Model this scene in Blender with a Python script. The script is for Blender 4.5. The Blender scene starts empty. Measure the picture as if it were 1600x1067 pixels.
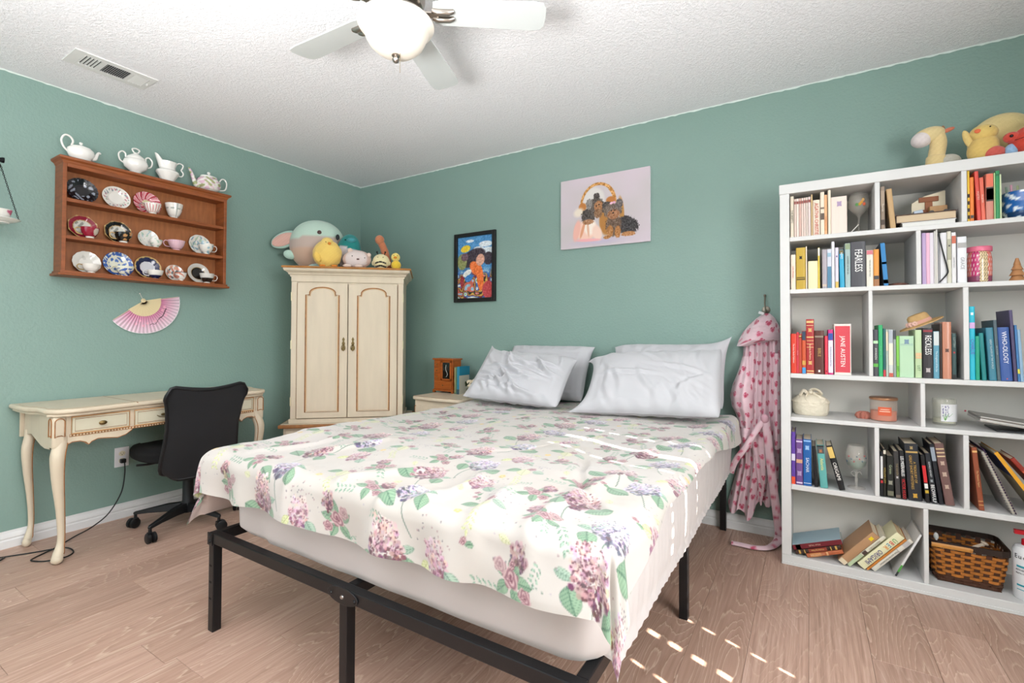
import bpy, bmesh, math, random
import numpy as np
from mathutils import Matrix, Vector, Euler
from math import pi, sin, cos, radians as rad
random.seed(7); RNG = np.random.RandomState(7)
SC = bpy.context.scene; COL = SC.collection
# ---------------------------------------------------------------- camera
_y, _p, _r = 0.5538, 0.0173, 0.0033
fw = Vector((-sin(_y)*cos(_p), cos(_y)*cos(_p), sin(_p)))
rt = Vector((cos(_y), sin(_y), 0)); up = rt.cross(fw)
rt2 = rt*cos(_r)+up*sin(_r); up2 = up*cos(_r)-rt*sin(_r)
cam = bpy.data.cameras.new('camera'); camo = bpy.data.objects.new('camera', cam); COL.objects.link(camo)
camo.matrix_world = Matrix(((rt2.x, up2.x, -fw.x, 3.4826), (rt2.y, up2.y, -fw.y, -2.9949), (rt2.z, up2.z, -fw.z, 1.0898), (0, 0, 0, 1)))
cam.sensor_width = 36; cam.lens = 36*750.9/1600; cam.shift_y = -22.42/1600; cam.clip_start = .05
SC.camera = camo
# ---------------------------------------------------------------- colour management
SC.view_settings.view_transform = 'Standard'; SC.view_settings.look = 'None'
SC.view_settings.gamma = 1; SC.view_settings.use_curve_mapping = False
SC.view_settings.exposure = EXPOSURE = 0.03
# ---------------------------------------------------------------- world + lights
w = bpy.data.worlds.new('sky'); SC.world = w; w.use_nodes = True
w.node_tree.nodes['Background'].inputs[0].default_value = (.62, .78, 1, 1)
w.node_tree.nodes['Background'].inputs[1].default_value = 1.2
def light(name, kind, loc, direction, energy, color=(1, 1, 1), **k):
    l = bpy.data.lights.new(name, kind); l.energy = energy; l.color = color
    for a, b in k.items(): setattr(l, a, b)
    o = bpy.data.objects.new(name, l); COL.objects.link(o); o.location = loc
    o.rotation_euler = Vector(direction).to_track_quat('-Z', 'Y').to_euler(); return o
SUN_EL = math.atan(.55)
_s = Vector((-.93, .363, 0)).normalized()*cos(SUN_EL)+Vector((0, 0, -sin(SUN_EL)))
light('sun', 'SUN', (8, -4, 4), _s, 44, (1, .94, .84), angle=rad(.3))
light('window_daylight', 'AREA', (4.66, -2.5, 1.42), (-1, .04, -.02), 66, (1, 1, 1), shape='RECTANGLE', size=1.4, size_y=1.0)
light('rear_fill_light', 'AREA', (1.5, -4.5, 1.45), (.02, 1, -.02), 16, (.97, .99, 1), shape='RECTANGLE', size=2.2, size_y=1.4)  # fill lamp added behind the camera; no window is known there
light('bounce_flash', 'AREA', (2.75, -3.45, 1.1), (-.12, .2, 1), 105, (1, .99, .98), shape='DISK', size=.9, spread=2.3)
light('ceiling_lamp_bulb', 'POINT', (2.232, -1.768, 2.155), (0, 0, -1), 2.5, (1, .80, .62), shadow_soft_size=.035)
# ---------------------------------------------------------------- helpers
def lin(c):
    if isinstance(c, str):
        c = c.lstrip('#'); c = [int(c[i:i+2], 16)/255 for i in (0, 2, 4)]
    return tuple((x/12.92 if x <= .04045 else ((x+.055)/1.055)**2.4) for x in c[:3])
def lin4(c): return lin(c)+(1,)
MATS = {}
def mat(name, color='#888888', rough=.5, metal=0, bump=0, bscale=200, var=0, vscale=8, attr=None, trans=0, alpha=1, emit=0, coat=0, ior=1.45, sheen=0, stretch=(1, 1, 1), color2=None, bdist=.002, detail=2):
    if name in MATS: return MATS[name]
    m = bpy.data.materials.new(name); m.use_nodes = True; N = m.node_tree.nodes; L = m.node_tree.links
    b = N['Principled BSDF']; b.inputs['Base Color'].default_value = lin4(color)
    b.inputs['Roughness'].default_value = rough; b.inputs['Metallic'].default_value = metal
    b.inputs['Transmission Weight'].default_value = trans; b.inputs['IOR'].default_value = ior; b.inputs['Alpha'].default_value = alpha
    b.inputs['Coat Weight'].default_value = coat; b.inputs['Sheen Weight'].default_value = sheen
    if emit: b.inputs['Emission Color'].default_value = lin4(color); b.inputs['Emission Strength'].default_value = emit
    tc = N.new('ShaderNodeTexCoord'); mp = N.new('ShaderNodeMapping'); mp.inputs['Scale'].default_value = stretch
    L.new(tc.outputs['Object'], mp.inputs['Vector']); src = None
    if attr:
        a = N.new('ShaderNodeAttribute'); a.attribute_name = attr; src = a.outputs['Color']; L.new(src, b.inputs['Base Color'])
    if var:
        n = N.new('ShaderNodeTexNoise'); n.inputs['Scale'].default_value = vscale; n.inputs['Detail'].default_value = 4
        L.new(mp.outputs[0], n.inputs['Vector'])
        mx = N.new('ShaderNodeMix'); mx.data_type = 'RGBA'
        rmp = N.new('ShaderNodeMapRange'); rmp.inputs[1].default_value = .3; rmp.inputs[2].default_value = .7
        rmp.inputs[3].default_value = 0; rmp.inputs[4].default_value = 1
        L.new(n.outputs['Fac'], rmp.inputs[0]); L.new(rmp.outputs[0], mx.inputs[0])
        c = lin(color); c2 = lin(color2) if color2 else tuple(max(0, x*(1-var)) for x in c)
        if src is not None:
            L.new(src, mx.inputs[6])
            ml = N.new('ShaderNodeMix'); ml.data_type = 'RGBA'; ml.blend_type = 'MULTIPLY'; ml.inputs[0].default_value = 1
            L.new(src, ml.inputs[6]); ml.inputs[7].default_value = (1-var, 1-var, 1-var, 1); L.new(ml.outputs[2], mx.inputs[7])
        else:
            mx.inputs[6].default_value = c+(1,); mx.inputs[7].default_value = c2+(1,)
        L.new(mx.outputs[2], b.inputs['Base Color'])
    if bump:
        n = N.new('ShaderNodeTexNoise'); n.inputs['Scale'].default_value = bscale; n.inputs['Detail'].default_value = detail
        L.new(mp.outputs[0], n.inputs['Vector'])
        bp = N.new('ShaderNodeBump'); bp.inputs['Strength'].default_value = bump; bp.inputs['Distance'].default_value = bdist
        L.new(n.outputs['Fac'], bp.inputs['Height']); L.new(bp.outputs[0], b.inputs['Normal'])
    MATS[name] = m; return m
def cmat(color, rough=.55, **k):
    return mat('paint_%s_%d' % (color.lstrip('#'), int(rough*100)), color, rough, **k)
def link(o, parent=None):
    COL.objects.link(o)
    if parent is not None: o.parent = parent
    return o
def tag(o, label=None, cat=None, group=None, kind=None):
    if label: o['label'] = label
    if cat: o['category'] = cat
    if group: o['group'] = group
    if kind: o['kind'] = kind
    return o
def thing(name, label, cat, loc=(0, 0, 0), rz=0, group=None, rot=None):
    o = bpy.data.objects.new(name, None); o.empty_display_size = .05; COL.objects.link(o); o.location = loc
    o.rotation_euler = rot if rot is not None else (0, 0, rz)
    return tag(o, label, cat, group)
class MB:
    """collects shapes; build() links them as one mesh object"""
    def __init__(s): s.v = []; s.f = []; s.T = None
    def add(s, V, F):
        b = len(s.v)
        if s.T is not None: V = [tuple(s.T @ Vector(p)) for p in V]
        s.v.extend([tuple(map(float, p)) for p in V]); s.f.extend([tuple(i+b for i in f) for f in F]); return s
    def box(s, x0, x1, y0, y1, z0, z1):
        return s.add([(x0, y0, z0), (x1, y0, z0), (x1, y1, z0), (x0, y1, z0), (x0, y0, z1), (x1, y0, z1), (x1, y1, z1), (x0, y1, z1)],
              [(0, 3, 2, 1), (4, 5, 6, 7), (0, 1, 5, 4), (1, 2, 6, 5), (2, 3, 7, 6), (3, 0, 4, 7)])
    def prism(s, poly, axis, a, b):
        """poly: 2d points (u,v); axis: extrusion axis"""
        def P(u, v, t): return {'x': (t, u, v), 'y': (u, t, v), 'z': (u, v, t)}[axis]
        n = len(poly); V = [P(u, v, a) for u, v in poly]+[P(u, v, b) for u, v in poly]
        return s.add(V, [tuple(range(n))[::-1], tuple(range(n, 2*n))]+[(i, (i+1) % n, n+(i+1) % n, n+i) for i in range(n)])
    def lathe(s, prof, n=32, c=(0, 0, 0), sx=1, sy=1, fn=None, cap=True):
        V = []; m = len(prof)
        for (r, z) in prof:
            for k in range(n):
                a = 2*pi*k/n; q = fn(a, z) if fn else 1
                V.append((c[0]+r*q*sx*cos(a), c[1]+r*q*sy*sin(a), c[2]+z))
        F = [(i*n+k, i*n+(k+1) % n, (i+1)*n+(k+1) % n, (i+1)*n+k) for i in range(m-1) for k in range(n)]
        if cap: F += [tuple(range(n))[::-1], tuple((m-1)*n+k for k in range(n))]
        return s.add(V, F)
    def ball(s, c, r, n=20, m=12, R=None):
        if not hasattr(r, '__len__'): r = (r, r, r)
        V = [(0, 0, -1)]; F = []
        for j in range(1, m):
            t = -pi/2+pi*j/m
            for k in range(n): a = 2*pi*k/n; V.append((cos(t)*cos(a), cos(t)*sin(a), sin(t)))
        V.append((0, 0, 1)); e = len(V)-1
        for k in range(n):
            F.append((0, 1+(k+1) % n, 1+k)); F.append((e, 1+(m-2)*n+k, 1+(m-2)*n+(k+1) % n))
            for j in range(m-2): F.append((1+j*n+k, 1+j*n+(k+1) % n, 1+(j+1)*n+(k+1) % n, 1+(j+1)*n+k))
        out = []
        for p in V:
            q = Vector((p[0]*r[0], p[1]*r[1], p[2]*r[2]))
            if R is not None: q = R @ q
            out.append((q.x+c[0], q.y+c[1], q.z+c[2]))
        return s.add(out, F)
    def tube(s, pts, r, n=10, closed=False, cap=True, flat=None):
        pts = [Vector(p) for p in pts]; m = len(pts)
        rr = r if hasattr(r, '__len__') else [r]*m
        V = []; prev = None
        for i, p in enumerate(pts):
            if closed: t = (pts[(i+1) % m]-pts[i-1]).normalized()
            else: t = (pts[min(i+1, m-1)]-pts[max(i-1, 0)]).normalized()
            if prev is None:
                a = Vector((0, 0, 1)) if abs(t.z) < .9 else Vector((1, 0, 0))
                u = t.cross(a).normalized()
            else: u = (prev-t*prev.dot(t)).normalized()
            prev = u; v = t.cross(u)
            for k in range(n):
                a = 2*pi*k/n; V.append(tuple(p+(u*cos(a)*(flat or 1)+v*sin(a))*rr[i]))
        F = [(i*n+k, i*n+(k+1) % n, ((i+1) % m)*n+(k+1) % n, ((i+1) % m)*n+k) for i in range(m if closed else m-1) for k in range(n)]
        if cap and not closed: F += [tuple(range(n))[::-1], tuple((m-1)*n+k for k in range(n))]
        return s.add(V, F)
    def loft(s, rings, cap=True, closed=False):
        n = len(rings[0]); m = len(rings); V = [p for R in rings for p in R]
        F = [(i*n+k, i*n+(k+1) % n, (i+1)*n+(k+1) % n, (i+1)*n+k) for i in range(m-1) for k in range(n)]
        if cap: F += [tuple(range(n))[::-1], tuple((m-1)*n+k for k in range(n))]
        return s.add(V, F)
    def build(s, name, m, parent=None, smooth=True, bevel=0, seg=2, sub=0, loc=None, rot=None, ang=38):
        me = bpy.data.meshes.new(name); me.from_pydata(s.v, [], s.f)
        bm = bmesh.new(); bm.from_mesh(me); bmesh.ops.recalc_face_normals(bm, faces=bm.faces); bm.to_mesh(me); bm.free()
        for mm in (m if isinstance(m, (list, tuple)) else [m]): me.materials.append(mm)
        if smooth:
            me.polygons.foreach_set('use_smooth', [True]*len(me.polygons)); me.set_sharp_from_angle(angle=rad(ang))
        o = bpy.data.objects.new(name, me); link(o, parent)
        if loc is not None: o.location = loc
        if rot is not None: o.rotation_euler = rot
        if bevel:
            d = o.modifiers.new('edge', 'BEVEL'); d.width = bevel; d.segments = seg; d.limit_method = 'ANGLE'; d.angle_limit = rad(40)
        if sub: d = o.modifiers.new('sub', 'SUBSURF'); d.levels = d.render_levels = sub
        return o
def box(name, dims, m, parent=None, bevel=.002, loc=None, rot=None, smooth=False):
    return MB().box(*dims).build(name, m, parent, smooth=smooth, bevel=bevel, loc=loc, rot=rot)
def grid_obj(name, P, m, parent=None, colors=None, loc=None, thick=0, smooth=True, rot=None):
    """P: (H,W,3) numpy array of points -> quad grid mesh with optional per-point colours (sRGB 0..1)"""
    H, W = P.shape[:2]; me = bpy.data.meshes.new(name)
    me.vertices.add(H*W); me.vertices.foreach_set('co', P.astype(np.float32).ravel())
    i = np.arange(H*W).reshape(H, W); q = np.stack([i[:-1, :-1], i[:-1, 1:], i[1:, 1:], i[1:, :-1]], -1).reshape(-1, 4)
    n = len(q); me.loops.add(n*4); me.loops.foreach_set('vertex_index', q.ravel().astype(np.int32))
    me.polygons.add(n); me.polygons.foreach_set('loop_start', (np.arange(n)*4).astype(np.int32))
    me.polygons.foreach_set('loop_total', np.full(n, 4, np.int32)); me.polygons.foreach_set('use_smooth', np.full(n, smooth))
    me.materials.append(m); me.update(calc_edges=True)
    if colors is not None: set_cols(me, colors.reshape(-1, 3))
    o = bpy.data.objects.new(name, me); link(o, parent)
    if loc is not None: o.location = loc
    if rot is not None: o.rotation_euler = rot
    if thick:
        d = o.modifiers.new('thick', 'SOLIDIFY'); d.thickness = thick; d.offset = -1
    return o
def s2l(a): a = np.clip(a, 0, 1); return np.where(a <= .04045, a/12.92, ((a+.055)/1.055)**2.4)
def set_cols(me, cols):
    a = me.color_attributes.new('Col', 'FLOAT_COLOR', 'POINT')
    c = np.ones((len(cols), 4), np.float32); c[:, :3] = s2l(np.asarray(cols)); a.data.foreach_set('color', c.ravel())
def paint(o, fn):
    """fn(xyz array) -> sRGB array; stores the printed decoration as a colour attribute"""
    me = o.data; n = len(me.vertices); v = np.empty(n*3, np.float32); me.vertices.foreach_get('co', v)
    set_cols(me, fn(v.reshape(-1, 3))); return o
def hexa(c): c = c.lstrip('#'); return np.array([int(c[i:i+2], 16)/255 for i in (0, 2, 4)])
def text(s, size, m, parent, loc, rot, name='lettering', sx=1, ext=.0003, align='CENTER'):
    c = bpy.data.curves.new(name, 'FONT'); c.body = s; c.size = size; c.extrude = ext; c.align_x = align; c.align_y = 'CENTER'
    c.resolution_u = 2; c.materials.append(m); o = bpy.data.objects.new(name, c); link(o, parent)
    o.location = loc; o.rotation_euler = rot; o.scale = (sx, 1, 1); return o
def smooth_noise(shape, cells, seed=0):
    r = np.random.RandomState(seed); ch, cw = cells; g = r.rand(ch+2, cw+2)
    y = np.linspace(0, ch, shape[0]); x = np.linspace(0, cw, shape[1]); yi = y.astype(int); xi = x.astype(int)
    fy = y-yi; fx = x-xi; fy = (fy*fy*(3-2*fy))[:, None]; fx = (fx*fx*(3-2*fx))[None]
    a = g[yi][:, xi]; b = g[yi][:, xi+1]; c = g[yi+1][:, xi]; d = g[yi+1][:, xi+1]
    return (a*(1-fx)+b*fx)*(1-fy)+(c*(1-fx)+d*fx)*fy
def copy_thing(o, name_children=True):
    c = o.copy(); COL.objects.link(c)
    for ch in o.children:
        d = ch.copy(); COL.objects.link(d); d.parent = c
        for g in ch.children:
            e = g.copy(); COL.objects.link(e); e.parent = d
    return c
def bez(pts, n=8):
    """catmull-rom through points"""
    P = [np.array(p, float) for p in pts]; P = [2*P[0]-P[1]]+P+[2*P[-1]-P[-2]]; out = []
    for i in range(1, len(P)-2):
        for k in range(n):
            t = k/n; a, b, c, d = P[i-1:i+3]
            out.append(.5*((2*b)+(-a+c)*t+(2*a-5*b+4*c-d)*t*t+(-a+3*b-3*c+d)*t**3))
    out.append(P[-2]); return [tuple(p) for p in out]
# ---------------------------------------------------------------- common materials
M_white = mat('white_paint', '#d3d3d2', .45, var=.05, vscale=5, bump=.15, bscale=60)
M_shelfback = mat('white_paint_brightened', '#e2dfd8', .6, var=.05, vscale=6)  # shelf white made lighter in colour to offset shade inside the compartments
M_cream = mat('cream_lacquer', '#d3c5ae', .38, var=.10, vscale=6, stretch=(3, 3, .5), bump=.05)
M_brown = mat('worn_brown_edge', '#a9713f', .5, var=.45, vscale=30)
M_black = mat('black_steel', '#0e0f12', .38, bump=.08, bscale=300)
M_brass = mat('old_brass', '#7d6a45', .4, metal=.9)
M_porc = mat('porcelain', '#e9e7e2', .12, coat=.5)
M_page = mat('book_pages', '#d8cbb2', .85, bump=.4, bscale=300, stretch=(1, 1, 1))
M_pattr = mat('painted_porcelain', '#ffffff', .15, attr='Col', coat=.4)
M_dattr = mat('printed_surface', '#ffffff', .7, attr='Col')
M_fuzz = mat('plush_fabric', '#ffffff', .95, attr='Col', bump=.5, bscale=260, bdist=.003, sheen=.3)
M_glass = mat('clear_glass', '#f4f8f8', .03, trans=1, ior=1.45)
M_blackpl = mat('black_plastic', '#101114', .45)
# ================================================================ room shell
RX, RY, H = 4.75, -4.62, 2.44
def wall_mat():
    m = bpy.data.materials.new('teal_wall_paint'); m.use_nodes = True; N = m.node_tree.nodes; L = m.node_tree.links; b = N['Principled BSDF']
    tc = N.new('ShaderNodeTexCoord')
    n = N.new('ShaderNodeTexNoise'); n.inputs['Scale'].default_value = 2.2; n.inputs['Detail'].default_value = 6; L.new(tc.outputs['Object'], n.inputs[0])
    mx = N.new('ShaderNodeMix'); mx.data_type = 'RGBA'; mx.inputs[6].default_value = lin4('#7c988f'); mx.inputs[7].default_value = lin4('#849f96')
    L.new(n.outputs[0], mx.inputs[0]); L.new(mx.outputs[2], b.inputs['Base Color']); b.inputs['Roughness'].default_value = .5
    n2 = N.new('ShaderNodeTexNoise'); n2.inputs['Scale'].default_value = 75; n2.inputs['Detail'].default_value = 3; L.new(tc.outputs['Object'], n2.inputs[0])
    bp = N.new('ShaderNodeBump'); bp.inputs['Strength'].default_value = .5; bp.inputs['Distance'].default_value = .004
    L.new(n2.outputs[0], bp.inputs['Height']); L.new(bp.outputs[0], b.inputs['Normal']); return m
M_wall = wall_mat()
def ceil_mat():
    m = bpy.data.materials.new('popcorn_ceiling'); m.use_nodes = True; N = m.node_tree.nodes; L = m.node_tree.links; b = N['Principled BSDF']
    tc = N.new('ShaderNodeTexCoord'); b.inputs['Base Color'].default_value = lin4('#efeff2'); b.inputs['Roughness'].default_value = .9
    n = N.new('ShaderNodeTexNoise'); n.inputs['Scale'].default_value = 85; n.inputs['Detail'].default_value = 5; n.inputs['Roughness'].default_value = .65; L.new(tc.outputs['Object'], n.inputs[0])
    r = N.new('ShaderNodeMapRange'); r.inputs[1].default_value = .42; r.inputs[2].default_value = .72; L.new(n.outputs[0], r.inputs[0])
    bp = N.new('ShaderNodeBump'); bp.inputs['Strength'].default_value = .55; bp.inputs['Distance'].default_value = .008
    L.new(r.outputs[0], bp.inputs['Height']); L.new(bp.outputs[0], b.inputs['Normal']); return m
def struct(o): o['kind'] = 'structure'; return o
struct(MB().box(-.12, 0, RY-.1, .12, -.05, H+.1).build('wall_left', M_wall, smooth=False))
struct(MB().box(0, RX+.1, 0, .12, -.05, H+.1).build('wall_back', M_wall, smooth=False))
struct(MB().box(-.12, RX+.12, RY-.1, .12, H, H+.12).build('ceiling', ceil_mat(), smooth=False))
# ragged painted cut-in line where wall meets ceiling (thin caulked edge)
def ragged(name, a, b, axis):
    n = 260; V = []; F = []
    for i in range(n+1):
        t = a+(b-a)*i/n; d = .002+.005*random.random()**2
        if axis == 'x': V += [(t, -.0022, H-.0005), (t, -.0022, H-.004-d), (t, 0.001, H-.004-d)]
        else: V += [(.0022, t, H-.0005), (.0022, t, H-.004-d), (-.001, t, H-.004-d)]
    for i in range(n): F += [(3*i, 3*i+3, 3*i+4, 3*i+1), (3*i+1, 3*i+4, 3*i+5, 3*i+2)]
    return struct(MB().add(V, F).build(name, mat('caulk_edge', '#cfdbd6', .7), smooth=False))
ragged('trim_1', 0, RX, 'x'); ragged('trim_2', RY, 0, 'y')
# right wall with a window, front wall with a window added for fill light (both outside the frame)
wy0, wy1, wz0, wz1 = -3.24, -1.32, .75, 2.03
m = MB(); m.box(RX, RX+.12, wy1, .12, -.05, H+.1).box(RX, RX+.12, RY-.1, wy0, -.05, H+.1).box(RX, RX+.12, wy0, wy1, -.05, wz0).box(RX, RX+.12, wy0, wy1, wz1, H+.1)
struct(m.build('wall_right', M_wall, smooth=False))
fx0, fx1 = .4, 2.6
m = MB(); m.box(-.12, fx0, RY-.12, RY, -.05, H+.1).box(fx1, RX+.12, RY-.12, RY, -.05, H+.1).box(fx0, fx1, RY-.12, RY, -.05, .75).box(fx0, fx1, RY-.12, RY, 2.15, H+.1)
struct(m.build('wall_front', M_wall, smooth=False))
M_frame = mat('window_frame_white', '#e8e8e6', .4)
m = MB()
for y0, y1, z0, z1 in ((wy0, wy0+.04, wz0, wz1), (wy1-.04, wy1, wz0, wz1), (wy0, wy1, wz0, wz0+.04), (wy0, wy1, wz1-.04, wz1), (wy0, wy1, 1.37, 1.40)): m.box(RX+.05, RX+.09, y0, y1, z0, z1)
wn = struct(m.build('window_1', M_frame, smooth=False))
m = MB()
for x0, x1, z0, z1 in ((fx0, fx0+.04, .75, 2.15), (fx1-.04, fx1, .75, 2.15), (fx0, fx1, .75, .79), (fx0, fx1, 2.11, 2.15), (1.48, 1.52, .75, 2.15)): m.box(x0, x1, RY-.09, RY-.05, z0, z1)
wn2 = struct(m.build('added_window', M_frame, smooth=False))  # unseen window, added to go with the rear fill lamp
M_pane = mat('window_pane', '#ffffff', .0, trans=1, ior=1.02)
MB().box(fx0+.04, fx1-.04, RY-.072, RY-.068, .79, 2.11).build('pane', M_pane, wn2, smooth=False)
# closed horizontal blind with cord route holes that let slivers of sun through
bl = tag(bpy.data.objects.new('window_blind', None), 'white horizontal slat blind closed over the side window', 'blind'); COL.objects.link(bl)
bl.location = (RX-.012, wy0, wz0)
slots = [(-1.888, .013), (-1.70, .006), (-2.08, .006)]
sm = MB(); ys = [0.0]
for yc, hw in sorted(slots): ys += [yc-hw-wy0, yc+hw-wy0]
ys.append(wy1-wy0)
for i in range(0, len(ys), 2): sm.box(-.0015, .0015, ys[i], ys[i+1], -.029, .029)
for yc, hw in slots:
    sm.box(-.0015, .0015, yc-hw-wy0, yc+hw-wy0, -.029, -.012)
    sm.box(-.0015, .0015, yc-hw-wy0, yc+hw-wy0, .016, .029)
M_slat = mat('blind_slat', '#ecebe6', .5)
s0 = sm.build('slat', M_slat, bl, smooth=False, loc=(0, 0, .03), rot=(0, rad(6), 0))
um = MB()
for i in range(0, len(ys), 2): um.box(-.0015, .0015, ys[i], ys[i+1], -.029, .029)
for yc, hw in slots[1:]:
    um.box(-.0015, .0015, yc-hw-wy0, yc+hw-wy0, -.029, -.012)
    um.box(-.0015, .0015, yc-hw-wy0, yc+hw-wy0, .016, .029)
u0_ = um.build('slat', M_slat, bl, smooth=False, loc=(0, 0, .48), rot=(0, rad(6), 0))
for k in range(1, 26):
    if k == 9: continue
    c = (s0 if k < 9 else u0_).copy(); COL.objects.link(c); c.location = (0, 0, .03+k*.05)
box('head_rail', (-.03, .012, 0, wy1-wy0, wz1-wz0-.03, wz1-wz0+.02), M_slat, bl)
# floor slab with planks
fl = struct(MB().box(-.12, RX+.12, RY-.12, .12, -.06, -.006).build('floor', mat('subfloor', '#3b2c24', .9), smooth=False))
def plank_mat():
    m = bpy.data.materials.new('oak_vinyl_plank'); m.use_nodes = True; N = m.node_tree.nodes; L = m.node_tree.links; b = N['Principled BSDF']
    oi = N.new('ShaderNodeObjectInfo'); tc = N.new('ShaderNodeTexCoord')
    cr = N.new('ShaderNodeCombineXYZ'); ml = N.new('ShaderNodeMath'); ml.operation = 'MULTIPLY'; ml.inputs[1].default_value = 37
    L.new(oi.outputs['Random'], ml.inputs[0]); L.new(ml.outputs[0], cr.inputs[0]); L.new(ml.outputs[0], cr.inputs[2])
    ad = N.new('ShaderNodeVectorMath'); ad.operation = 'ADD'; L.new(tc.outputs['Object'], ad.inputs[0]); L.new(cr.outputs[0], ad.inputs[1])
    def noise(scale, st, det=3, rough=.5, dist=0):
        mp = N.new('ShaderNodeMapping'); mp.inputs['Scale'].default_value = st; L.new(ad.outputs[0], mp.inputs['Vector'])
        n = N.new('ShaderNodeTexNoise'); n.inputs['Scale'].default_value = scale; n.inputs['Detail'].default_value = det; n.inputs['Roughness'].default_value = rough
        n.inputs['Distortion'].default_value = dist; L.new(mp.outputs[0], n.inputs['Vector']); return n.outputs['Fac']
    def ramp(src, pts):
        r = N.new('ShaderNodeValToRGB'); L.new(src, r.inputs[0]); e = r.color_ramp.elements
        while len(e) < len(pts): e.new(.5)
        for k, (p, c) in enumerate(pts): e[k].position = p; e[k].color = c
        return r.outputs[0]
    # growth rings: contour lines of a long stretched noise field -> cathedral figure
    f = noise(2.0, (2.8, .42, 1), 1.5, .4, .15)
    m1 = N.new('ShaderNodeMath'); m1.operation = 'MULTIPLY'; m1.inputs[1].default_value = 34; L.new(f, m1.inputs[0])
    fine = noise(60, (1.4, .06, 1), 3, .6)
    m2 = N.new('ShaderNodeMath'); m2.operation = 'MULTIPLY_ADD'; m2.inputs[1].default_value = .9; L.new(fine, m2.inputs[0]); L.new(m1.outputs[0], m2.inputs[2])
    m3 = N.new('ShaderNodeMath'); m3.operation = 'FRACT'; L.new(m2.outputs[0], m3.inputs[0])
    g = (0, 0, 0, 1); wt = (1, 1, 1, 1)
    rings = ramp(m3.outputs[0], [(0, (.5, .5, .5, 1)), (.55, (.42, .42, .42, 1)), (.80, (.2, .2, .2, 1)), (.87, (.95, .95, .95, 1)), (1, (.55, .55, .55, 1))])
    streak = noise(30, (3.2, .10, 1), 4, .65)
    blotch = noise(1.6, (2, .6, 1), 3, .6)
    def mix(fac, a, c, bt='MIX'):
        x = N.new('ShaderNodeMix'); x.data_type = 'RGBA'; x.blend_type = bt
        if isinstance(fac, float): x.inputs[0].default_value = fac
        else: L.new(fac, x.inputs[0])
        for k, s in ((6, a), (7, c)):
            if isinstance(s, tuple): x.inputs[k].default_value = s
            else: L.new(s, x.inputs[k])
        return x.outputs[2]
    base = ramp(streak, [(.30, lin4('#9a7c6d')), (.5, lin4('#b69786')), (.72, lin4('#ccafa2'))])
    tint = ramp(oi.outputs['Random'], [(0, (.82, .80, .80, 1)), (.5, (.97, .96, .95, 1)), (1, (1.08, 1.08, 1.09, 1))])
    c1 = mix(1.0, base, tint, 'MULTIPLY')
    rr = ramp(rings, [(0, lin4('#8c6c5a')), (.5, lin4('#b08f7d')), (1, lin4('#dcc6b2'))])
    msk = ramp(blotch, [(.36, (.12, .12, .12, 1)), (.60, (.62, .62, .62, 1))])
    c2 = mix(msk, c1, rr); L.new(c2, b.inputs['Base Color'])
    L.new(ramp(streak, [(0, (.36, .36, .36, 1)), (1, (.52, .52, .52, 1))]), b.inputs['Roughness'])
    bp = N.new('ShaderNodeBump'); bp.inputs['Strength'].default_value = .25; bp.inputs['Distance'].default_value = .001
    L.new(fine, bp.inputs['Height']); L.new(bp.outputs[0], b.inputs['Normal']); return m
M_plank = plank_mat(); PW, PL = .1813, 1.22; pm = {}
for k in range(-20, 8):
    x0 = 3.475+k*PW; x1 = min(x0+PW, RX)
    if x1 <= .01 or x0 >= RX: continue
    x0 = max(x0, 0)
    off = {-10: -2.195, -1: -.762, 0: -1.5, 1: -.95, 2: -.62, 3: -1.30}.get(k, -PL*((k*.381) % 1)-.02)
    while off < PL: off += PL
    y1 = off
    while y1 > RY:
        a, bb = min(y1, 0), max(y1-PL, RY); y1 -= PL
        if a-bb < .02: continue
        key = (round(x1-x0, 4), round(a-bb, 3))
        if key not in pm:
            o = MB().box(0, key[0]-.0007, 0, key[1]-.0009, -.006, 0).build('plank', M_plank, fl, smooth=False, bevel=.0008, seg=1); pm[key] = o.data
        else: o = link(bpy.data.objects.new('plank', pm[key]), fl); d = o.modifiers.new('edge', 'BEVEL'); d.width = .0008; d.segments = 1
        o.location = (x0, bb, 0)
# baseboards (moulded profile)
prof = [(0, 0), (.013, 0), (.013, .038), (.010, .043), (.010, .047), (.012, .052), (.009, .066), (.005, .076), (.004, .086), (0, .086)]
M_base = mat('baseboard_white', '#dedede', .45, var=.06, vscale=20)
struct(MB().prism([(-u, z) for u, z in prof], 'x', 0, RX).build('baseboard_back', M_base, smooth=False))
struct(MB().prism([(u, z) for u, z in prof], 'y', RY, 0).build('baseboard_left', M_base, smooth=False))
struct(MB().prism([(RX-u, z) for u, z in prof], 'y', RY, 0).build('baseboard_right', M_base, smooth=False))
# ================================================================ ceiling fan
M_nickel = mat('brushed_nickel', '#a8a098', .28, metal=1)
M_blade = mat('fan_blade_white', '#bcc1c0', .4)
M_shade = mat('frosted_glass_shade', '#d9d0c4', .35, emit=.16)
fan = thing('ceiling_fan', 'white ceiling fan with frosted bowl light and nickel blade brackets', 'ceiling fan', (2.232, -1.768, 2.44))
MB().lathe([(.001, 0), (.075, 0), (.078, -.02), (.07, -.05), (.035, -.06), (.035, -.075)], 40).build('canopy', M_nickel, fan)
MB().lathe([(.03, -.07), (.085, -.075), (.10, -.09), (.102, -.15), (.094, -.175), (.085, -.18), (.001, -.182)], 40).build('motor_housing', M_nickel, fan)
MB().lathe([(.001, -.18), (.06, -.182), (.062, -.205), (.118, -.222), (.120, -.230), (.001, -.231)], 40).build('light_fitter', M_nickel, fan)
pr = [(.112, -.232), (.131, -.236), (.135, -.243), (.131, -.251), (.119, -.258), (.113, -.27), (.106, -.29), (.094, -.312), (.074, -.331), (.05, -.343), (.022, -.349), (.001, -.350)]
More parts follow.
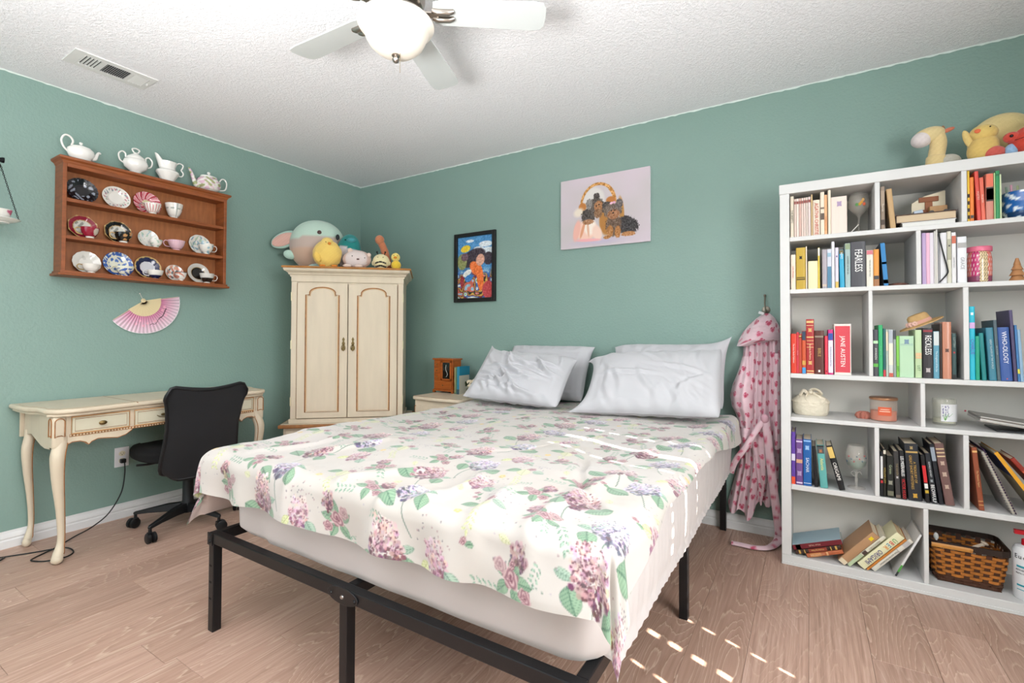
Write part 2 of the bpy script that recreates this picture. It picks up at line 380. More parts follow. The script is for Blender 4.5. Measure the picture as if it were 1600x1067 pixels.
sh = MB().lathe(pr, 48, cap=False).build('lamp_shade', M_shade, fan); sh.visible_shadow = True
d = sh.modifiers.new('thick', 'SOLIDIFY'); d.thickness = .003
MB().lathe([(.001, -.347), (.013, -.348), (.015, -.353), (.009, -.357), (.010, -.362), (.013, -.366), (.010, -.374), (.004, -.378), (.001, -.379)], 20).build('finial', M_nickel, fan)
MB().tube([(.02, .0, -.35), (.021, 0, -.42)], .0008, 5).build('pull_chain', M_brass, fan)
for ang in (34.5, 109.5, 181.5, 253, 325):
    out = []; r0, r1 = .135, .535
    poly = [(r0, -.046), (r0+.03, -.055), (r1-.05, -.064), (r1-.012, -.058), (r1, -.04), (r1+.003, 0), (r1, .04), (r1-.012, .058), (r1-.05, .064), (r0+.03, .055), (r0, .046), (r0-.008, 0)]
    b = MB().prism(poly, 'z', -.003, .003).build('blade', M_blade, fan, smooth=False, bevel=.0015, loc=(0, 0, -.192))
    b.rotation_euler = (rad(-9) if ang != 253 else rad(-9), 0, rad(ang))
    m = MB(); m.T = Matrix.Identity(4)
    m.box(.085, .150, -.012, .012, -.012, -.005)
    m.tube([(.13, -.016, -.006), (.15, -.016, -.012), (.19, -.016, -.012), (.205, -.016, -.006)], [.009, .011, .011, .008], 12, flat=1)
    m.tube([(.13, .016, -.006), (.15, .016, -.012), (.19, .016, -.012), (.205, .016, -.006)], [.009, .011, .011, .008], 12, flat=1)
    m.build('blade_bracket', M_nickel, b)
# ================================================================ ceiling vent
v = thing('ceiling_vent', 'white rectangular air vent register set in the popcorn ceiling', 'vent', (.462, -2.003, H)); 
# long side runs along y: .33 long, .17 wide
M_vent = mat('vent_white', '#d8d8d6', .4); M_dark = mat('vent_dark', '#232323', .9); M_ventg = mat('vent_grey_fin', '#8f8f8f', .6)
m = MB(); a, b_ = .17, .09
m.box(-.09, .09, -a, -.125, -.006, 0).box(-.09, .09, .145, a, -.006, 0).box(-.09, -.055, -.125, .145, -.006, 0).box(.055, .09, -.125, .145, -.006, 0)
m.box(-.055, .055, -.055, -.035, -.006, 0).box(-.055, .055, .065, .08, -.006, 0)
m.build('frame', M_vent, v, smooth=False, bevel=.0015)
box('duct_back', (-.057, .057, -.127, .147, -.001, -.0002), M_dark, v, 0)
for k in range(6):
    box('fin', (-.055, .055, -.003, .003, -.003, .003), M_vent, v, 0, loc=(0, -.122+k*.0135, -.004))
for k in range(12):
    box('fin', (-.055, .055, -.0028, .0028, -.0008, .0008), M_ventg, v, 0, loc=(0, -.03+k*.0084, -.004), rot=(rad(35), 0, 0))
for k in range(6):
    box('fin', (-.055, .055, -.0052, .0052, -.0012, .0012), M_vent, v, 0, loc=(0, .085+k*.0105, -.004), rot=(rad(-25), 0, 0))
box('lever', (-.012, .0, .150, .156, -.014, -.004), M_vent, v, .001)
# ================================================================ outlet + cord
ou = thing('wall_outlet', 'white duplex wall outlet below the vanity desk with plug in it', 'outlet', (0, -1.773, .361))
box('cover_plate', (0, .006, -.035, .035, -.057, .057), mat('plate_white', '#e6e6ea', .35), ou, .002)
M_ivory = mat('ivory_plastic', '#e2dcc6', .4)
for dz in (.021, -.021):
    r = MB().lathe([(.001, 0), (.0165, 0), (.0165, .0022), (.001, .0023)], 24, sx=1, sy=.9).build('receptacle', M_ivory, ou, loc=(.006, 0, dz), rot=(rad(90), 0, rad(90)))
    mm = MB(); mm.box(-.007, -.0055, -.002, .006, .0023, .0028).box(.0055, .007, -.002, .005, .0023, .0028).box(-.002, .002, -.009, -.005, .0023, .0028); mm.build('slots', M_dark, r, smooth=False)
pts = bez([(.03, -1.773, .34), (.04, -1.771, .325), (.045, -1.772, .26), (.05, -1.79, .16), (.055, -1.85, .06), (.07, -1.93, .012), (.13, -2.02, .006), (.22, -2.12, .005), (.28, -2.21, .005), (.31, -2.23, .005), (.37, -2.20, .005), (.40, -2.14, .005), (.36, -2.09, .005), (.27, -2.10, .009), (.20, -2.20, .005), (.12, -2.34, .005), (.06, -2.50, .005)], 8)
cd = thing('power_cord', 'black power cord trailing from the outlet across the floor', 'power cord', (.05, -2.0, 0))
off = Vector((-.05, 2.0, 0))
MB().tube([Vector(p)+off for p in pts], .0032, 8).build('cord', M_blackpl, cd)
MB().tube([Vector(p)+off for p in bez([(.16, -2.29, .006), (.20, -2.32, .010), (.19, -2.37, .006), (.14, -2.36, .009), (.13, -2.31, .006)], 6)], .004, 8).build('cord_loop', M_blackpl, cd)
box('plug', (.0085, .034, -.013, .013, -.012, .012), M_blackpl, cd, .004, loc=Vector((0, -1.773, .340))+off)
# ================================================================ armoire in the corner (faces the camera)
AO = (.667, -.678, 0); AZ = math.atan2(.665, .747)
ar = thing('armoire', 'cream two-door armoire with brown-edged arched panels standing diagonally in corner', 'armoire', AO, AZ)
def cream_box(nm, d, par, bev=.003): return box(nm, d, M_cream, par, bev)
cream_box('lower_cabinet', (-.43, .43, .0, .47, .05, .435), ar)
for sx in (-1, 1): cream_box('foot', (sx*.39-.04, sx*.39+.04, .0, .08, 0, .05), ar)
m = MB().box(-.455, .455, -.045, .475, .438, .462); m.build('ledge', M_brown, ar, smooth=False, bevel=.006)
cream_box('ledge_top', (-.44, .44, -.03, .475, .462, .466), ar, .001)
for sx in (-1, 1):
    d = cream_box('drawer', (sx*.215-.195, sx*.215+.195, -.014, .0, .24, .415), ar)
    MB().tube([(sx*.215-.175, -.016, .26), (sx*.215+.175, -.016, .26), (sx*.215+.175, -.016, .395), (sx*.215-.175, -.016, .395)], .004, 6, closed=True).build('drawer_molding', M_brown, d)
cream_box('drawer', (-.41, .41, -.014, .0, .075, .225), ar)
cream_box('upper_base', (-.395, .395, -.008, .47, .466, .497), ar)
cream_box('carcass', (-.385, .385, .004, .47, .497, 1.47), ar)
# corner pilasters in front plane
for sx in (-1, 1):
    cream_box('pilaster', (min(sx*.385, sx*.345), max(sx*.385, sx*.345), -.004, .01, .497, 1.465), ar, .002)
    MB().tube([(sx*.347, -.005, .5), (sx*.347, -.005, 1.455)], .0014, 5).build('edge_line', M_brown, ar)
cream_box('frieze', (-.387, .387, -.006, .47, 1.465, 1.505), ar)
cr = [(-.0, 1.50), (-.008, 1.50), (-.010, 1.512), (-.018, 1.516), (-.020, 1.524), (-.028, 1.532), (-.042, 1.540), (-.046, 1.552), (-.046, 1.558), (.0, 1.558)]
m = MB()
for w_, u, z in [(0, 0, 0)]:
    rings = []
    for (u, z) in cr[1:-1]: rings.append([(-.385+u, u, z), (.385-u, u, z), (.385-u, .47, z), (-.385+u, .47, z)])
    m.loft(rings)
m.build('crown_molding', M_cream, ar, smooth=False)
m = MB().loft([[(-.438, -.053, 1.558), (.438, -.053, 1.558), (.438, .475, 1.558), (-.438, .475, 1.558)], [(-.442, -.057, 1.564), (.442, -.057, 1.564), (.442, .475, 1.564), (-.442, .475, 1.564)], [(-.436, -.051, 1.572), (.436, -.051, 1.572), (.436, .475, 1.572), (-.436, .475, 1.572)]])
m.build('top_edge', mat('orange_brown_edge', '#b97f45', .45, var=.3, vscale=25), ar, smooth=False)
for sx in (-1, 1):
    xo, xi = (-.342, -.003) if sx < 0 else (.003, .342)
    d = cream_box('door', (xo, xi, -.020, -.001, .503, 1.452), ar, .003)
    c = (-.1725 if sx < 0 else .178); hw, arw = .112, .088; zb, zs, zt = .545, 1.372, 1.418
    def outline(g):
        P = [(c-hw+g, zb+g), (c+hw-g, zb+g), (c+hw-g, zs-g), (c+arw-g*.6, zs-g)]
        for k in range(1, 14):
            a = pi*k/14; P.append((c+(arw-g)*cos(a), zs-g*.2+(zt-zs)*sin(a)**.8-g*.5+.008))
        P += [(c-arw+g*.6, zs-g), (c-hw+g, zs-g)]; return P
    MB().tube([(x, -.021, z) for x, z in outline(0)], .0042, 6, closed=True).build('panel_molding', M_brown, d)
    MB().tube([(x, -.0205, z) for x, z in outline(.007)], .0038, 6, closed=True).build('panel_bead', mat('tan_glaze', '#cfb08a', .45), d)
    MB().tube([(x, -.0205, z) for x, z in outline(.021)], .0018, 6, closed=True).build('panel_line', mat('grey_glaze', '#b8a78c', .45), d)
    MB().prism(outline(.020), 'y', -.0235, -.019).build('raised_panel', M_cream, d, smooth=False)
    hx = -.028 if sx < 0 else .036
    h = MB(); h.prism([(hx-.004, 1.045), (hx-.011, 1.03), (hx-.005, 1.01), (hx-.012, .99), (hx, .972), (hx+.012, .99), (hx+.005, 1.01), (hx+.011, 1.03), (hx+.004, 1.045), (hx+.009, 1.058), (hx, 1.075), (hx-.009, 1.058)], 'y', -.0245, -.020)
    h.ball((hx, -.028, 1.02), (.007, .008, .007), 10, 8); h.tube([(hx+.013*sin(t), -.031, .998-.015*cos(t)*1.3) for t in np.linspace(0, 2*pi, 15)[:-1]], .0028, 6, closed=True)
    h.build('handle', M_brass, d, bevel=.001)
    xh = -.384 if sx < 0 else .384
    for zz in (1.36, 1.02, .62):
        MB().tube([(xh, -.006, zz-.03), (xh, -.006, zz+.03)], .004, 8).build('hinge', mat('hinge_pale', '#d8cfae', .35, metal=.3), ar)
# ================================================================ vanity desk against left wall
dk = thing('vanity_desk', 'cream painted vanity desk with cabriole legs and brass knobs against left wall', 'desk', (.0, -1.69, 0))
ZT = .733; YH = .545
def top_outline(e=0):
    half = [(.018, -YH-.010-e), (.12, -YH-.012-e), (.24, -YH-.004-e), (.31, -YH+.018-e), (.37, -YH+.024-e), (.43, -YH+.016-e*.7), (.475+e*.6, -YH+.045-e*.4), (.492+e, -YH+.09), (.490+e, -YH+.16), (.468+e, -.19), (.462+e, 0)]
    full = half+[(x, -y) for x, y in half[::-1][1:]]
    return full
def slab(nm, e, z0, z1, mt, bev): return MB().prism(top_outline(e), 'z', z0, z1).build(nm, mt, dk, smooth=True, bevel=bev, seg=3)
slab('tabletop', .012, ZT-.022, ZT, M_cream, .008); slab('tabletop_molding', -.002, ZT-.036, ZT-.022, M_cream, .004)
for y in (-.185, .185):
    box('lid_seam', (.02, .482, y-.0015, y+.0015, ZT-.0035, ZT+.0006), M_brown, dk, 0)
MB().tube([(x-.012, y*.985, ZT+.0002) for x, y in top_outline(0)[1:-1]], .0011, 4).build('painted_line', mat('tan_line', '#b69c78', .5), dk)
# aprons
zl = .535
def apron_edge():
    L = [(-.475, .53), (-.462, .552), (-.44, .566), (-.41, .566), (-.388, .556), (-.376, .543), (-.364, .556), (-.34, .566), (-.30, .562), (-.26, .556), (-.225, .566), (-.20, .585), (-.188, .602)]
    return L+[(-y, z) for y, z in L[::-1]]
ap = MB(); e = apron_edge(); n = len(e); V = [(.415, y, z) for y, z in e]+[(.452, y, z) for y, z in e]+[(.415, y, ZT-.036) for y, z in e]+[(.452, y, ZT-.036) for y, z in e]
F = []
for i in range(n-1): F += [(n+i, n+i+1, 3*n+i+1, 3*n+i), (i+1, i, 2*n+i, 2*n+i+1), (i, i+1, n+i+1, n+i)]
ap.add(V, F).build('front_apron', M_cream, dk, smooth=False)
MB().tube([(.453, y, z+.003) for y, z in e], .0022, 5).build('apron_edge_line', M_brown, dk)
for s in (-1, 1):
    m = MB(); y0 = s*(YH-.036); E = [(.03, .58), (.07, .575), (.14, .585), (.21, .565), (.28, .545), (.34, .537), (.41, .54)]
    V = [(x, y0, z) for x, z in E]+[(x, y0-s*.016, z) for x, z in E]+[(x, y0, ZT-.036) for x, z in E]+[(x, y0-s*.016, ZT-.036) for x, z in E]; k = len(E); F = []
    for i in range(k-1): F += [(i, i+1, 2*k+i+1, 2*k+i), (k+i+1, k+i, 3*k+i, 3*k+i+1), (i+1, i, k+i, k+i+1)]
    m.add(V, F).build('side_panel', M_cream, dk, smooth=False)
box('back_panel', (.012, .028, -YH+.02, YH-.02, .56, ZT-.036), M_cream, dk, .002)
for y0, y1, kn in ((-.442, -.215, 'knob'), (-.188, .188, 'pull'), (.215, .442, 'knob')):
    d = box('drawer', (.452, .462, y0, y1, .612, .686), mat('pale_drawer_panel', '#cfc9b2', .4, var=.08), dk, .002)
    MB().tube([(.4605, y0-.003, .609), (.4605, y1+.003, .609), (.4605, y1+.003, .689), (.4605, y0-.003, .689)], .0036, 6, closed=True).build('drawer_molding', mat('tan_glaze2', '#c79a6c', .45), d)
    MB().tube([(.4635, y0+.010, .620), (.4635, y1-.010, .620), (.4635, y1-.010, .679), (.4635, y0+.010, .679)], .0012, 5, closed=True).build('drawer_line', M_brown, d)
    yc = (y0+y1)/2
    if kn == 'knob': MB().lathe([(.001, 0), (.006, 0), (.005, .008), (.013, .012), (.014, .016), (.008, .020), (.001, .021)], 16, sx=.8, sy=1.2).build('knob', M_brass, d, loc=(.461, yc, .648), rot=(0, rad(90), 0))
    else:
        for yy in (-.06, .06):
            MB().tube(bez([(.464, yc+yy-.03, .650), (.468, yc+yy-.014, .641), (.468, yc+yy+.014, .641), (.464, yc+yy+.03, .650)], 5), [.002]*16, 6).ball((.466, yc+yy, .652), (.004, .012, .007), 10, 8).build('pull', M_brass, d)
# beaded strip
bd = MB()
for y in list(np.arange(-.445, -.19, .0125))+list(np.arange(-.18, .185, .0125))+list(np.arange(.2, .45, .0125)): bd.ball((.453, y, .600), (.004, .0048, .0042), 8, 6)
tag(bd.build('beaded_strip', mat('bead_cream', '#e6d2b4', .4), dk), kind='stuff')
box('bead_groove', (.4525, .4535, -.45, .45, .594, .606), M_brown, dk, 0)
for s in (-1, 1):
    y = s*(YH-.057)
    MB().box(.405, .464, y-.026, y+.026, .545, ZT-.036).build('corner_post', M_cream, dk, smooth=True, bevel=.014, seg=4)
    for q in (0, 1):
        mm = MB(); aa = [(-.018, .60), (-.018, .672)]+[(-.018*cos(t), .672+.016*sin(t)) for t in np.linspace(.3, pi-.3, 6)]+[(.018, .672), (.018, .60), (.006, .607), (-.008, .606)]
        if q == 0: P = [(.4655, y+u, z) for u, z in aa]
        else: P = [(.434+u, y+s*.0275, z) for u, z in aa]
        mm.tube(P, .0022, 6, closed=True).build('post_molding', M_brown, dk)
    def leg(px, py, sgn, tw, r0):
        P = bez([(px, py, .60), (px+.004, py+sgn*.002, .56), (px+.018, py+sgn*.014, .50), (px+.012, py+sgn*.010, .40), (px-.008, py-sgn*.006, .25), (px-.018, py-sgn*.014, .12), (px-.010, py-sgn*.006, .055), (px+.010, py+sgn*.008, .022), (px+.018, py+sgn*.012, .012)], 5)
        R = np.interp([p[2] for p in P], [.0, .02, .045, .08, .12, .25, .40, .50, .60], [.014, .022, .022, .015, .0145, .0175, .0245, .029, .028])*r0
        l = MB().tube(P, list(R), 14); l.ball((px+.012, py+sgn*.008, .021), (.025*r0, .023*r0, .021), 14, 10)
        o = l.build('leg', M_cream, dk)
        Q = [(p[0]+r_*.72, p[1]-sgn*r_*.74, p[2]) for p, r_ in zip(P, R)][4:-8]
        MB().tube(Q, .0021, 5).build('edge_line', M_brown, o); return o
    leg(.434, s*(YH-.068), s, 1, 1.0); leg(.055, s*(YH-.052), s, 1, .8)
# ================================================================ office chair
ch = thing('office_chair', 'black mesh-back office chair on five casters pulled up to the vanity desk', 'office chair', (.42, -1.60, 0), rad(176))
M_mesh = mat('black_mesh', '#0b0c12', .75, bump=.7, bscale=900, var=.3, vscale=14, sheen=.15)
for k, a in enumerate((-63, -135, 153, 81, 9)):
    th = rad(a-176); u = Vector((cos(th), sin(th), 0)); q = Vector((-sin(th), cos(th), 0))
    m = MB(); rings = []
    for t, w_, h0, h1 in ((.02, .026, .075, .125), (.10, .022, .080, .120), (.20, .017, .078, .100), (.262, .013, .072, .088), (.272, .006, .074, .084)):
        c = u*t; rings.append([tuple(c-q*w_+Vector((0, 0, h0))), tuple(c+q*w_+Vector((0, 0, h0))), tuple(c+q*w_*.7+Vector((0, 0, h1))), tuple(c-q*w_*.7+Vector((0, 0, h1)))])
    lg = m.loft(rings).build('leg', M_blackpl, ch, bevel=.003)
    cq = u*.262; d2 = Vector((cos(th+1.1), sin(th+1.1), 0)); e2 = Vector((-d2.y, d2.x, 0)); m = MB()
    for sg in (-1, 1):
        m.T = Matrix.Translation(cq+d2*.012+e2*sg*.013+Vector((0, 0, .027))) @ Matrix((( e2.x, d2.x, 0, 0), (e2.y, d2.y, 0, 0), (0, 0, 1, 0), (0, 0, 0, 1))) @ Matrix.Rotation(pi/2, 4, 'Y')
        m.lathe([(.001, -.009), (.022, -.009), (.027, -.006), (.027, .006), (.022, .009), (.001, .009)], 20)
    m.T = None; m.tube([tuple(cq+Vector((0, 0, .05))), tuple(cq+Vector((0, 0, .078)))], .008, 10)
    m.box(cq.x-.012, cq.x+.012, cq.y-.012, cq.y+.012, .040, .052); m.build('caster', M_blackpl, lg)
MB().lathe([(.001, .068), (.034, .07), (.036, .12), (.028, .135), (.027, .30), (.022, .30), (.022, .375), (.001, .38)], 24).build('gas_column', M_blackpl, ch)
box('tilt_mechanism', (-.10, .10, -.075, .075, .365, .39), M_blackpl, ch, .01)
MB().tube([(.02, .05, .378), (.03, .19, .372), (.03, .24, .378)], .006, 8).build('lever', M_blackpl, ch)
st = []
for j in range(9):
    t = j/8; z = .388+.075*t; g = [1-.10, 1-.02, 1, 1, 1, 1, .985, .95, .84][j]
    st.append([(.085+.235*g*math.copysign(abs(cos(a))**.72, cos(a)), .235*g*math.copysign(abs(sin(a))**.72, sin(a)), z-.012*(cos(a) > .6)*(t)) for a in np.linspace(0, 2*pi, 41)[:-1]])
MB().loft(st).build('seat', mat('black_fabric', '#08080a', .95, bump=.3, bscale=500), ch)
U = np.linspace(-1, 1, 41); Vz = np.linspace(0, 1, 45); P = np.zeros((45, 41, 3))
for i, t in enumerate(Vz):
    z = .300+.520*t; hw = np.interp(t, [0, .06, .15, .35, .55, .75, .92, 1], [.150, .180, .192, .182, .176, .186, .203, .200])
    for j, u in enumerate(U):
        ez = 0
        if t > .82: ez = -.030*(1-abs(u)**1.6)*((t-.82)/.18)-(max(0, abs(u)-.82)/.18)**2*.05*((t-.82)/.18)
        if t < .1: ez = (max(0, abs(u)-.6)/.4)**2*.035*(1-t/.1)
        P[i, j] = (-.135-.12*t**1.1-.026*(1-u*u)*(1-.4*t), u*hw, z+ez)
bk = grid_obj('backrest', P, M_mesh, ch, thick=.006)
rim = [tuple(P[0, j]) for j in range(0, 41, 2)]+[tuple(P[i, 40]) for i in range(2, 44, 2)]+[tuple(P[44, j]) for j in range(40, -1, -2)]+[tuple(P[i, 0]) for i in range(42, 0, -2)]
MB().tube(rim, .010, 8, closed=True).build('back_rim', M_blackpl, ch)
MB().tube(bez([(-.04, 0, .375), (-.10, 0, .365), (-.160, 0, .38), (-.178, 0, .46), (-.192, 0, .55)], 5), .016, 10).build('back_bracket', M_blackpl, ch)
# ================================================================ nightstand + things on it
ns = thing('nightstand', 'cream nightstand with scalloped-edge top between armoire and bed', 'nightstand', (1.298, -.27, 0))
x0, x1, y0, y1 = -.218, .218, -.20, .19
pl = [(x0, y1), (x0, y0+.03), (x0+.015, y0+.008)]+[(x0+.03+(x1-x0-.06)*t, y0+.012*sin(pi*t)*0+.006*cos(2*pi*t)-.004) for t in np.linspace(0, 1, 13)]+[(x1-.015, y0+.008), (x1, y0+.03), (x1, y1)]
MB().prism(pl, 'z', .637, .660).build('tabletop', M_cream, ns, bevel=.006, seg=3)
MB().tube([(u*.985, v_*.98, .6602) for u, v_ in pl[1:-1]], .0011, 4).build('painted_line', M_brown, ns)
cream_box('body', (-.20, .20, -.175, .185, .12, .637), ns)
for z0, z1 in ((.42, .60), (.22, .40)):
    d = cream_box('drawer', (-.18, .18, -.186, -.175, z0, z1), ns)
    MB().tube([(-.20, -.177, z0+.01), (.20, -.177, z0+.01), (.20, -.177, z1-.01), (-.20, -.177, z1-.01)], .003, 5, closed=True).build('drawer_molding', M_brown, d)
    MB().ball((0, -.195, (z0+z1)/2), .012, 12, 8).build('knob', M_brass, d)
for sx in (-1, 1):
    for yy in (-.15, .17): MB().tube([(sx*.18, yy, .12), (sx*.187, yy, .06), (sx*.18, yy, 0)], [.024, .018, .014], 12).build('leg', M_cream, ns)
M_oak = mat('honey_wood', '#a8571f', .35, var=.35, vscale=18, stretch=(1, 1, 5))
jb = thing('jewelry_box', 'small orange wood jewelry cabinet with glass door on the nightstand', 'jewelry box', (1.155, -.155, .66))
m = MB().box(-.09, .09, -.05, .05, .022, .245); m.build('body', M_oak, jb, smooth=False, bevel=.002)
box('top', (-.10, .10, -.06, .055, .245, .256), M_oak, jb, .003); box('base', (-.098, .098, -.058, .055, .012, .024), M_oak, jb, .003)
for sx in (-.088, .088):
    for sy in (-.05, .047): box('foot', (sx-.01, sx+.01, sy-.008, sy+.008, 0, .013), M_oak, jb, .002)
for z0 in (.098, .145, .192):
    d = box('drawer', (-.084, -.030, -.056, -.05, z0, z0+.042), M_oak, jb, .002); MB().ball((-.057, -.059, z0+.021), .005, 8, 6).build('knob', M_brass, d)
d = box('drawer', (-.082, .082, -.056, -.05, .030, .084), M_oak, jb, .002); MB().ball((0, -.059, .057), .005, 8, 6).build('knob', M_brass, d)
dr = MB()
dr.box(-.018, -.002, -.058, -.05, .094, .238).box(.066, .082, -.058, -.05, .094, .238).box(-.018, .082, -.058, -.05, .094, .106).box(-.018, .082, -.058, -.05, .226, .238)
dd = dr.build('glass_door', M_oak, jb, smooth=False, bevel=.0015); box('pane', (-.002, .066, -.055, -.0525, .106, .226), mat('dark_glass', '#141210', .08, coat=.5), dd, 0)
MB().tube([(.032+.016*sin(t*6)*(1-t), -.0565, .12+.09*t) for t in np.linspace(0, 1, 20)], .0012, 5).build('etched_spray', mat('etched', '#c8ccc8', .5), dd)
# flower bowl
fb = thing('flower_vase', 'low glass bowl of cream silk peonies on the nightstand', 'flower vase', (1.455, -.22, .66))
MB().lathe([(.001, 0), (.040, .0), (.052, .012), (.060, .035), (.058, .052), (.055, .052), (.056, .035), (.048, .014), (.001, .008)], 28).build('bowl', mat('olive_glass', '#6d6a3c', .15, coat=.5), fb)
M_petal = mat('petal_cream', '#e3d3b8', .8); M_leafg = mat('leaf_dark', '#3d4a2a', .7)
rr = random.Random(3)
for (cx, cy, cz, R) in ((-.032, -.012, .088, .036), (.022, -.02, .096, .040), (.056, .012, .080, .034), (.002, .03, .10, .032), (-.01, -.045, .072, .026)):
    m = MB()
    for k in range(26):
        a = k*2.4; t = k/26; ph = t*1.45; dx = Vector((cos(a)*sin(ph), sin(a)*sin(ph), cos(ph)))
        q = dx.to_track_quat('Z', 'Y').to_matrix(); m.ball(Vector((cx, cy, cz))+dx*R*.55, (R*.42, R*.34, R*.14), 8, 6, q)
    m.build('flower', M_petal, fb)
m = MB()
for k in range(22):
    a = rr.random()*6.28; r_ = .03+.035*rr.random(); q = Euler((rr.uniform(.3, 1.2), 0, a)).to_matrix()
    m.ball((r_*cos(a), r_*sin(a), .055+.035*rr.random()), (.007, .022, .0018), 8, 4, q)
m.build('leaves', M_leafg, fb)
# ================================================================ wall pictures
def wall_pic(): pass
pf = thing('framed_picture', 'small colourful comic-style print in a wide black frame', 'picture', (1.298, -.001, 1.615))
m = MB(); W2, H2, t = .195, .268, .030
m.box(-W2, -W2+t, -.022, 0, -H2, H2).box(W2-t, W2, -.022, 0, -H2, H2).box(-W2+t, W2-t, -.022, 0, -H2, -H2+t).box(-W2+t, W2-t, -.022, 0, H2-t, H2)
m.build('frame', mat('black_frame', '#141314', .4), pf, smooth=False, bevel=.003)
ww, hh = 130, 190; X, Y = np.meshgrid(np.linspace(-1, 1, ww), np.linspace(-1, 1, hh))
im = np.zeros((hh, ww, 3)); im[:] = hexa('#4f8fc4')
def blob(im, X, Y, cx, cy, rx, ry, col, rot=0, p=2, soft=.12):
    c, s = cos(rot), sin(rot); u = ((X-cx)*c+(Y-cy)*s)/rx; v_ = (-(X-cx)*s+(Y-cy)*c)/ry; d = (abs(u)**p+abs(v_)**p)**(1/p)
    a = np.clip((1-d)/soft, 0, 1)[..., None]; im[:] = im*(1-a)+hexa(col)*a
for cx, cy, rx, ry in ((.6, .72, .4, .10), (.75, .5, .5, .12), (-.3, .86, .25, .05), (.2, .60, .3, .06)): blob(im, X, Y, cx, cy, rx, ry, '#dfe8ee')
n = smooth_noise((hh, ww), (26, 18), 5)[..., None]; low = np.clip((-.0-Y)*3, 0, 1)[..., None]*1.0
patch = np.array([hexa(c) for c in ('#6fae63', '#d8dcd2', '#3f6fae', '#7a2f3a', '#c9a24a', '#39322e', '#c86a5a', '#8fb4c8')])
idx = (smooth_noise((hh, ww), (14, 9), 9)*7.99).astype(int); im = im*(1-low)+patch[idx]*low
blob(im, X, Y, -.1, .30, .75, .30, '#3f3640', .2); blob(im, X, Y, .75, .25, .3, .22, '#3f3640'); blob(im, X, Y, -.75, .2, .3, .28, '#8a8f5a')
blob(im, X, Y, -.55, .62, .30, .12, '#e8c93a', .1); blob(im, X, Y, .05, -.05, .40, .22, '#e8763a', -.4); blob(im, X, Y, .3, -.35, .20, .45, '#e8763a', .12)
blob(im, X, Y, -.45, -.18, .28, .10, '#dfe0dc', .3); blob(im, X, Y, -.35, -.35, .25, .12, '#3d7fc0', .2)
blob(im, X, Y, .30, .22, .26, .20, '#d9a48e', .2)
blob(im, X, Y, -.6, .35, .22, .14, '#6f5560'); blob(im, X, Y, -.75, -.45, .12, .22, '#9a3038'); blob(im, X, Y, .75, -.75, .35, .3, '#b8464a')
im += (smooth_noise((hh, ww), (60, 40), 2)[..., None]-.5)*.18
Pg = np.stack([X*(W2-t), np.full_like(X, -.006), Y*(H2-t)], -1)
grid_obj('print', Pg, M_dattr, pf, im, smooth=False)
cv = thing('canvas_painting', 'unframed canvas painting of two terrier puppies by a wicker basket', 'painting', (2.342, -.001, 1.912))
CW, CH = .306, .234
box('canvas', (-CW, CW, -.020, 0, -CH, CH), mat('canvas_edge', '#dcdce0', .8), cv, .002)
ww, hh = 440, 336; X, Y = np.meshgrid(np.linspace(-1, 1, ww), np.linspace(-1, 1, hh)); X0 = X*CW/CH
im = np.zeros((hh, ww, 3)); im[:] = hexa('#c6bcc1'); g = smooth_noise((hh, ww), (4, 5), 3)[..., None]; im += (g-.5)*np.array([.05, .02, .06])
def B(cx, cy, rx, ry, col, rot=0, p=2, soft=.15): blob(im, X0, Y, cx, cy, rx, ry, col, rot, p, soft)
B(-.1, -.86, 1.1, .12, '#bdb2c6', 0, 2, .8); B(-.28, .30, .36, .42, '#d4cfcc', 0, 2, .2)
# basket handle ring
d = np.hypot((X0+.16)/.50, (Y-.18)/.58); a = np.clip((.085-abs(d-1))/.03, 0, 1)*(Y > -.05); a = np.maximum(a, np.clip((.11-abs(d-1))/.03, 0, 1)*(X0 > .15)*(Y > -.45))[..., None]
tx = hexa('#c08a4c')+(smooth_noise((hh, ww), (70, 70), 4)[..., None]-.5)*.35; im = im*(1-a)+tx*a
B(-.62, .16, .14, .14, '#b9763c', 0, 2, .3); B(.22, .25, .16, .12, '#b9763c', 0, 2, .3); B(.10, -.30, .24, .46, '#b07a3e', 0, 2, .2); B(.52, -.05, .09, .42, '#b98646', .1, 2, .3)
B(-.74, .02, .20, .16, '#e2d6c6', .3, 2, .5)
# pink cloth
for (cx, cy, rx, ry, c, r) in ((-.52, -.52, .40, .34, '#ecc3b2', .0), (-.80, -.50, .12, .35, '#e6b0a2', -.2), (-.40, -.42, .22, .28, '#f0e2d6', .1), (-.18, -.62, .16, .26, '#eacabb', .3), (-.62, -.50, .05, .28, '#d99a78', -.3), (-.45, -.50, .04, .26, '#dcb096', .1), (-.45, -.80, .46, .05, '#e7a9ab', -.05)): B(cx, cy, rx, ry, c, r, 2, .3)
fur = .5*smooth_noise((hh, ww), (60, 130), 8)+.5*smooth_noise((hh, ww), (110, 200), 9)
def F(cx, cy, rx, ry, col, rot=0):
    c, s = cos(rot), sin(rot); u = ((X0-cx)*c+(Y-cy)*s)/rx; v_ = (-(X0-cx)*s+(Y-cy)*c)/ry; dd = np.hypot(u, v_)+(fur-.5)*.35
    a = np.clip((1-dd)/.12, 0, 1)[..., None]; im[:] = im*(1-a)+(hexa(col)+(fur[..., None]-.5)*.38)*a
F(-.45, -.12, .22, .24, '#4a4440'); F(-.20, .10, .25, .30, '#5a524c'); F(-.14, .12, .14, .17, '#a5744e'); F(-.20, .42, .10, .10, '#4d4644'); F(-.42, .22, .10, .16, '#8a8480')
F(-.15, -.08, .13, .14, '#8a684c'); F(-.45, -.28, .18, .08, '#a87a58'); F(.12, .10, .16, .13, '#4a4442')
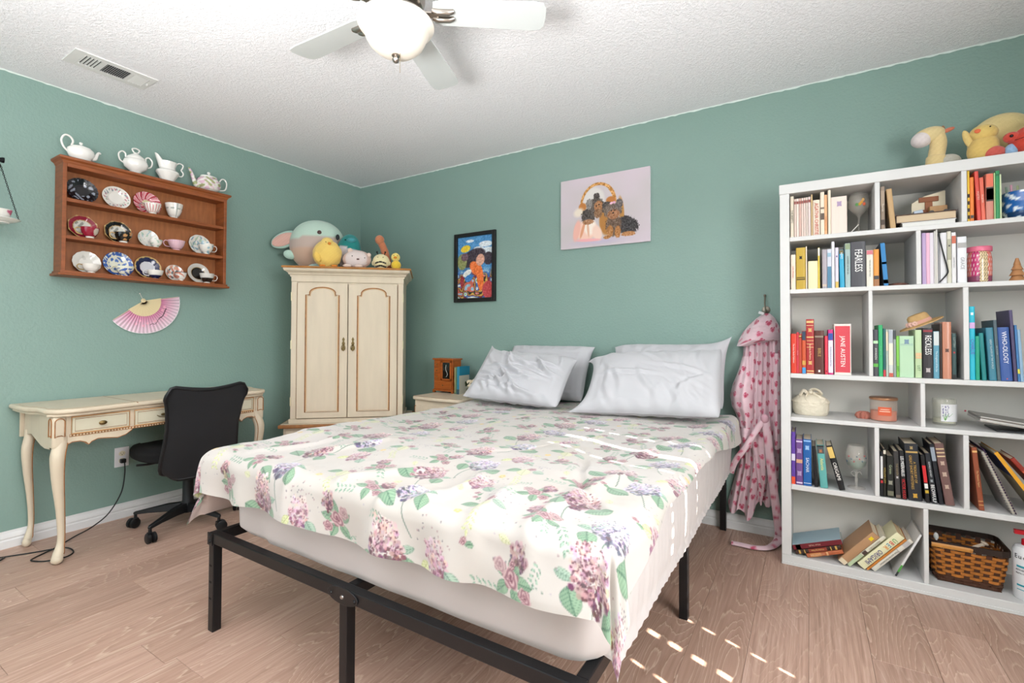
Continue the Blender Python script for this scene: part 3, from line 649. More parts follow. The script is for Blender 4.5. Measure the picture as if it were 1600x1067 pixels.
F(.66, -.50, .36, .26, '#3f3b3c', -.35); F(.30, -.45, .24, .34, '#6a5648'); F(.28, -.05, .28, .24, '#75675e'); F(.30, -.16, .19, .14, '#a07050'); F(.46, .12, .12, .14, '#6a6260')
F(.20, -.62, .10, .18, '#a87444'); F(.42, -.66, .09, .18, '#b07a4a'); F(.72, -.74, .22, .07, '#b07c50'); F(.10, -.78, .10, .05, '#a87444')
B(-.12, .17, .025, .03, '#1a1512', 0, 2, .5); B(-.20, .14, .02, .025, '#1a1512'); B(.24, -.05, .02, .02, '#1a1512'); B(.34, -.05, .02, .02, '#1a1512'); B(.29, -.12, .03, .02, '#1a1512')
B(.24, .16, .06, .04, '#e6b9cc', .3, 2, .3); B(.32, .17, .05, .04, '#dca6c0', -.3, 2, .3)
Pg = np.stack([X*CW, np.full_like(X, -.0206), Y*CH], -1); grid_obj('painted_front', Pg, M_dattr, cv, im, smooth=False)
# ================================================================ bed
bed = thing('bed_frame', 'black square-tube steel platform bed frame under the mattress', 'bed frame', (2.335, -1.04, 0))
bx0, bx1, by0, by1, zt = -.745, .745, -1.02, 1.01, .36
M_black2 = M_black
box('foot_rail', (bx0, bx1, by0, by0+.030, zt-.038, zt), M_black2, bed, .003)
box('head_rail', (bx0, bx1, by1-.03, by1, zt-.038, zt), M_black2, bed, .003)
for nm, x in (('side_rail', bx0), ('side_rail', bx1-.030), ('centre_rail', -.015)):
    box(nm, (x, x+.03, by0+.03, by1-.03, zt-.038, zt-.001), M_black2, bed, .003)
for k in range(12):
    y = by0+.12+k*.16; box('slat', (bx0+.03, bx1-.03, y, y+.03, zt-.02, zt-.003), M_black2, bed, .002)
for x in (bx0, bx1-.032, -.016):
    for y in (by0, -.02, by1-.032):
        l = box('leg', (x, x+.032, y-.0, y+.032, 0, zt-.038), M_black2, bed, .002)
        if y == by0 and x == bx0:
            mm = MB()
            for zz in (.12, .18, .24): mm.box(x+.006, x+.022, y-.0006, y, zz-.0035, zz+.0035)
            mm.build('slot_hole', M_dark, l, smooth=False)
MB().prism([(.065*cos(a)*(1 if abs(cos(a)) > .01 else 0)+(.0), .024*sin(a)) for a in np.linspace(0, 2*pi, 25)[:-1]], 'y', by0-.004, by0).build('joint_plate', M_black2, bed, loc=(0, 0, zt-.022), bevel=.001)
for x, c in ((-.05, M_black2), (0, mat('bolt_steel', '#b9b9b9', .3, metal=1)), (.05, M_black2)):
    MB().lathe([(.001, 0), (.006, 0), (.005, .003), (.001, .0035)], 12).build('bolt', c, bed, loc=(x, by0-.004, zt-.024), rot=(rad(90), 0, 0))
for x in (bx0+.012, bx1-.012):
    box('corner_bracket', (x-.016, x+.016, by0-.004, by0, zt-.045, zt), M_black2, bed, .001)
    for dz in (-.010, -.030): MB().lathe([(.001, 0), (.007, 0), (.006, .004), (.001, .005)], 12).build('bolt', M_black2, bed, loc=(x, by0-.004, zt+dz), rot=(rad(90), 0, 0))
# mattress with white fitted sheet
M_sheet = mat('white_cotton', '#c8c1bf', .9, bump=.12, bscale=12, bdist=.01, sheen=.2)
mt = thing('mattress', 'mattress in a white fitted sheet with pleated sides on the bed frame', 'mattress', (2.385, -1.02, 0))
hx, hy, R = .730, 1.010, .12; per = []
def rr_path(n=420):
    out = []; segs = [((hx-R, -hy), (hx-R, -hy+R), -pi/2), ]
    corners = [(hx-R, -hy+R, -pi/2), (hx-R, hy-R, 0), (-hx+R, hy-R, pi/2), (-hx+R, -hy+R, pi)]
    pts = []
    for cx, cy, a0 in corners:
        for k in range(15): a = a0+(pi/2)*k/14; pts.append((cx+R*cos(a), cy+R*sin(a), cos(a), sin(a)))
    res = []
    for i in range(len(pts)):
        a = pts[i]; b = pts[(i+1) % len(pts)]; d = math.hypot(b[0]-a[0], b[1]-a[1]); k = max(1, int(d/.012))
        for j in range(k): t = j/k; res.append(tuple(a[q]*(1-t)+b[q]*t for q in range(4)))
    return res
pp = rr_path(); rings = []
for z, ins, rip in ((.3614, .028, 0), (.352, .0, .7), (.3605, .0, .7), (.372, .006, 1.2), (.40, .0, .9), (.47, -.004, .6), (.54, -.002, .35), (.585, .006, .15), (.61, .022, 0), (.622, .055, 0)):
    ring = []
    for i, (x, y, nx, ny) in enumerate(pp):
        right = max(0, nx)**2; w_ = rip*(.0024*sin(y*150+1.5*sin(y*13))+.0018*sin(y*61))*right+rip*.0022*sin(x*17+2*sin(x*5))*(ny < -.5)
        low = z; ii = ins
        if ny < -.3 or right <= .5:
            low = max(z, .3605); ii = ins+(.030 if z < .37 else (.010 if z < .39 else 0))*(1+1.2*(x < -.5))
        else: low = z+.004*sin(y*9)*(z < .355); ii = ins if (z > .37 or z > .361) else 0
        ring.append((x-nx*ii+nx*w_, y-ny*ii+ny*w_, low))
    rings.append(ring)
MB().loft(rings).build('fitted_sheet', M_sheet, mt, ang=80)
# ---- duvet print painter (metres -> canvas)
xa, xb, yh, yf = 1.625, 3.120, -.20, -2.045
LO, FO = .29, .165; NS, NT = 720, 760
S = np.linspace(0, 1, NS)[None, :]; T = np.linspace(0, 1, NT)[:, None]
RO = np.interp(T, [0, .1, .3, .6, .75, .85, .93, 1], [.15, .13, .075, .05, .06, .095, .16, .22])
ss = (xa-LO)+S*((xb+RO)-(xa-LO)); tt = yh+T*((yf-FO)-yh)+0*S
CXm, CYm = S*2.02+0*T, T*2.19+0*S    # canvas metres
img = np.zeros((NT, NS, 3)); img[:] = hexa('#bab4ae'); img += (smooth_noise((NT, NS), (9, 8), 11)[..., None]-.5)*np.array([.03, .03, .045])
PXM = NS/2.02; PYM = NT/2.19; RR = np.random.RandomState(21)
def win(cx, cy, r):
    x0, x1 = int(max(0, (cx-r)*PXM)), int(min(NS, (cx+r)*PXM+1)); y0, y1 = int(max(0, (cy-r)*PYM)), int(min(NT, (cy+r)*PYM+1))
    if x1-x0 < 1 or y1-y0 < 1: return None
    sl = (slice(y0, y1), slice(x0, x1)); return sl, CXm[sl]-cx, CYm[sl]-cy
def put(sl, a, col): img[sl] = img[sl]*(1-a[..., None])+col*a[..., None]
def dot(cx, cy, r, col, al=.9):
    w_ = win(cx, cy, r+.004)
    if w_ is None: return
    sl, X, Y = w_; put(sl, np.clip((r-np.hypot(X, Y))/.0018+.5, 0, 1)*al, col)
def leaf(cx, cy, L, Wd, rot, dark, lightc, al=.9):
    w_ = win(cx, cy, L*.6+.01)
    if w_ is None: return
    sl, X, Y = w_; c, s = cos(rot), sin(rot); u = (X*c+Y*s)/(L/2); v = (-X*s+Y*c)/(Wd/2)
    edge = np.clip(1-np.abs(u)**2.2, 0, 1)*(1-.25*u); d = edge-np.abs(v); a = np.clip(d/.14, 0, 1)*(np.abs(u) < 1)
    vein = np.clip(1-np.abs(((u*4.2-np.abs(v)*1.7) % 1)-.5)*4.5, 0, 1)*.55+np.clip(1-np.abs(v)*9, 0, 1)*.8+np.clip(1-d/.22, 0, 1)*.7
    sh = np.clip(vein, 0, 1)[..., None]*.8+.15*(v > 0)[..., None]; put(sl, a*al, lightc*(1-sh)+dark*sh)
def hyd(cx, cy, r, top, mid, dk_, n, sq=1.15):
    for k in range(n):
        a = RR.rand()*6.283; q = math.sqrt(RR.rand())*r*(1+.10*sin(5*a)); x, y = q*cos(a)*.9, q*sin(a)*sq; f = (y/r+1)/2+RR.randn()*.22
        col = (top*(1-f)+mid*f) if f < .75 else (mid*.5+dk_*.5 if RR.rand() < .5 else dk_)
        dot(cx+x, cy+y, .0042+.0028*RR.rand(), np.clip(col+RR.randn(3)*.03, 0, 1), .85)
    for k in range(n//2):
        a = RR.rand()*6.283; q = math.sqrt(RR.rand())*r; dot(cx+q*cos(a)*.88, cy+q*sin(a)*sq, .0018+.001*RR.rand(), dk_, .75)
def rose(cx, cy, r, c1, c2):
    w_ = win(cx, cy, r*1.2)
    if w_ is None: return
    sl, X, Y = w_; d = np.hypot(X, Y*1.1)/r; an = np.arctan2(Y, X); rim = 1+.10*np.cos(5*an+cx*40); a = np.clip((rim-d)/.12, 0, 1)
    k = .5+.5*np.sin(d*13+2.2*np.sin(an*2.5+cx*9)); k = np.clip(k*.75+(1-d)*.45*(d < .35), 0, 1)[..., None]; put(sl, a*.92, c1*(1-k)+c2*k)
def sprig(cx, cy, rot, n, dark, lightc, sp=.016, sz=.018):
    x, y, a = cx, cy, rot
    for k in range(n):
        leaf(x+cos(a+1.1)*sz*.5, y+sin(a+1.1)*sz*.5, sz, sz*.45, a+.8, dark, lightc); leaf(x+cos(a-1.1)*sz*.5, y+sin(a-1.1)*sz*.5, sz, sz*.45, a-.8, dark, lightc)
        x += cos(a)*sp; y += sin(a)*sp; a += RR.randn()*.18
def stem(x, y, x2, y2, col):
    n = int(math.hypot(x2-x, y2-y)/.002)+1; b = RR.randn()*.012
    for k in range(n): t = k/n; dot(x+(x2-x)*t+b*sin(pi*t), y+(y2-y)*t, .0014, col, .8)
h = hexa; G1, G1l = h('#2a4f3d'), h('#7c9c7f'); G2, G2l = h('#3c5e4f'), h('#98b09d'); G3, G3l = h('#7f8c4a'), h('#cdd0a0'); YL = h('#d2b05c')
PK, PKm, PL_ = h('#b99c9b'), h('#8a6870'), h('#553240'); LV, LVm, LVd = h('#c9c3cf'), h('#938aa0'), h('#4b4656'); RSl, RSd = h('#bb9a9b'), h('#683a49')
pts_ = []
for gy in range(13):
    for gx in range(11): pts_.append((.06+gx*.194+(.097 if gy % 2 else 0)+RR.randn()*.018, .04+gy*.176+RR.randn()*.018, (gx*2+gy*3) % 6))
for (cx, cy, k) in pts_:
    f = 1 if RR.rand() < .5 else -1
    if k in (0, 3):
        stem(cx, cy+.03, cx+.03*f, cy+.16, G2)
        leaf(cx-.062*f, cy+.062, .085, .062, .5*f+pi*(f < 0), G1, G1l); leaf(cx+.060*f, cy+.055, .062, .050, 1.5, G1, G1l); leaf(cx+.065*f, cy+.005, .05, .024, -.3*f, G2, G2l)
        if k == 0: hyd(cx, cy, .058, h('#cfb3b2'), PKm, PL_, 260, 1.25)
        else: hyd(cx, cy, .060, LV, LVm, LVd, 190, 1.0)
    elif k in (1, 4):
        for j in range(5): a = j*1.25+cx*7; leaf(cx+.036*cos(a), cy+.036*sin(a), .052, .030, a, G1, G1l)
        rose(cx, cy-.004, .026, RSl, RSd); rose(cx+.036*f, cy+.022, .018, RSl, RSd); rose(cx-.03*f, cy-.026, .02, PK, PKm); sprig(cx-.05*f, cy+.035, 2.2+f, 5, G2, G2l)
        hyd(cx+.03*f, cy-.05, .026, PK, PKm, PL_, 60)
    elif k == 2:
        hyd(cx, cy, .046, h('#cbb5b5'), h('#ab8790'), h('#74485a'), 130); leaf(cx+.05, cy+.042, .060, .042, .9, G2, G2l); leaf(cx-.052, cy+.035, .05, .03, 2.3, G3, G3l)
        for j in range(22): dot(cx+RR.randn()*.035, cy-.06+RR.randn()*.022, .0022, LVd if j % 2 else PKm, .7)
    else:
        leaf(cx, cy, .072, .050, 1.35, G3, G3l, .55); leaf(cx+.048, cy-.02, .052, .034, .3, G2, G2l, .75); leaf(cx-.045, cy-.01, .06, .04, 2.6, G1, G1l); sprig(cx, cy+.045, 1.2, 6, G3, G3l)
        rose(cx+.012, cy-.042, .017, PK, RSd)
        for j in range(5): a = j*1.257; dot(cx-.055+.008*cos(a), cy+.055+.008*sin(a), .0055, YL, .7)
        for j in range(30): dot(cx+.03+RR.randn()*.03, cy-.075+RR.randn()*.02, .0022, LVm if j % 3 else LVd, .7)
for j in range(1500):
    x, y = RR.rand()*2.02, RR.rand()*2.19
    if (np.sin(x*9+2)*np.sin(y*8+1)) > .1: dot(x, y, .0018+.001*RR.rand(), [LVm, PKm, G2, LVd][RR.randint(4)], .5)
for j in range(190):
    x, y = RR.rand()*2.02, RR.rand()*2.19; c = RR.randint(3)
    if c == 0: sprig(x, y, RR.rand()*6.28, 4, G2, G2l, .013, .014)
    elif c == 1: rose(x, y, .011, RSl, RSd); leaf(x+.014, y+.010, .026, .015, RR.rand()*6, G1, G1l)
    else: leaf(x, y, .038, .022, RR.rand()*6.28, G3, G3l, .6)
# ---- duvet shape
ox = np.where(ss < xa, xa-ss, np.where(ss > xb, ss-xb, 0)); sxn = np.where(ss < xa, -1.0, 1.0)
oy = np.where(tt < yf, yf-tt, 0); pn = np.where(ss < 2.3, 3.0, 2.0); r_ = (ox**pn+oy**pn)**(1/pn); phi = np.arctan2(oy, np.maximum(ox, 1e-9)); rho = .045
ang = np.minimum(r_/rho, pi/2*.93); ext = np.maximum(r_-rho*pi/2*.93, 0)
left = (ss < xa)
corner = np.sin(2*np.clip(phi, 0, pi/2))**2*np.clip(r_/.12, 0, 1)
flare = .10+np.where(left, .22, .02)*np.clip(ox/.2, 0, 1)
outd = rho*np.sin(ang)+ext*np.sin(flare); drop = rho*(1-np.cos(ang))+ext*np.cos(flare)
wav = .012*np.sin(ss*21+1.3*np.sin(ss*7))*np.clip(oy/.15, 0, 1)*(ox == 0)+.010*np.sin(tt*16)*np.clip(ox/.12, 0, 1)*(oy == 0)
wav += corner*(.020*np.sin(phi*6+.6)+.008*np.sin(phi*13)); outd = outd+wav*np.clip(r_/.05, 0, 1)
X = np.clip(ss, xa, xb)+sxn*outd*np.cos(phi)*(ox > 0)+0
Yy = np.maximum(tt, yf)-np.where(ox > 0, outd*np.sin(phi), outd)*(oy > 0)
n1 = smooth_noise((NT, NS), (7, 6), 31); n2 = smooth_noise((NT, NS), (19, 15), 32); n3 = smooth_noise((NT, NS), (46, 40), 33)
top = .640+.022*n1+.010*n2+.004*n3
ew = np.exp(-((np.minimum(np.abs(ss-xb), np.abs(ss-xa)))/.09)**2)+np.exp(-((tt-yf)/.09)**2)*.6
top = top+.012*np.clip(ew, 0, 1.2)
# creases: fold lines across the duvet and soft rucks near the foot
def crease(x0, y0, x1, y1, a, w_):
    dx, dy = x1-x0, y1-y0; L = math.hypot(dx, dy); u = ((ss-x0)*dx+(tt-y0)*dy)/L; v = (-(ss-x0)*dy+(tt-y0)*dx)/L+.02*np.sin(u*9+x0*7)
    return a*np.exp(-(v/w_)**2)*np.clip(u/.08, 0, 1)*np.clip((L-u)/.08, 0, 1)
for c in ((1.9, -1.9, 2.1, -1.55, .014, .02), (2.3, -2.1, 2.45, -1.75, .014, .022), (2.62, -2.1, 2.60, -1.70, .016, .025), (2.80, -2.2, 2.78, -1.8, .018, .03), (2.95, -2.2, 2.98, -1.5, .014, .03), (3.05, -1.9, 2.75, -1.35, -.012, .015), (2.45, -1.6, 2.75, -.9, -.006, .007), (1.75, -2.05, 1.85, -1.6, .012, .02), (2.9, -1.35, 3.1, -.8, .008, .02), (2.05, -1.35, 2.3, -.7, -.005, .008), (2.5, -2.2, 2.52, -1.9, .016, .02), (2.1, -2.2, 2.12, -1.95, .014, .02), (1.85, -1.1, 1.78, -.6, .008, .03)):
    top = top+crease(*c)
Z = top-drop
Yy = Yy-(n2-.5)*.02*np.clip(oy/.1, 0, 1)
Y2 = np.where(oy > 0, Yy-.35*(top-.655)*np.clip(oy/.1, 0, 1), Yy)
dv = thing('duvet', 'ivory duvet printed with mauve hydrangeas, roses and green leaves over the bed', 'duvet', (2.38, -1.05, .62))
P = np.stack([X-2.38, Y2+1.05, Z-.62], -1)
M_duvet = mat('duvet_cotton', '#ffffff', .72, attr='Col', bump=.10, bscale=700, bdist=.0008, sheen=.25)
M_lining = mat('duvet_lining', '#dccfcb', .85)
do = grid_obj('printed_cover', P[:, ::-1], M_duvet, dv, img[:, ::-1])
# plain lining just beneath (same shape, coarser)
# plain lining: same cloth offset 9 mm inward along its normal, sewn to the print at the hem
Q = P[::8, ::8].copy(); N_ = np.cross(np.gradient(Q, axis=1), np.gradient(Q, axis=0)); N_ /= np.linalg.norm(N_, axis=2, keepdims=True)+1e-9
N_ *= np.where(N_[N_.shape[0]//3, N_.shape[1]//2, 2] > 0, 1, -1)
hh_ = np.minimum.reduce([np.minimum(np.arange(Q.shape[1]), Q.shape[1]-1-np.arange(Q.shape[1]))[None, :]+0*np.arange(Q.shape[0])[:, None], (Q.shape[0]-1-np.arange(Q.shape[0]))[:, None]+0*np.arange(Q.shape[1])[None, :]])
grid_obj('lining', Q-N_*(.002+.012*np.clip(hh_/3, 0, 1))[..., None], M_lining, dv)
# ================================================================ pillows
M_pil = mat('pillow_cotton', '#b9b9bd', .85, bump=.06, bscale=14, bdist=.01, sheen=.2)
def pillow(label, c, w_, hgt, tk, tilt, rz, seed, ears=(), wr=.012, roll=0, wdir=.9):
    n, m = 130, 90; U, V = np.meshgrid(np.linspace(-1, 1, n), np.linspace(-1, 1, m)); o = thing('pillow', label, 'pillow', c, 0, 'white pillows at the head of the bed')
    o.rotation_euler = (rad(tilt), rad(roll), rad(rz))
    def side(sg, sd):
        rc = 1-.045*np.clip(np.abs(U*V), 0, 1)**5; x = w_/2*U*(.965+.035*V**2)*rc; y = hgt/2*V*(.96+.04*U**2)*rc; th = tk/2*((1-np.abs(U)**3.4)**.52)*((1-np.abs(V)**3.0)**.52)
        g = np.clip((1-np.abs(U)**6)*(1-np.abs(V)**6), 0, 1)
        r = np.random.RandomState(sd); q = np.zeros_like(U)
        for k in range(20):
            a = wdir+r.randn()*.45; px, py = r.uniform(-.9, .9), r.uniform(-.9, .7); u = (U-px)*cos(a)+(V-py)*sin(a); v = -(U-px)*sin(a)+(V-py)*cos(a)+.10*np.sin(u*3+k)
            q += r.uniform(.5, 1.1)*(np.exp(-(v/.050)**2)-.6*np.exp(-((v-.09)/.05)**2))*np.exp(-(u/.45)**2)
        q += .6*(smooth_noise(U.shape, (5, 6), sd+5)-.5)
        edge = np.clip(1-np.maximum(np.abs(U), np.abs(V)), 0, .25)/.25
        th = th+wr*q*g*edge+.006*np.sin(U*23+sd)*(1-edge)*edge*3
        for (eu, ev, dx, dy, pw) in ears:
            f = np.clip((U*eu+1)/2, 0, 1)**pw*np.clip((V*ev+1)/2, 0, 1)**pw; x = x+dx*f; y = y+dy*f
        return np.stack([x, y, sg*th+.0005*sg], -1)
    a = grid_obj('pillowcase', side(1, seed), M_pil, o); bb = side(-1, seed+50)[:, ::-1]
    grid_obj('pillowcase_back', bb, M_pil, o)
    return o
pillow('white pillow standing at the back against the wall, by the nightstand', (1.985, -.150, .850), .62, .38, .14, 66, -2, 3, ears=((1, 1, .03, .0, 9),), wr=.006, wdir=.3)
pillow('heavily creased white pillow propped in front, nearer the nightstand', (1.95, -.415, .828), .64, .40, .17, 44, 3, 8, ears=((-1, 1, -.02, .07, 11), (1, 1, .02, -.02, 8), (-1, -1, -.03, 0, 9)), wr=.026, roll=2, wdir=2.3)
pillow('white pillow with a pointed corner standing against the wall, nearer the robe', (2.775, -.145, .868), .64, .38, .14, 68, 2, 14, ears=((1, 1, .035, .055, 12), (-1, 1, -.02, -.02, 9)), wr=.006, wdir=1.4)
pillow('plump smooth white pillow propped in front, nearer the robe', (2.765, -.405, .840), .70, .43, .18, 46, 4, 23, ears=((-1, -1, -.10, -.01, 9), (-1, 1, -.06, -.06, 8), (1, 1, .0, .03, 10)), wr=.011, roll=-2, wdir=2.0)
# ================================================================ robe on wall hook
hk = thing('wall_hook', 'small antique brass hook on the teal wall holding the robe', 'hook', (3.281, 0, 1.235))
MB().lathe([(.001, 0), (.021, 0), (.021, .003), (.015, .006), (.001, .006)], 24).build('back_disc', mat('hook_metal', '#8c8478', .35, metal=.9), hk, rot=(rad(90), 0, 0))
m = MB(); m.tube(bez([(0, -.006, -.012), (0, -.030, -.020), (0, -.040, .0), (-.004, -.034, .03), (-.004, -.020, .062), (-.004, -.022, .076)], 6), .0042, 8).ball((-.004, -.022, .079), .007, 10, 8)
m.tube(bez([(0, -.006, .0), (0, -.026, -.028), (.004, -.040, -.022)], 6), .004, 8); m.build('prongs', MATS['hook_metal'], hk)
HE = []
rh = np.random.RandomState(5)
for gy in range(26):
    for gx in range(16): HE.append((gx*.066+(.033 if gy % 2 else 0)+rh.randn()*.006, gy*.052+rh.randn()*.006, rh.uniform(-.5, .5), rh.uniform(.0155, .0195), '#b5405c' if rh.rand() < .75 else '#c9607a'))
def hearts(u, v, base='#dabcc4'):
    shp = u.shape; col = np.zeros(shp+(3,)); col[:] = hexa(base); col += (smooth_noise(shp if len(shp) == 2 else (shp[0], 1), (20, 12) if len(shp) == 2 else (20, 1), 3).reshape(shp)[..., None]-.5)*.05
    for hx_, hy_, a, s_, c in HE:
        X_ = u-hx_; Y_ = v-hy_; mk = (abs(X_) < .022) & (abs(Y_) < .022)
        if not mk.any(): continue
        x = (X_[mk]*cos(a)+Y_[mk]*sin(a))/s_; y = (-X_[mk]*sin(a)+Y_[mk]*cos(a))/s_
        y = -y+.15; f = (x*x+y*y-.55)**3-x*x*y**3*1.0; k = np.clip(-f*14+.3, 0, 1)[:, None]
        col[mk] = col[mk]*(1-k)+hexa(c)*k
    return col
M_robe = mat('robe_fleece', '#ffffff', .95, attr='Col', bump=.25, bscale=500, bdist=.0015, sheen=.5)
rb = thing('bathrobe', 'pink fleece bathrobe with red hearts hanging from the wall hook', 'bathrobe', (3.25, -.07, 1.20))
def cloth(nm, zs, xl, xr, dep, yc, folds, fa, seed, hem=None, u0=0):
    m_, n_ = 260, 220; t = np.linspace(0, 1, m_)[:, None]; a = np.linspace(0, 1, n_)[None, :]
    z = zs[0]+(zs[-1]-zs[0])*t+0*a; zi = -z; L = np.interp(zi, [-q for q in zs], xl); Rr = np.interp(zi, [-q for q in zs], xr); D = np.interp(zi, [-q for q in zs], dep)
    r = np.random.RandomState(seed); ph = r.rand(4)*6
    bul = np.sin(pi*a)**.55
    dx = .35*np.sin(t*5+ph[3])
    fold = np.sin(2*pi*folds*(a+.04*dx)+ph[0])*.6+np.sin(2*pi*folds*1.7*(a+.03*dx)+ph[1])*.35+np.sin(2*pi*folds*.55*a+ph[2])*.4
    amp = fa*np.clip(t/.15, .15, 1)*np.clip(np.sin(pi*a)*2.2, 0, 1)
    x = L+(Rr-L)*(a+.010*np.sin(2*pi*folds*a+ph[1])); y = yc-D*bul-amp*fold
    if hem is not None: z = z-hem(a, x)*t**6
    y = np.minimum(y, -.008)
    wid = np.maximum(np.gradient(x, axis=1)**2+np.gradient(y, axis=1)**2+np.gradient(z, axis=1)**2, 1e-12)**.5
    uu = np.cumsum(wid, axis=1); uu = uu-uu[:, n_//2][:, None]+.5+u0; vv = zs[0]-z+.0*a
    P_ = np.stack([x-3.25, y+.07, z-1.20], -1); return grid_obj(nm, P_, M_robe, rb, hearts(uu, vv))
cloth('body', [1.205, 1.15, 1.08, .95, .80, .70, .60, .40, .13], [3.262, 3.22, 3.17, 3.165, 3.155, 3.150, 3.150, 3.145, 3.085], [3.305, 3.335, 3.35, 3.355, 3.358, 3.358, 3.352, 3.345, 3.335], [.02, .06, .085, .10, .11, .11, .09, .10, .08], -.012, 5.2, .016, 4,
      hem=lambda a, x: .05*np.sin(a*5.2)-.03+.03*np.sin(a*17))
cloth('hood', [1.215, 1.19, 1.15, 1.11, 1.07, 1.035], [3.268, 3.235, 3.195, 3.165, 3.145, 3.135], [3.30, 3.325, 3.345, 3.355, 3.350, 3.20], [.03, .07, .10, .125, .13, .10], -.014, 1.3, .006, 9, u0=.1)
cloth('left_sleeve', [.98, .90, .82, .76, .70, .66, .60, .555], [3.165, 3.145, 3.115, 3.102, 3.11, 3.13, 3.145, 3.145], [3.22, 3.23, 3.24, 3.24, 3.24, 3.24, 3.23, 3.225], [.06, .10, .13, .14, .14, .13, .12, .12], -.02, 1.6, .008, 12, u0=.2)
cloth('sleeve_cuff', [.60, .56, .52, .49], [3.142, 3.140, 3.140, 3.142], [3.235, 3.238, 3.238, 3.236], [.13, .14, .14, .135], -.02, 1.1, .004, 15, u0=.33)
cloth('right_sleeve', [1.0, .90, .75, .62, .50], [3.315, 3.312, 3.31, 3.308, 3.308], [3.360, 3.360, 3.360, 3.360, 3.358], [.08, .11, .12, .12, .11], -.02, 1.0, .006, 18, u0=.4)
cloth('front_panel', [.66, .58, .48, .38, .27], [3.20, 3.19, 3.205, 3.225, 3.245], [3.33, 3.325, 3.32, 3.31, 3.295], [.10, .12, .13, .125, .11], -.02, 2.3, .012, 25, hem=lambda a, x: .06*np.sin(a*6)+.02, u0=.15)
def belt(nm, pts, wd):
    c = bez(pts, 8); m_ = len(c); cols = 9; P_ = np.zeros((m_, cols, 3)); s_ = 0
    UU = np.zeros((m_, cols)); VV = np.zeros((m_, cols))
    for i in range(m_):
        p = Vector(c[i]); q = Vector(c[min(i+1, m_-1)])-Vector(c[max(i-1, 0)]); q.normalize(); flat = 1 if p.z > .05 else 0
        side = (Vector((0, 1, 0)).cross(q) if flat else Vector((0, 0, 1)).cross(q)).normalized()
        if i: s_ += (p-Vector(c[i-1])).length
        for j in range(cols):
            k = (j/(cols-1)-.5)*2; e = p+side*k*wd*.5+(Vector((0, -1, 0)) if flat else Vector((0, 0, 1)))*(.009*(1-k*k)+.004)
            P_[i, j] = tuple(e-Vector((3.25, -.07, 1.20))); UU[i, j] = .45+k*wd*.5; VV[i, j] = s_
    o = grid_obj(nm, P_, M_robe, rb, hearts(UU, VV)); d = o.modifiers.new('t', 'SOLIDIFY'); d.thickness = .004; return o
belt('belt_end', [(3.282, -.155, .66), (3.24, -.172, .59), (3.19, -.18, .50), (3.152, -.175, .44), (3.128, -.160, .385), (3.118, -.140, .35)], .030)
belt('belt_tail', [(3.285, -.155, .66), (3.295, -.165, .58), (3.31, -.165, .42), (3.325, -.15, .26), (3.338, -.12, .12), (3.342, -.10, .05), (3.335, -.12, .014), (3.30, -.20, .004), (3.24, -.235, .003), (3.18, -.235, .003), (3.13, -.238, .003)], .040)
MB().ball((.033, -.095, -.54), (.020, .016, .024), 14, 10).build('belt_knot', mat('robe_pink', '#d0a4b0', .95, bump=.3, bscale=400), rb)
box('care_tag', (-.006, .020, -.012, -.009, .012, .026), mat('tag_white', '#dedede', .6), rb, 0, rot=(0, rad(20), 0))
# ================================================================ bookshelf
bs = thing('bookshelf', 'tall white open bookshelf with staggered compartments against back wall', 'bookshelf', (3.364, -.33, 0))
SX, SW = 3.364, 1.036; SD = .315; SF = -.33
def sb(nm, x0, x1, z0, z1, y0=0, y1=SD, bev=.0025): return box(nm, (x0-SX, x1-SX, y0, y1, z0, z1), M_white, bs, bev)
sb('side_panel', 3.364, 3.405, .046, 1.778); sb('side_panel', 4.36, 4.40, .046, 1.778)
sb('plinth', 3.364, 4.40, 0, .046); sb('plinth_strip', 3.364, 4.40, .001, .014, -.004, 0, .001); sb('top_board', 3.362, 4.402, 1.778, 1.825, -.001)
SZ = [.046, .384, .706, .913, 1.315, 1.567]
for a, b in ((.360, .384), (.686, .706), (.891, .913), (1.295, 1.315), (1.546, 1.567)): sb('shelf_board', 3.405, 4.36, a, b, .001)
box('back_panel', (3.405-SX, 4.36-SX, SD-.012, SD, .046, 1.778), M_shelfback, bs, .0005)
for z0, z1, xs in ((.046, .36, ((3.890, 3.907),)), (.384, .686, ((3.726, 3.743), (4.019, 4.037))), (.706, .891, ((3.885, 3.901),)), (.913, 1.295, ((3.709, 3.724), (4.024, 4.042))), (1.315, 1.546, ((3.876, 3.893),)), (1.567, 1.778, ((3.735, 3.754), (4.023, 4.041)))):
    for a, b in xs: sb('divider', a, b, z0, z1, .001, SD-.012)
MB().lathe([(.001, 0), (.004, 0), (.001, .0015)], 12).build('pin_sticker', mat('pink_sticker', '#d5566a', .6), bs, loc=(.724, SD-.0125, .752), rot=(rad(90), 0, 0))
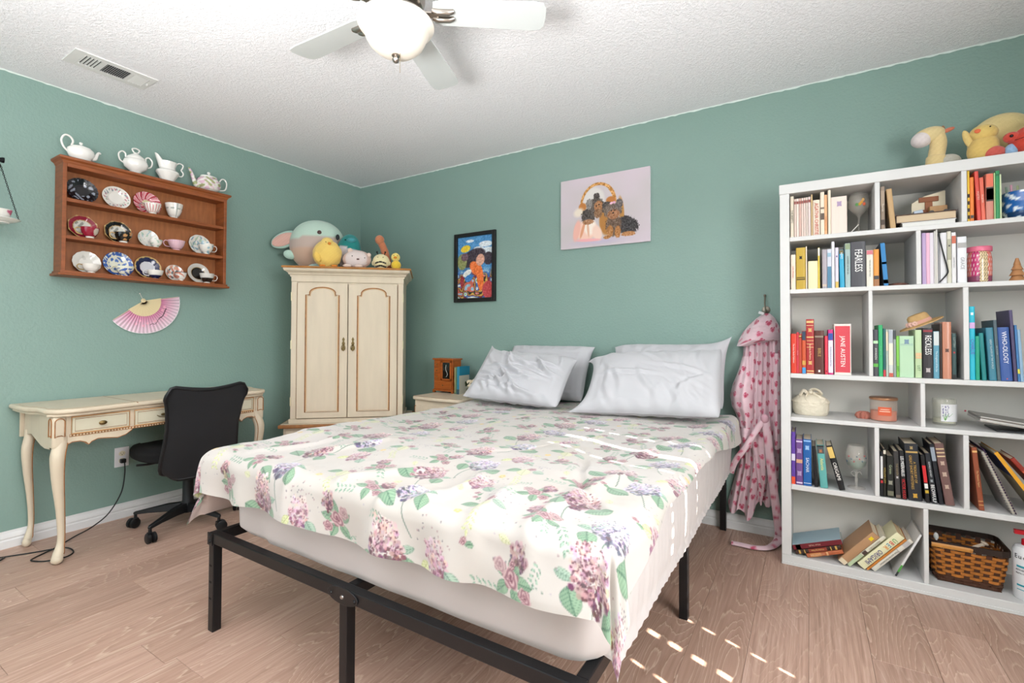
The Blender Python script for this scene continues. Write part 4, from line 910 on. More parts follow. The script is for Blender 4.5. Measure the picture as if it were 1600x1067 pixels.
# ---------------- books
BOOKS = []
def book(x, z, t, h, col, label, lean=0, depth=.16, inset=.012, txt=None, tcol='#f2efe8', tsz=None, toff=.5, tx=1.0, bands=(), page=True, group=None, fat=False, txt2=None, t2col=None, t2off=.8, t2sz=None, pages='#d8cbb2', emb=None, rough=.45):
    """x,z: bottom corner the book stands on (left corner; right corner when it leans right); t thickness, h height"""
    y = SF+inset; R = rad(-lean)   # lean>0: top goes right
    o = thing('book', label, 'book', (x, y, z+.0006), 0, group); o.rotation_euler = (0, rad(lean), 0)
    ox = 0 if lean <= 0 else -t
    m = MB(); c = min(.0022, t*.16)
    m.prism([(ox+t*.5+t*.5*sin(a), (1-cos(a))*min(.004, t*.18)) for a in np.linspace(-pi/2, pi/2, 7)]+[(ox+t, depth), (ox+t-c, depth), (ox+t-c, .008), (ox+c, .008), (ox+c, depth), (ox, depth)], 'z', 0, h)
    m.build('cover', cmat(col, rough), o, smooth=False)
    if page: box('pages', (ox+c, ox+t-c, .006, depth-.005, .003, h-.003), cmat(pages, .85), o, 0)
    q = 0
    for (a, b, cc) in bands:
        box('spine_band', (ox+t*.06, ox+t*.94, -.0009, .004, h*a, h*b), cmat(cc, .5), o, 0)
    if emb:
        for (u, v, s_, cc) in emb: MB().prism([(ox+t*u+s_*cos(k*pi/4)*(1 if k % 2 else .6), h*v+s_*1.3*sin(k*pi/4)*(1 if k % 2 else .6)) for k in range(8)], 'y', -.0012, .003).build('spine_emblem', cmat(cc, .5), o, smooth=False)
    rt_ = (0, rad(90), 0)
    def lab(s, cc, sz, off, nm='title'):
        u = text(s, sz, cmat(cc, .5), o, (ox+t*.5, -.0016, h*off), (0, 0, 0), nm, tx); u.rotation_euler = Matrix(((0, 1, 0), (0, 0, -1), (-1, 0, 0))).to_euler()
    if txt: lab(txt, tcol, tsz or t*.62, toff)
    if txt2: lab(txt2, t2col or tcol, t2sz or t*.3, t2off, 'author')
    return o
book(3.409, 1.567, 0.014, 0.199, '#d8ccb8', 'tall cream paperback with dark spine print, first on the top shelf', txt='THE SKEPTIC', tcol='#4a4440', tsz=0.011, depth=0.13)
book(3.425, 1.567, 0.008, 0.184, '#d2bdb2', 'slim faded pink paperback, first of seven in a set on top shelf', bands=((0.86, 0.93, '#8f4a44'),), depth=0.12, group='slim faded pink paperbacks on the top shelf')
book(3.434, 1.567, 0.01, 0.184, '#dfcfc4', 'slim faded pink paperback, second of seven in a set on top shelf', bands=((0.86, 0.93, '#8f4a44'),), depth=0.12, group='slim faded pink paperbacks on the top shelf')
book(3.445, 1.567, 0.009, 0.184, '#c9a79c', 'slim faded pink paperback, third of seven in a set on top shelf', bands=((0.86, 0.93, '#8f4a44'),), depth=0.12, group='slim faded pink paperbacks on the top shelf')
book(3.455, 1.567, 0.008, 0.184, '#dcc6bc', 'slim faded pink paperback, fourth of seven in a set on top shelf', bands=((0.86, 0.93, '#8f4a44'),), depth=0.12, group='slim faded pink paperbacks on the top shelf')
book(3.464, 1.567, 0.008, 0.185, '#d9c3ba', 'slim faded pink paperback, fifth of seven in a set on top shelf', bands=((0.86, 0.93, '#8f4a44'),), depth=0.12, group='slim faded pink paperbacks on the top shelf')
book(3.473, 1.567, 0.008, 0.185, '#cfc0b6', 'slim faded pink paperback, sixth of seven in a set on top shelf', bands=((0.86, 0.93, '#8f4a44'),), depth=0.12, group='slim faded pink paperbacks on the top shelf')
book(3.482, 1.567, 0.01, 0.186, '#d6c6c2', 'slim faded pink paperback, seventh of seven in a set on top shelf', bands=((0.86, 0.93, '#8f4a44'),), depth=0.12, group='slim faded pink paperbacks on the top shelf')
book(3.494, 1.567, 0.006, 0.196, '#c9ab7d', 'thin tan booklet just left of red-lettered cream book', depth=0.13)
book(3.501, 1.567, 0.028, 0.167, '#ded0bd', 'cream book with large red lettering on spine, top shelf', txt='AGATHA CHRISTIE', tcol='#b8322c', tsz=0.021, toff=0.46, tx=0.85)
book(3.531, 1.567, 0.016, 0.201, '#ded2bf', 'tall ivory book with dark scribbled spine, right of red-lettered book', bands=((0.35, 0.5, '#5a4c42'), (0.6, 0.64, '#7a6a5c')))
book(3.547, 1.567, 0.011, 0.186, '#d9a679', 'thin peach-orange book on the top shelf', bands=((0.1, 0.45, '#cf9468'),))
book(3.561, 1.567, 0.011, 0.206, '#e4d8c2', 'very tall thin cream book left of the crested volume')
book(3.573, 1.567, 0.061, 0.17, '#e3d2c8', 'wide pale pink volume with a purple crest on its spine', emb=[(0.52, 0.8, 0.013, '#a58fae')], depth=0.15, rough=0.7)
book(3.757, 1.567, 0.015, 0.191, '#8d7c6c', 'mottled grey-brown book standing in top middle compartment', bands=((0.1, 0.22, '#4a3c34'), (0.55, 0.9, '#a08e7c')), txt='Faeries', tcol='#d8cdbb', tsz=0.012)
book(3.791, 1.567, 0.0199, 0.1766, '#b8976c', 'tan clothbound book leaning against mottled grey-brown one', lean=-4.5, depth=0.14)
book(4.044, 1.567, 0.007, 0.21, '#e2b93a', 'thin yellow book with black checks, top right compartment', bands=((0.05, 0.12, '#1e1a16'), (0.19, 0.26, '#1e1a16'), (0.33, 0.4, '#1e1a16'), (0.47, 0.54, '#1e1a16')))
book(4.052, 1.567, 0.012, 0.182, '#e07b32', 'orange book with small black emblem near its foot', emb=[(0.5, 0.1, 0.007, '#3a3c40')])
book(4.074, 1.567, 0.012, 0.2042, '#cf4a40', 'tall red book leaning slightly in top right compartment', lean=-2.2, txt='POETRY', tcol='#e8b8a8', tsz=0.01)
book(4.087, 1.567, 0.012, 0.1761, '#dd6a55', 'short coral book leaning against the tall red one', lean=-2.0, txt='the garden', tcol='#f0c8b8', tsz=0.008)
book(4.1, 1.567, 0.023, 0.188, '#c98474', 'wide rose book with black-and-cream ornament on its spine', bands=((0.4, 0.7, '#3a302a'), (0.43, 0.67, '#cdbb9a'), (0.47, 0.63, '#4a3d34'), (0.72, 0.99, '#dd6f55')))
book(4.124, 1.567, 0.004, 0.188, '#a9c58a', 'thin light green book between rose and green books')
book(4.129, 1.567, 0.012, 0.195, '#2f8a54', 'tall grass-green book in top right compartment', bands=((0.9, 0.93, '#1d5e38'),))
book(4.141, 1.567, 0.005, 0.18, '#c3d0a8', 'thin pale green booklet beside blue sky-painted pot')
book(3.409, 1.315, 0.02, 0.168, '#e2d2bf', 'short cream book with faint red print, first on second shelf', txt='Little Women', tcol='#c0685c', tsz=0.01)
book(3.431, 1.315, 0.039, 0.199, '#b99a34', 'wide mustard-gold book with black cross emblem', emb=[(0.5, 0.76, 0.008, '#1d1a14')], bands=((0.22, 0.25, '#4a3c14'), (0.27, 0.29, '#4a3c14')))
book(3.471, 1.315, 0.005, 0.203, '#ded3c0', 'thin ivory book right of the mustard-gold one')
book(3.48, 1.315, 0.039, 0.131, '#eadbb4', 'short wide cream-yellow box-like book on second shelf', rough=0.8)
book(3.52, 1.315, 0.007, 0.192, '#d8c04a', 'thin yellow book with white top on second shelf', bands=((0.8, 0.99, '#e6e4dc'),))
book(3.536, 1.315, 0.019, 0.181, '#a7a0a8', 'lavender-grey book on second shelf, left of blue-and-white one', bands=((0.05, 0.1, '#c8b8a8'),))
book(3.556, 1.315, 0.017, 0.182, '#c9ccd8', 'pale book with blue lower spine beside the white upright board', bands=((0.0, 0.55, '#4f7f9c'), (0.8, 0.9, '#8fb0c4')))
book(3.574, 1.315, 0.011, 0.215, '#dcdde4', 'tall slim white upright book-like board reaching the shelf above')
book(3.587, 1.315, 0.013, 0.186, '#cfcbd8', 'pale lavender book with yellow foot and purple dot', emb=[(0.5, 0.78, 0.004, '#5a3f7a')], bands=((0.0, 0.15, '#d2b25a'),))
book(3.605, 1.315, 0.018, 0.173, '#2f9fc4', 'bright cyan-blue book with white scribbles on second shelf', lean=-1.0, txt='NEMO', tcol='#e8f4f8', tsz=0.011, toff=0.85, bands=((0.9, 0.99, '#6a5a2a'),))
book(3.625, 1.315, 0.02, 0.202, '#9fb4b4', 'grey-green book left of the big dark grey one', txt='WONDERS OF THE SEA', tcol='#3c4a4a', tsz=0.008, bands=((0.86, 0.99, '#8a9a7a'),))
book(3.646, 1.315, 0.056, 0.206, '#4a4a50', 'very wide dark grey book with tall white lettering, second shelf', txt='FEARLESS', tcol='#f0f0ee', tsz=0.04, toff=0.58, tx=0.62, depth=0.17)
book(3.704, 1.315, 0.025, 0.163, '#dcd8cb', 'white book with pink top band, right of wide dark grey book', bands=((0.88, 0.99, '#c9707c'),), txt='THE CALL OF THE WILD', tcol='#6a6a68', tsz=0.007)
book(3.73, 1.315, 0.02, 0.165, '#d8913f', 'orange book with black label over brown foot', bands=((0.0, 0.17, '#9a6a44'), (0.18, 0.28, '#3a3c42')))
book(3.765, 1.315, 0.018, 0.1914, '#2a4258', 'dark navy book with bright blue edge leaning on orange book', lean=-3.6, bands=((0.0, 0.99, '#2a7ab4'), (0.5, 0.55, '#3fc0c8'), (0.05, 0.14, '#b8a03a')), depth=0.18)
book(3.897, 1.315, 0.014, 0.22, '#b09ac0', 'lavender folder first in the second shelf right compartment')
book(3.911, 1.315, 0.012, 0.219, '#dcaec4', 'pink folder beside the lavender one on second shelf')
book(3.923, 1.315, 0.013, 0.218, '#d6cfd8', 'white folder with faint lilac writing beside the pink one')
book(3.937, 1.315, 0.005, 0.224, '#cfcdc8', 'thin light grey booklet right of the white folder')
book(3.943, 1.315, 0.005, 0.23, '#dedbd4', 'thin tall white booklet, tallest in the second shelf right compartment')
book(3.949, 1.315, 0.006, 0.209, '#8f8f92', 'thin grey notebook behind the black cord')
book(3.956, 1.315, 0.022, 0.214, '#d9d9dc', 'wide white book with black cord hanging over its spine')
book(3.979, 1.315, 0.013, 0.218, '#cfcdbc', 'off-white book with grey picture at its top', bands=((0.45, 0.85, '#a8a690'),), emb=[(0.5, 0.72, 0.004, '#3a3a3c')])
book(3.993, 1.315, 0.014, 0.212, '#dcdbdc', 'white book with copper-red top band', bands=((0.78, 0.93, '#c2644a'),), txt='essential letters', tcol='#8a8a8c', tsz=0.007, toff=0.4)
book(4.011, 1.315, 0.029, 0.191, '#e3e4e8', 'thick white book with grey square label, left of the pink jar', bands=((0.76, 0.87, '#a8a6a4'),), txt='GRACE', tcol='#8f8f94', tsz=0.016, toff=0.42)
book(3.407, 0.913, 0.024, 0.189, '#cf3a24', 'bright red book with white title, first on the third shelf', txt='The Swiss Family Robinson', tcol='#f6efe6', tsz=0.0085)
book(3.431, 0.913, 0.009, 0.196, '#c43040', 'thin crimson paperback with pointed top', txt='Little Red', tcol='#f0a8a8', tsz=0.006)
book(3.44, 0.913, 0.012, 0.189, '#a33a28', 'slim brick-red book with yellow outline', bands=((0.02, 0.92, '#b8452e'), (0.9, 0.95, '#d8b060')))
book(3.453, 0.913, 0.016, 0.203, '#c2502a', 'orange book with navy top and blue foot', bands=((0.78, 0.99, '#2b3d52'), (0, 0.14, '#3f8fc8'), (0.2, 0.3, '#c99a4a')))
book(3.47, 0.913, 0.032, 0.258, '#a52a2c', 'tall red leather-look book with gold patterned spine', bands=((0.93, 0.97, '#d8b878'), (0.88, 0.89, '#e0c894'), (0.0, 0.015, '#e0c894'), (0.66, 0.68, '#d8b878'), (0.6, 0.61, '#d8b878'), (0.54, 0.55, '#d8b878'), (0.48, 0.49, '#d8b878'), (0.04, 0.06, '#d8b878')), emb=[(0.5, 0.8, 0.01, '#d0a86a'), (0.5, 0.2, 0.01, '#d0a86a')], txt='Stories & Poems', tcol='#f0dcb0', tsz=0.011, toff=0.4, depth=0.17)
book(3.503, 0.913, 0.038, 0.204, '#5a2c24', 'wide dark brown book with gold capitals, third shelf', txt='BIBLE', tcol='#c09a5a', tsz=0.017, toff=0.5, bands=((0.84, 0.88, '#8a7a6a'),), emb=[(0.5, 0.07, 0.006, '#e8e4dc')])
book(3.544, 0.913, 0.012, 0.179, '#d93a50', 'short pink-red book right of brown gold-lettered one', emb=[(0.5, 0.08, 0.003, '#1a1a1a')])
book(3.557, 0.913, 0.02, 0.208, '#c42a78', 'magenta book with white centre panel and blue label', bands=((0.04, 0.76, '#dcd8e0'), (0.77, 0.92, '#2f4fa0')), txt='The Secret Garden & Other Tales', tcol='#4f58a0', tsz=0.0065, toff=0.4)
book(3.581, 0.913, 0.064, 0.234, '#e2dcd4', 'very wide white book with rounded red title panel, third shelf', bands=((0.05, 0.96, '#cf4450'),), txt='JANE AUSTEN', tcol='#f6efea', tsz=0.024, toff=0.46, depth=0.18, tx=0.95)
book(3.7248, 0.913, 0.0195, 0.208, '#45454c', 'charcoal book with pale green band, third shelf middle compartment', bands=((0.7, 0.76, '#b4dcb0'), (0.2, 0.27, '#5fae4a')), txt='AWAKEN', tcol='#cfd4cc', tsz=0.012, toff=0.48)
book(3.745, 0.913, 0.015, 0.228, '#2fa868', 'tall emerald-green book beside charcoal one', txt='the jungle books', tcol='#7fd0a0', tsz=0.006)
book(3.761, 0.913, 0.009, 0.212, '#1f5a5c', 'slim dark teal book with red foot', bands=((0, 0.14, '#c23a44'),))
book(3.771, 0.913, 0.008, 0.208, '#a8b8ac', 'slim pale book with cream upper spine', bands=((0.55, 0.95, '#dccbb0'),))
book(3.78, 0.913, 0.016, 0.208, '#c8ccc8', 'white-and-grey patterned book on third shelf', bands=((0.25, 0.7, '#e4dcc8'), (0.72, 0.99, '#a8aeb8'), (0.0, 0.08, '#c05a4c')))
book(3.797, 0.913, 0.009, 0.206, '#8f9a98', 'grey book with black top edge left of lime one', bands=((0.8, 0.99, '#3c4044'),))
book(3.807, 0.913, 0.01, 0.18, '#7cc04c', 'short lime-green book next to pale green crested one', txt='JUDY', tcol='#2f6a24', tsz=0.01, toff=0.2)
book(3.818, 0.913, 0.049, 0.18, '#b4d4b4', 'wide pale mint book with blue-grey crest under the straw hat', emb=[(0.5, 0.86, 0.011, '#6f8aa0')], bands=((0.8, 0.805, '#6f8aa0'), (0.775, 0.78, '#6f8aa0')), rough=0.7)
book(3.871, 0.913, 0.022, 0.206, '#b8cfa4', 'pale green book with cream and amber labels', bands=((0.45, 0.52, '#d8b48a'), (0.4, 0.44, '#d8b48a')), txt='LIST', tcol='#4a7a4a', tsz=0.014, toff=0.2)
book(3.896, 0.913, 0.034, 0.214, '#2f2c30', 'wide black book with tall white lettering, third shelf', txt='RECKLESS', tcol='#efefec', tsz=0.029, toff=0.66, tx=0.66, emb=[(0.5, 0.16, 0.01, '#b8b0b0')], bands=((0.92, 0.96, '#8f3038'),))
book(3.931, 0.913, 0.019, 0.2, '#5f9ab0', 'sea-blue book with cream painted top', bands=((0.7, 0.99, '#c9cfcf'),), txt='The Kingdom of the Sea', tcol='#d8e8ec', tsz=0.009, toff=0.36)
book(3.951, 0.913, 0.008, 0.231, '#2d1d18', 'narrow dark brown book behind the copper one')
book(3.96, 0.913, 0.029, 0.239, '#c0836a', 'tall rounded copper-coloured book with small bird emblem', emb=[(0.5, 0.5, 0.008, '#5a3a30')], rough=0.3)
book(3.99, 0.913, 0.014, 0.191, '#2f4a4a', 'dark teal book with red dot at end of middle compartment', emb=[(0.5, 0.58, 0.004, '#c03038')], txt='LOTTERY', tcol='#9fb0a8', tsz=0.01, toff=0.8, bands=((0.0, 0.1, '#12181a'),))
book(4.044, 0.913, 0.018, 0.302, '#22b4cc', 'tall turquoise book with purple lettering, third shelf right compartment', bands=((0.7, 0.78, '#cfa8d8'),), txt='CHARLIE', tcol='#5a4fb0', tsz=0.016, toff=0.45, emb=[(0.5, 0.9, 0.006, '#f0f0f4')])
book(4.063, 0.913, 0.012, 0.18, '#1f9a7c', 'short sea-green book beside the turquoise one')
book(4.082, 0.913, 0.014, 0.1922, '#197f80', 'dark teal book leaning left next to the sea-green one', lean=-2.7)
book(4.104, 0.913, 0.022, 0.2142, '#3f7f94', 'teal-blue clothbound book leaning left with silver lettering', lean=-2.7, txt='GREAT ISLANDS OF THE WORLD', tcol='#b8ccd0', tsz=0.008)
book(4.127, 0.913, 0.01, 0.2452, '#4f6068', 'slim dark slate book leaning left', lean=-2.6, txt='tales of wonder', tcol='#a8b0b4', tsz=0.006)
book(4.138, 0.913, 0.034, 0.2152, '#3a5a9c', 'wide blue book with white capitals leaning left, third shelf', lean=-2.7, txt='WHO-OLOGY', tcol='#e6eaf2', tsz=0.02, toff=0.62, emb=[(0.5, 0.04, 0.003, '#c06070')])
book(4.175, 0.913, 0.01, 0.2843, '#4c4468', 'very tall thin dark violet book leaning left', lean=-2.6)
book(4.186, 0.913, 0.007, 0.2242, '#3f78b0', 'thin blue book with yellow mark near the right edge of picture', lean=-2.3, bands=((0.14, 0.22, '#d8d040'),))
book(4.194, 0.913, 0.009, 0.2062, '#8fb0cc', 'thin pale blue book at the right edge of picture', lean=-2.5)
book(3.406, 0.384, 0.017, 0.247, '#5f3f9a', 'violet book with orange-red foot, first on the fifth shelf', bands=((0, 0.14, '#e0512e'), (0.45, 0.58, '#cfc8dc')))
book(3.425, 0.384, 0.028, 0.214, '#6d4a86', 'purple book with intricate silver pattern', bands=((0.03, 0.06, '#cfc0d8'), (0.94, 0.97, '#cfc0d8'), (0.48, 0.56, '#c89a7a')), emb=[(0.5, 0.25, 0.012, '#a890b8'), (0.5, 0.75, 0.012, '#a890b8')])
book(3.455, 0.384, 0.033, 0.218, '#1f5fa4', 'royal blue book with white lettering on fifth shelf', txt='SACHAR', tcol='#e8eef4', tsz=0.018, toff=0.45, emb=[(0.5, 0.82, 0.011, '#8fb4d8')], bands=((0.95, 0.98, '#8fb8e0'), (0.05, 0.06, '#dfe8f0')))
book(3.499, 0.384, 0.015, 0.1892, '#14161a', 'black book partly hidden behind the teal one', lean=-2.7)
book(3.523, 0.384, 0.0299, 0.1976, '#5fa8a4', 'teal book with yellow lettering leaning left, fifth shelf', lean=-4.4, txt='Atlantia', tcol='#e8e08a', tsz=0.018, toff=0.55, emb=[(0.5, 0.86, 0.008, '#a86f4a')], bands=((0.8, 0.99, '#4a4f52'), (0.96, 0.98, '#8f9a9a')))
book(3.596, 0.384, 0.0233, 0.2023, '#17181b', 'black book with white capitals leaning steeply left beside goblet', lean=-14.3, txt='ORIGAMI', tcol='#eceae4', tsz=0.02, toff=0.42, bands=((0.72, 0.97, '#d8b868'),), depth=0.14)
book(3.747, 0.384, 0.009, 0.196, '#1c1c20', 'thin black-and-white book, first in fifth shelf middle compartment', bands=((0.3, 0.36, '#c03038'), (0.4, 0.9, '#d8d8d8')))
book(3.757, 0.384, 0.01, 0.209, '#1d1d18', 'slim black book with antique gold lettering', txt='HOLLOW CITY', tcol='#b8a050', tsz=0.01, toff=0.45, bands=((0.9, 0.98, '#cfc8b8'),))
book(3.77, 0.384, 0.024, 0.181, '#20221f', 'short black book with pale scrollwork and round emblem', emb=[(0.5, 0.36, 0.01, '#8f8f80')], txt='Grimm', tcol='#a8b490', tsz=0.014, toff=0.68, bands=((0.05, 0.16, '#6a6a58'),))
book(3.8, 0.384, 0.018, 0.2041, '#3a3838', 'dark grey book with faded bronze title leaning slightly', lean=-2.0, txt='THE RAVEN', tcol='#8f8060', tsz=0.01, toff=0.62, emb=[(0.5, 0.45, 0.005, '#c8c4c0')], bands=((0.02, 0.08, '#6f6258'),))
book(3.821, 0.384, 0.017, 0.2102, '#17171a', 'black book with large white title and red author name', lean=-2.5, txt='LES MISÉRABLES', tcol='#f2f2f0', tsz=0.0155, toff=0.68, tx=0.8, txt2='VICTOR HUGO', t2col='#d8202a', t2sz=0.0155, t2off=0.22)
book(3.844, 0.384, 0.0459, 0.2424, '#26282e', 'widest black book with gold lettering, middle compartment of fifth shelf', lean=-3.3, txt='A TREASURY OF\nGREAT SHORT MYSTERIES', tcol='#c09a4c', tsz=0.0125, toff=0.5, emb=[(0.5, 0.09, 0.01, '#c89a3a'), (0.5, 0.93, 0.007, '#a08a5a')], bands=((0.84, 0.87, '#b8985a'),), depth=0.17)
book(3.902, 0.384, 0.0129, 0.2008, '#1b1a1c', 'slim black book with red lettering band', lean=-5.1, bands=((0.42, 0.78, '#c8262c'), (0.3, 0.4, '#dcdcd8'), (0.2, 0.26, '#c0a030')))
book(3.9205, 0.384, 0.0189, 0.2102, '#22242a', 'black book titled in white reading downward beside the slim red-banded one', lean=-6.0, txt='SEAMUS HEANEY', tcol='#cfd2d4', tsz=0.0085, toff=0.68, txt2='BEOWULF', t2col='#f0f0ee', t2sz=0.0165, t2off=0.2, emb=[(0.5, 0.45, 0.006, '#9aa0a4')])
book(3.9445, 0.384, 0.0149, 0.2509, '#1a1b22', 'tall thin black book with pale picture at top', lean=-7.1, bands=((0.72, 0.95, '#8f98a4'),))
book(3.9645, 0.384, 0.0297, 0.2564, '#705450', 'tall brown book with ornate pale diamond pattern leaning left', lean=-7.8, emb=[(0.5, 0.5, 0.01, '#b8a090'), (0.5, 0.3, 0.009, '#b8a090'), (0.5, 0.68, 0.009, '#b8a090')], bands=((0.78, 0.8, '#c8b08a'), (0.84, 0.86, '#c8b08a'), (0.9, 0.92, '#c8b08a')), depth=0.17)
book(4.067, 0.384, 0.0169, 0.2529, '#8f4a30', 'brown leather book with gold bands leaning in right compartment', lean=-4.8, bands=((0.08, 0.09, '#d8a868'), (0.14, 0.15, '#d8a868'), (0.92, 0.95, '#d8a868')), txt='The Pickwick Papers', tcol='#dcb078', tsz=0.008, depth=0.14)
# ---------------- lowest shelf books and leaning ones
book(3.470, .0465, .018, .150, '#b0603c', 'worn orange-brown book at the bottom of the tilted pile, lowest shelf', lean=70, bands=((.1, .4, '#c98a5a'), (.55, .6, '#e0b080')), txt='A COUNTRY YEAR', tcol='#e6c8a0', tsz=.007, toff=.3)
book(3.424, .0515, .018, .190, '#3a2620', 'dark book with gold spine ornament in middle of tilted pile', lean=70, bands=((.08, .12, '#c9a050'), (.2, .22, '#c9a050'), (.3, .7, '#8a3a2c'), (.78, .8, '#c9a050'), (.88, .92, '#c9a050')), txt='Wuthering Tales', tcol='#e0c070', tsz=.008)
book(3.415, .0700, .024, .205, '#93abb5', 'maroon-spined book with pale blue cover on top of tilted pile', lean=70, bands=((.0, .999, '#6d1e28'), (.06, .16, '#c98a6a')), txt='FOLK TALES', tcol='#d8b098', tsz=.009, toff=.45)
book(3.614, .0465, .033, .200, '#b28a66', 'thick tan book with yellow dot sticker leaning right, lowest shelf', lean=40, emb=[(.5, .86, .010, '#e4c81e')], bands=((.0, .10, '#dccdb0'),), depth=.17)
book(3.634, .0465, .0145, .205, '#d8d4c0', 'slim cream book with pale green foot beside the thick tan one', lean=40, txt='PINOCCHIO', tcol='#8f8c7c', tsz=.011, toff=.72, bands=((.0, .38, '#b4c4a0'), (.40, .50, '#4a3a34')))
o = book(3.688, .0465, .035, .220, '#e2dfb8', 'thick pale yellow book with multicoloured and navy capitals leaning right', lean=40, depth=.17, pages='#cdb08a')
for ch_, cc, q in (('Ü', '#3f9a4a', .905), ('B', '#d0342c', .825), ('E', '#2f8fb4', .750), ('R', '#e08a2a', .672), ('ORIGAMI', '#2a2f7a', .345)):
    u = text(ch_, .027, cmat(cc, .5), o, (-.0175, -.0016, .220*q*.93), (0, 0, 0), 'title', .78); u.rotation_euler = Matrix(((0, 1, 0), (0, 0, -1), (-1, 0, 0))).to_euler()
book(3.700, .0465, .0075, .212, '#c27a32', 'thin orange-brown book pressed against multicoloured-title one', lean=40)
book(3.725, .0465, .0185, .208, '#d4d0c4', 'cream paperback with grey script title, rightmost of slanted pile', lean=40, txt='Peter and the Starcatchers', tcol='#77746c', tsz=.009, toff=.42, bands=((.66, .665, '#4a4a4a'), (.8, .95, '#b8b4b0')))
book(3.800, .0465, .008, .214, '#dcdcda', 'thin white picture book with green foot leaning on the divider', lean=24, bands=((.0, .10, '#2a2c30'), (.10, .26, '#4f9a44')), depth=.2)
# right compartment of fifth shelf
nb = thing('spiral_notebook', 'grey spiral-bound notebook with purple back cover leaning left', 'notebook', (4.164, -.318, .3845)); nb.rotation_euler = (0, rad(-20.6), 0)
box('page_block', (.002, .010, .004, .20, .0, .252), cmat('#bdb8ae', .8), nb, .001); box('front_cover', (0, .0016, .0, .205, 0, .255), cmat('#8f8f8c', .5), nb, 0)
box('back_cover', (.0105, .0135, .0, .21, 0, .262), cmat('#3d2348', .5), nb, 0)
m = MB()
for k in range(24): zz = .010+k*.0102; m.tube([(.0065+.008*cos(a), .004+.008*sin(a), zz) for a in np.linspace(0, 2*pi, 11)[:-1]], .0013, 5, closed=True)
tag(m.build('spiral_wire', mat('wire_pale', '#cfc6b4', .35, metal=.6), nb), kind='stuff')
fb_ = thing('picture_book', 'large yellow-edged book with navy and cream cover leaning left', 'book', (4.260, -.30, .3845)); fb_.rotation_euler = (0, rad(-31.3), 0)
box('page_block', (.0025, .0105, .006, .215, .003, .272), cmat('#d8cfbc', .8), fb_, 0)
box('front_cover', (0, .0024, .0, .22, 0, .275), cmat('#c8bc98', .5), fb_, 0); box('cover_patch', (-.0006, .001, .0, .22, .165, .262), cmat('#26356e', .5), fb_, 0)
box('spine', (0, .013, -.001, .003, 0, .275), cmat('#e0a024', .5), fb_, 0); box('back_cover', (.0106, .013, .0, .22, 0, .275), cmat('#e0a024', .5), fb_, 0)
book(4.322, .384, .016, .270, '#8f2f22', 'large brick-red book leaning steeply left, right compartment of fifth shelf', lean=-36.5, bands=((.2, .4, '#b86a34'), (.6, .8, '#a84a2c')), inset=.02)
# ---------------- things on the shelves
M_wtoy = mat('toy_wood', '#b58a5a', .5, var=.2, vscale=30)
ls = thing('flat_book', 'large dark-edged book lying flat under the wooden toy, top shelf', 'book', (3.912, -.22, 1.5876))
box('pages', (-.098, .098, -.085, .09, .003, .034), cmat('#c9b497', .85), ls, .001); box('cover_top', (-.102, .102, -.09, .092, .034, .037), cmat('#4a3026', .6), ls, 0); box('cover_bottom', (-.102, .102, -.09, .092, 0, .003), cmat('#4a3026', .6), ls, 0); box('spine', (-.102, -.099, -.09, .092, .003, .034), cmat('#3a261e', .6), ls, 0)
lw = thing('flat_book', 'white book lying flat beneath the dark-edged one, top shelf', 'book', (3.912, -.21, 1.5676))
box('pages', (-.078, .095, -.10, .09, .002, .018), cmat('#d9d8d4', .8), lw, 0); box('cover_top', (-.082, .098, -.104, .092, .018, .0198), cmat('#dcdcdd', .5), lw, 0); box('cover_bottom', (-.082, .098, -.104, .092, 0, .002), cmat('#dcdcdd', .5), lw, 0)
ty = thing('wooden_toy', 'small wooden toy scene with brown letter T board and blocks', 'toy', (3.938, -.215, 1.6252))
MB().prism([(-.055, 0), (.062, 0), (.062, .115), (-.010, .098), (-.055, .070)], 'y', .030, .036).build('backboard', cmat('#ddd2b8', .6), ty, bevel=.001)
m = MB().box(-.030, .038, .024, .030, .070, .092).box(-.009, .017, .024, .030, .014, .070); m.box(-.028, .004, .016, .030, .022, .034); m.build('letter_board', cmat('#8a4f2a', .5), ty, smooth=False, bevel=.001)
box('crate', (.000, .060, -.015, .020, .008, .040), M_wtoy, ty, .002)
for x in (.006, .054): MB().lathe([(.001, -.004), (.010, -.004), (.010, .004), (.001, .004)], 16).build('wheel', cmat('#3a3c3c', .5), ty, loc=(x, -.018, .0105), rot=(rad(90), 0, 0))
box('blue_block', (-.050, -.018, -.018, .012, .006, .034), cmat('#b8c6d4', .6), ty, .002, rot=(0, rad(-10), 0)); box('boat_base', (-.078, -.012, -.022, .018, 0, .007), cmat('#38302c', .6), ty, .002)
def stem_glass(label, loc, pr, mt, decal=None):
    o = thing('wine_glass', label, 'glass', loc); MB().lathe(pr, 36, cap=False).build('glass_body', mt, o, ang=80)
    return o
M_g1 = mat('cloudy_glass', '#d2cdc4', .06, alpha=.26, coat=.5)
g1 = stem_glass('large clear balloon wine glass with tiny painted spots on top shelf', (3.686, -.2, 1.5675), [(.001, 0), (.036, .0), (.034, .003), (.006, .006), (.004, .012), (.0038, .085), (.010, .098), (.028, .112), (.041, .135), (.044, .155), (.041, .180), (.033, .200), (.0315, .200), (.039, .180), (.042, .155), (.039, .137), (.027, .115), (.001, .101)], M_g1)
for x, z, c in ((.008, .150, '#d89a3a'), (.014, .160, '#e0b070'), (.002, .142, '#c9a038'), (-.010, .140, '#4f8a4a'), (.018, .140, '#d8603a')): MB().ball((x, -.0425, z), (.006, .0015, .008), 10, 6).build('painted_spot', cmat(c, .5), g1)
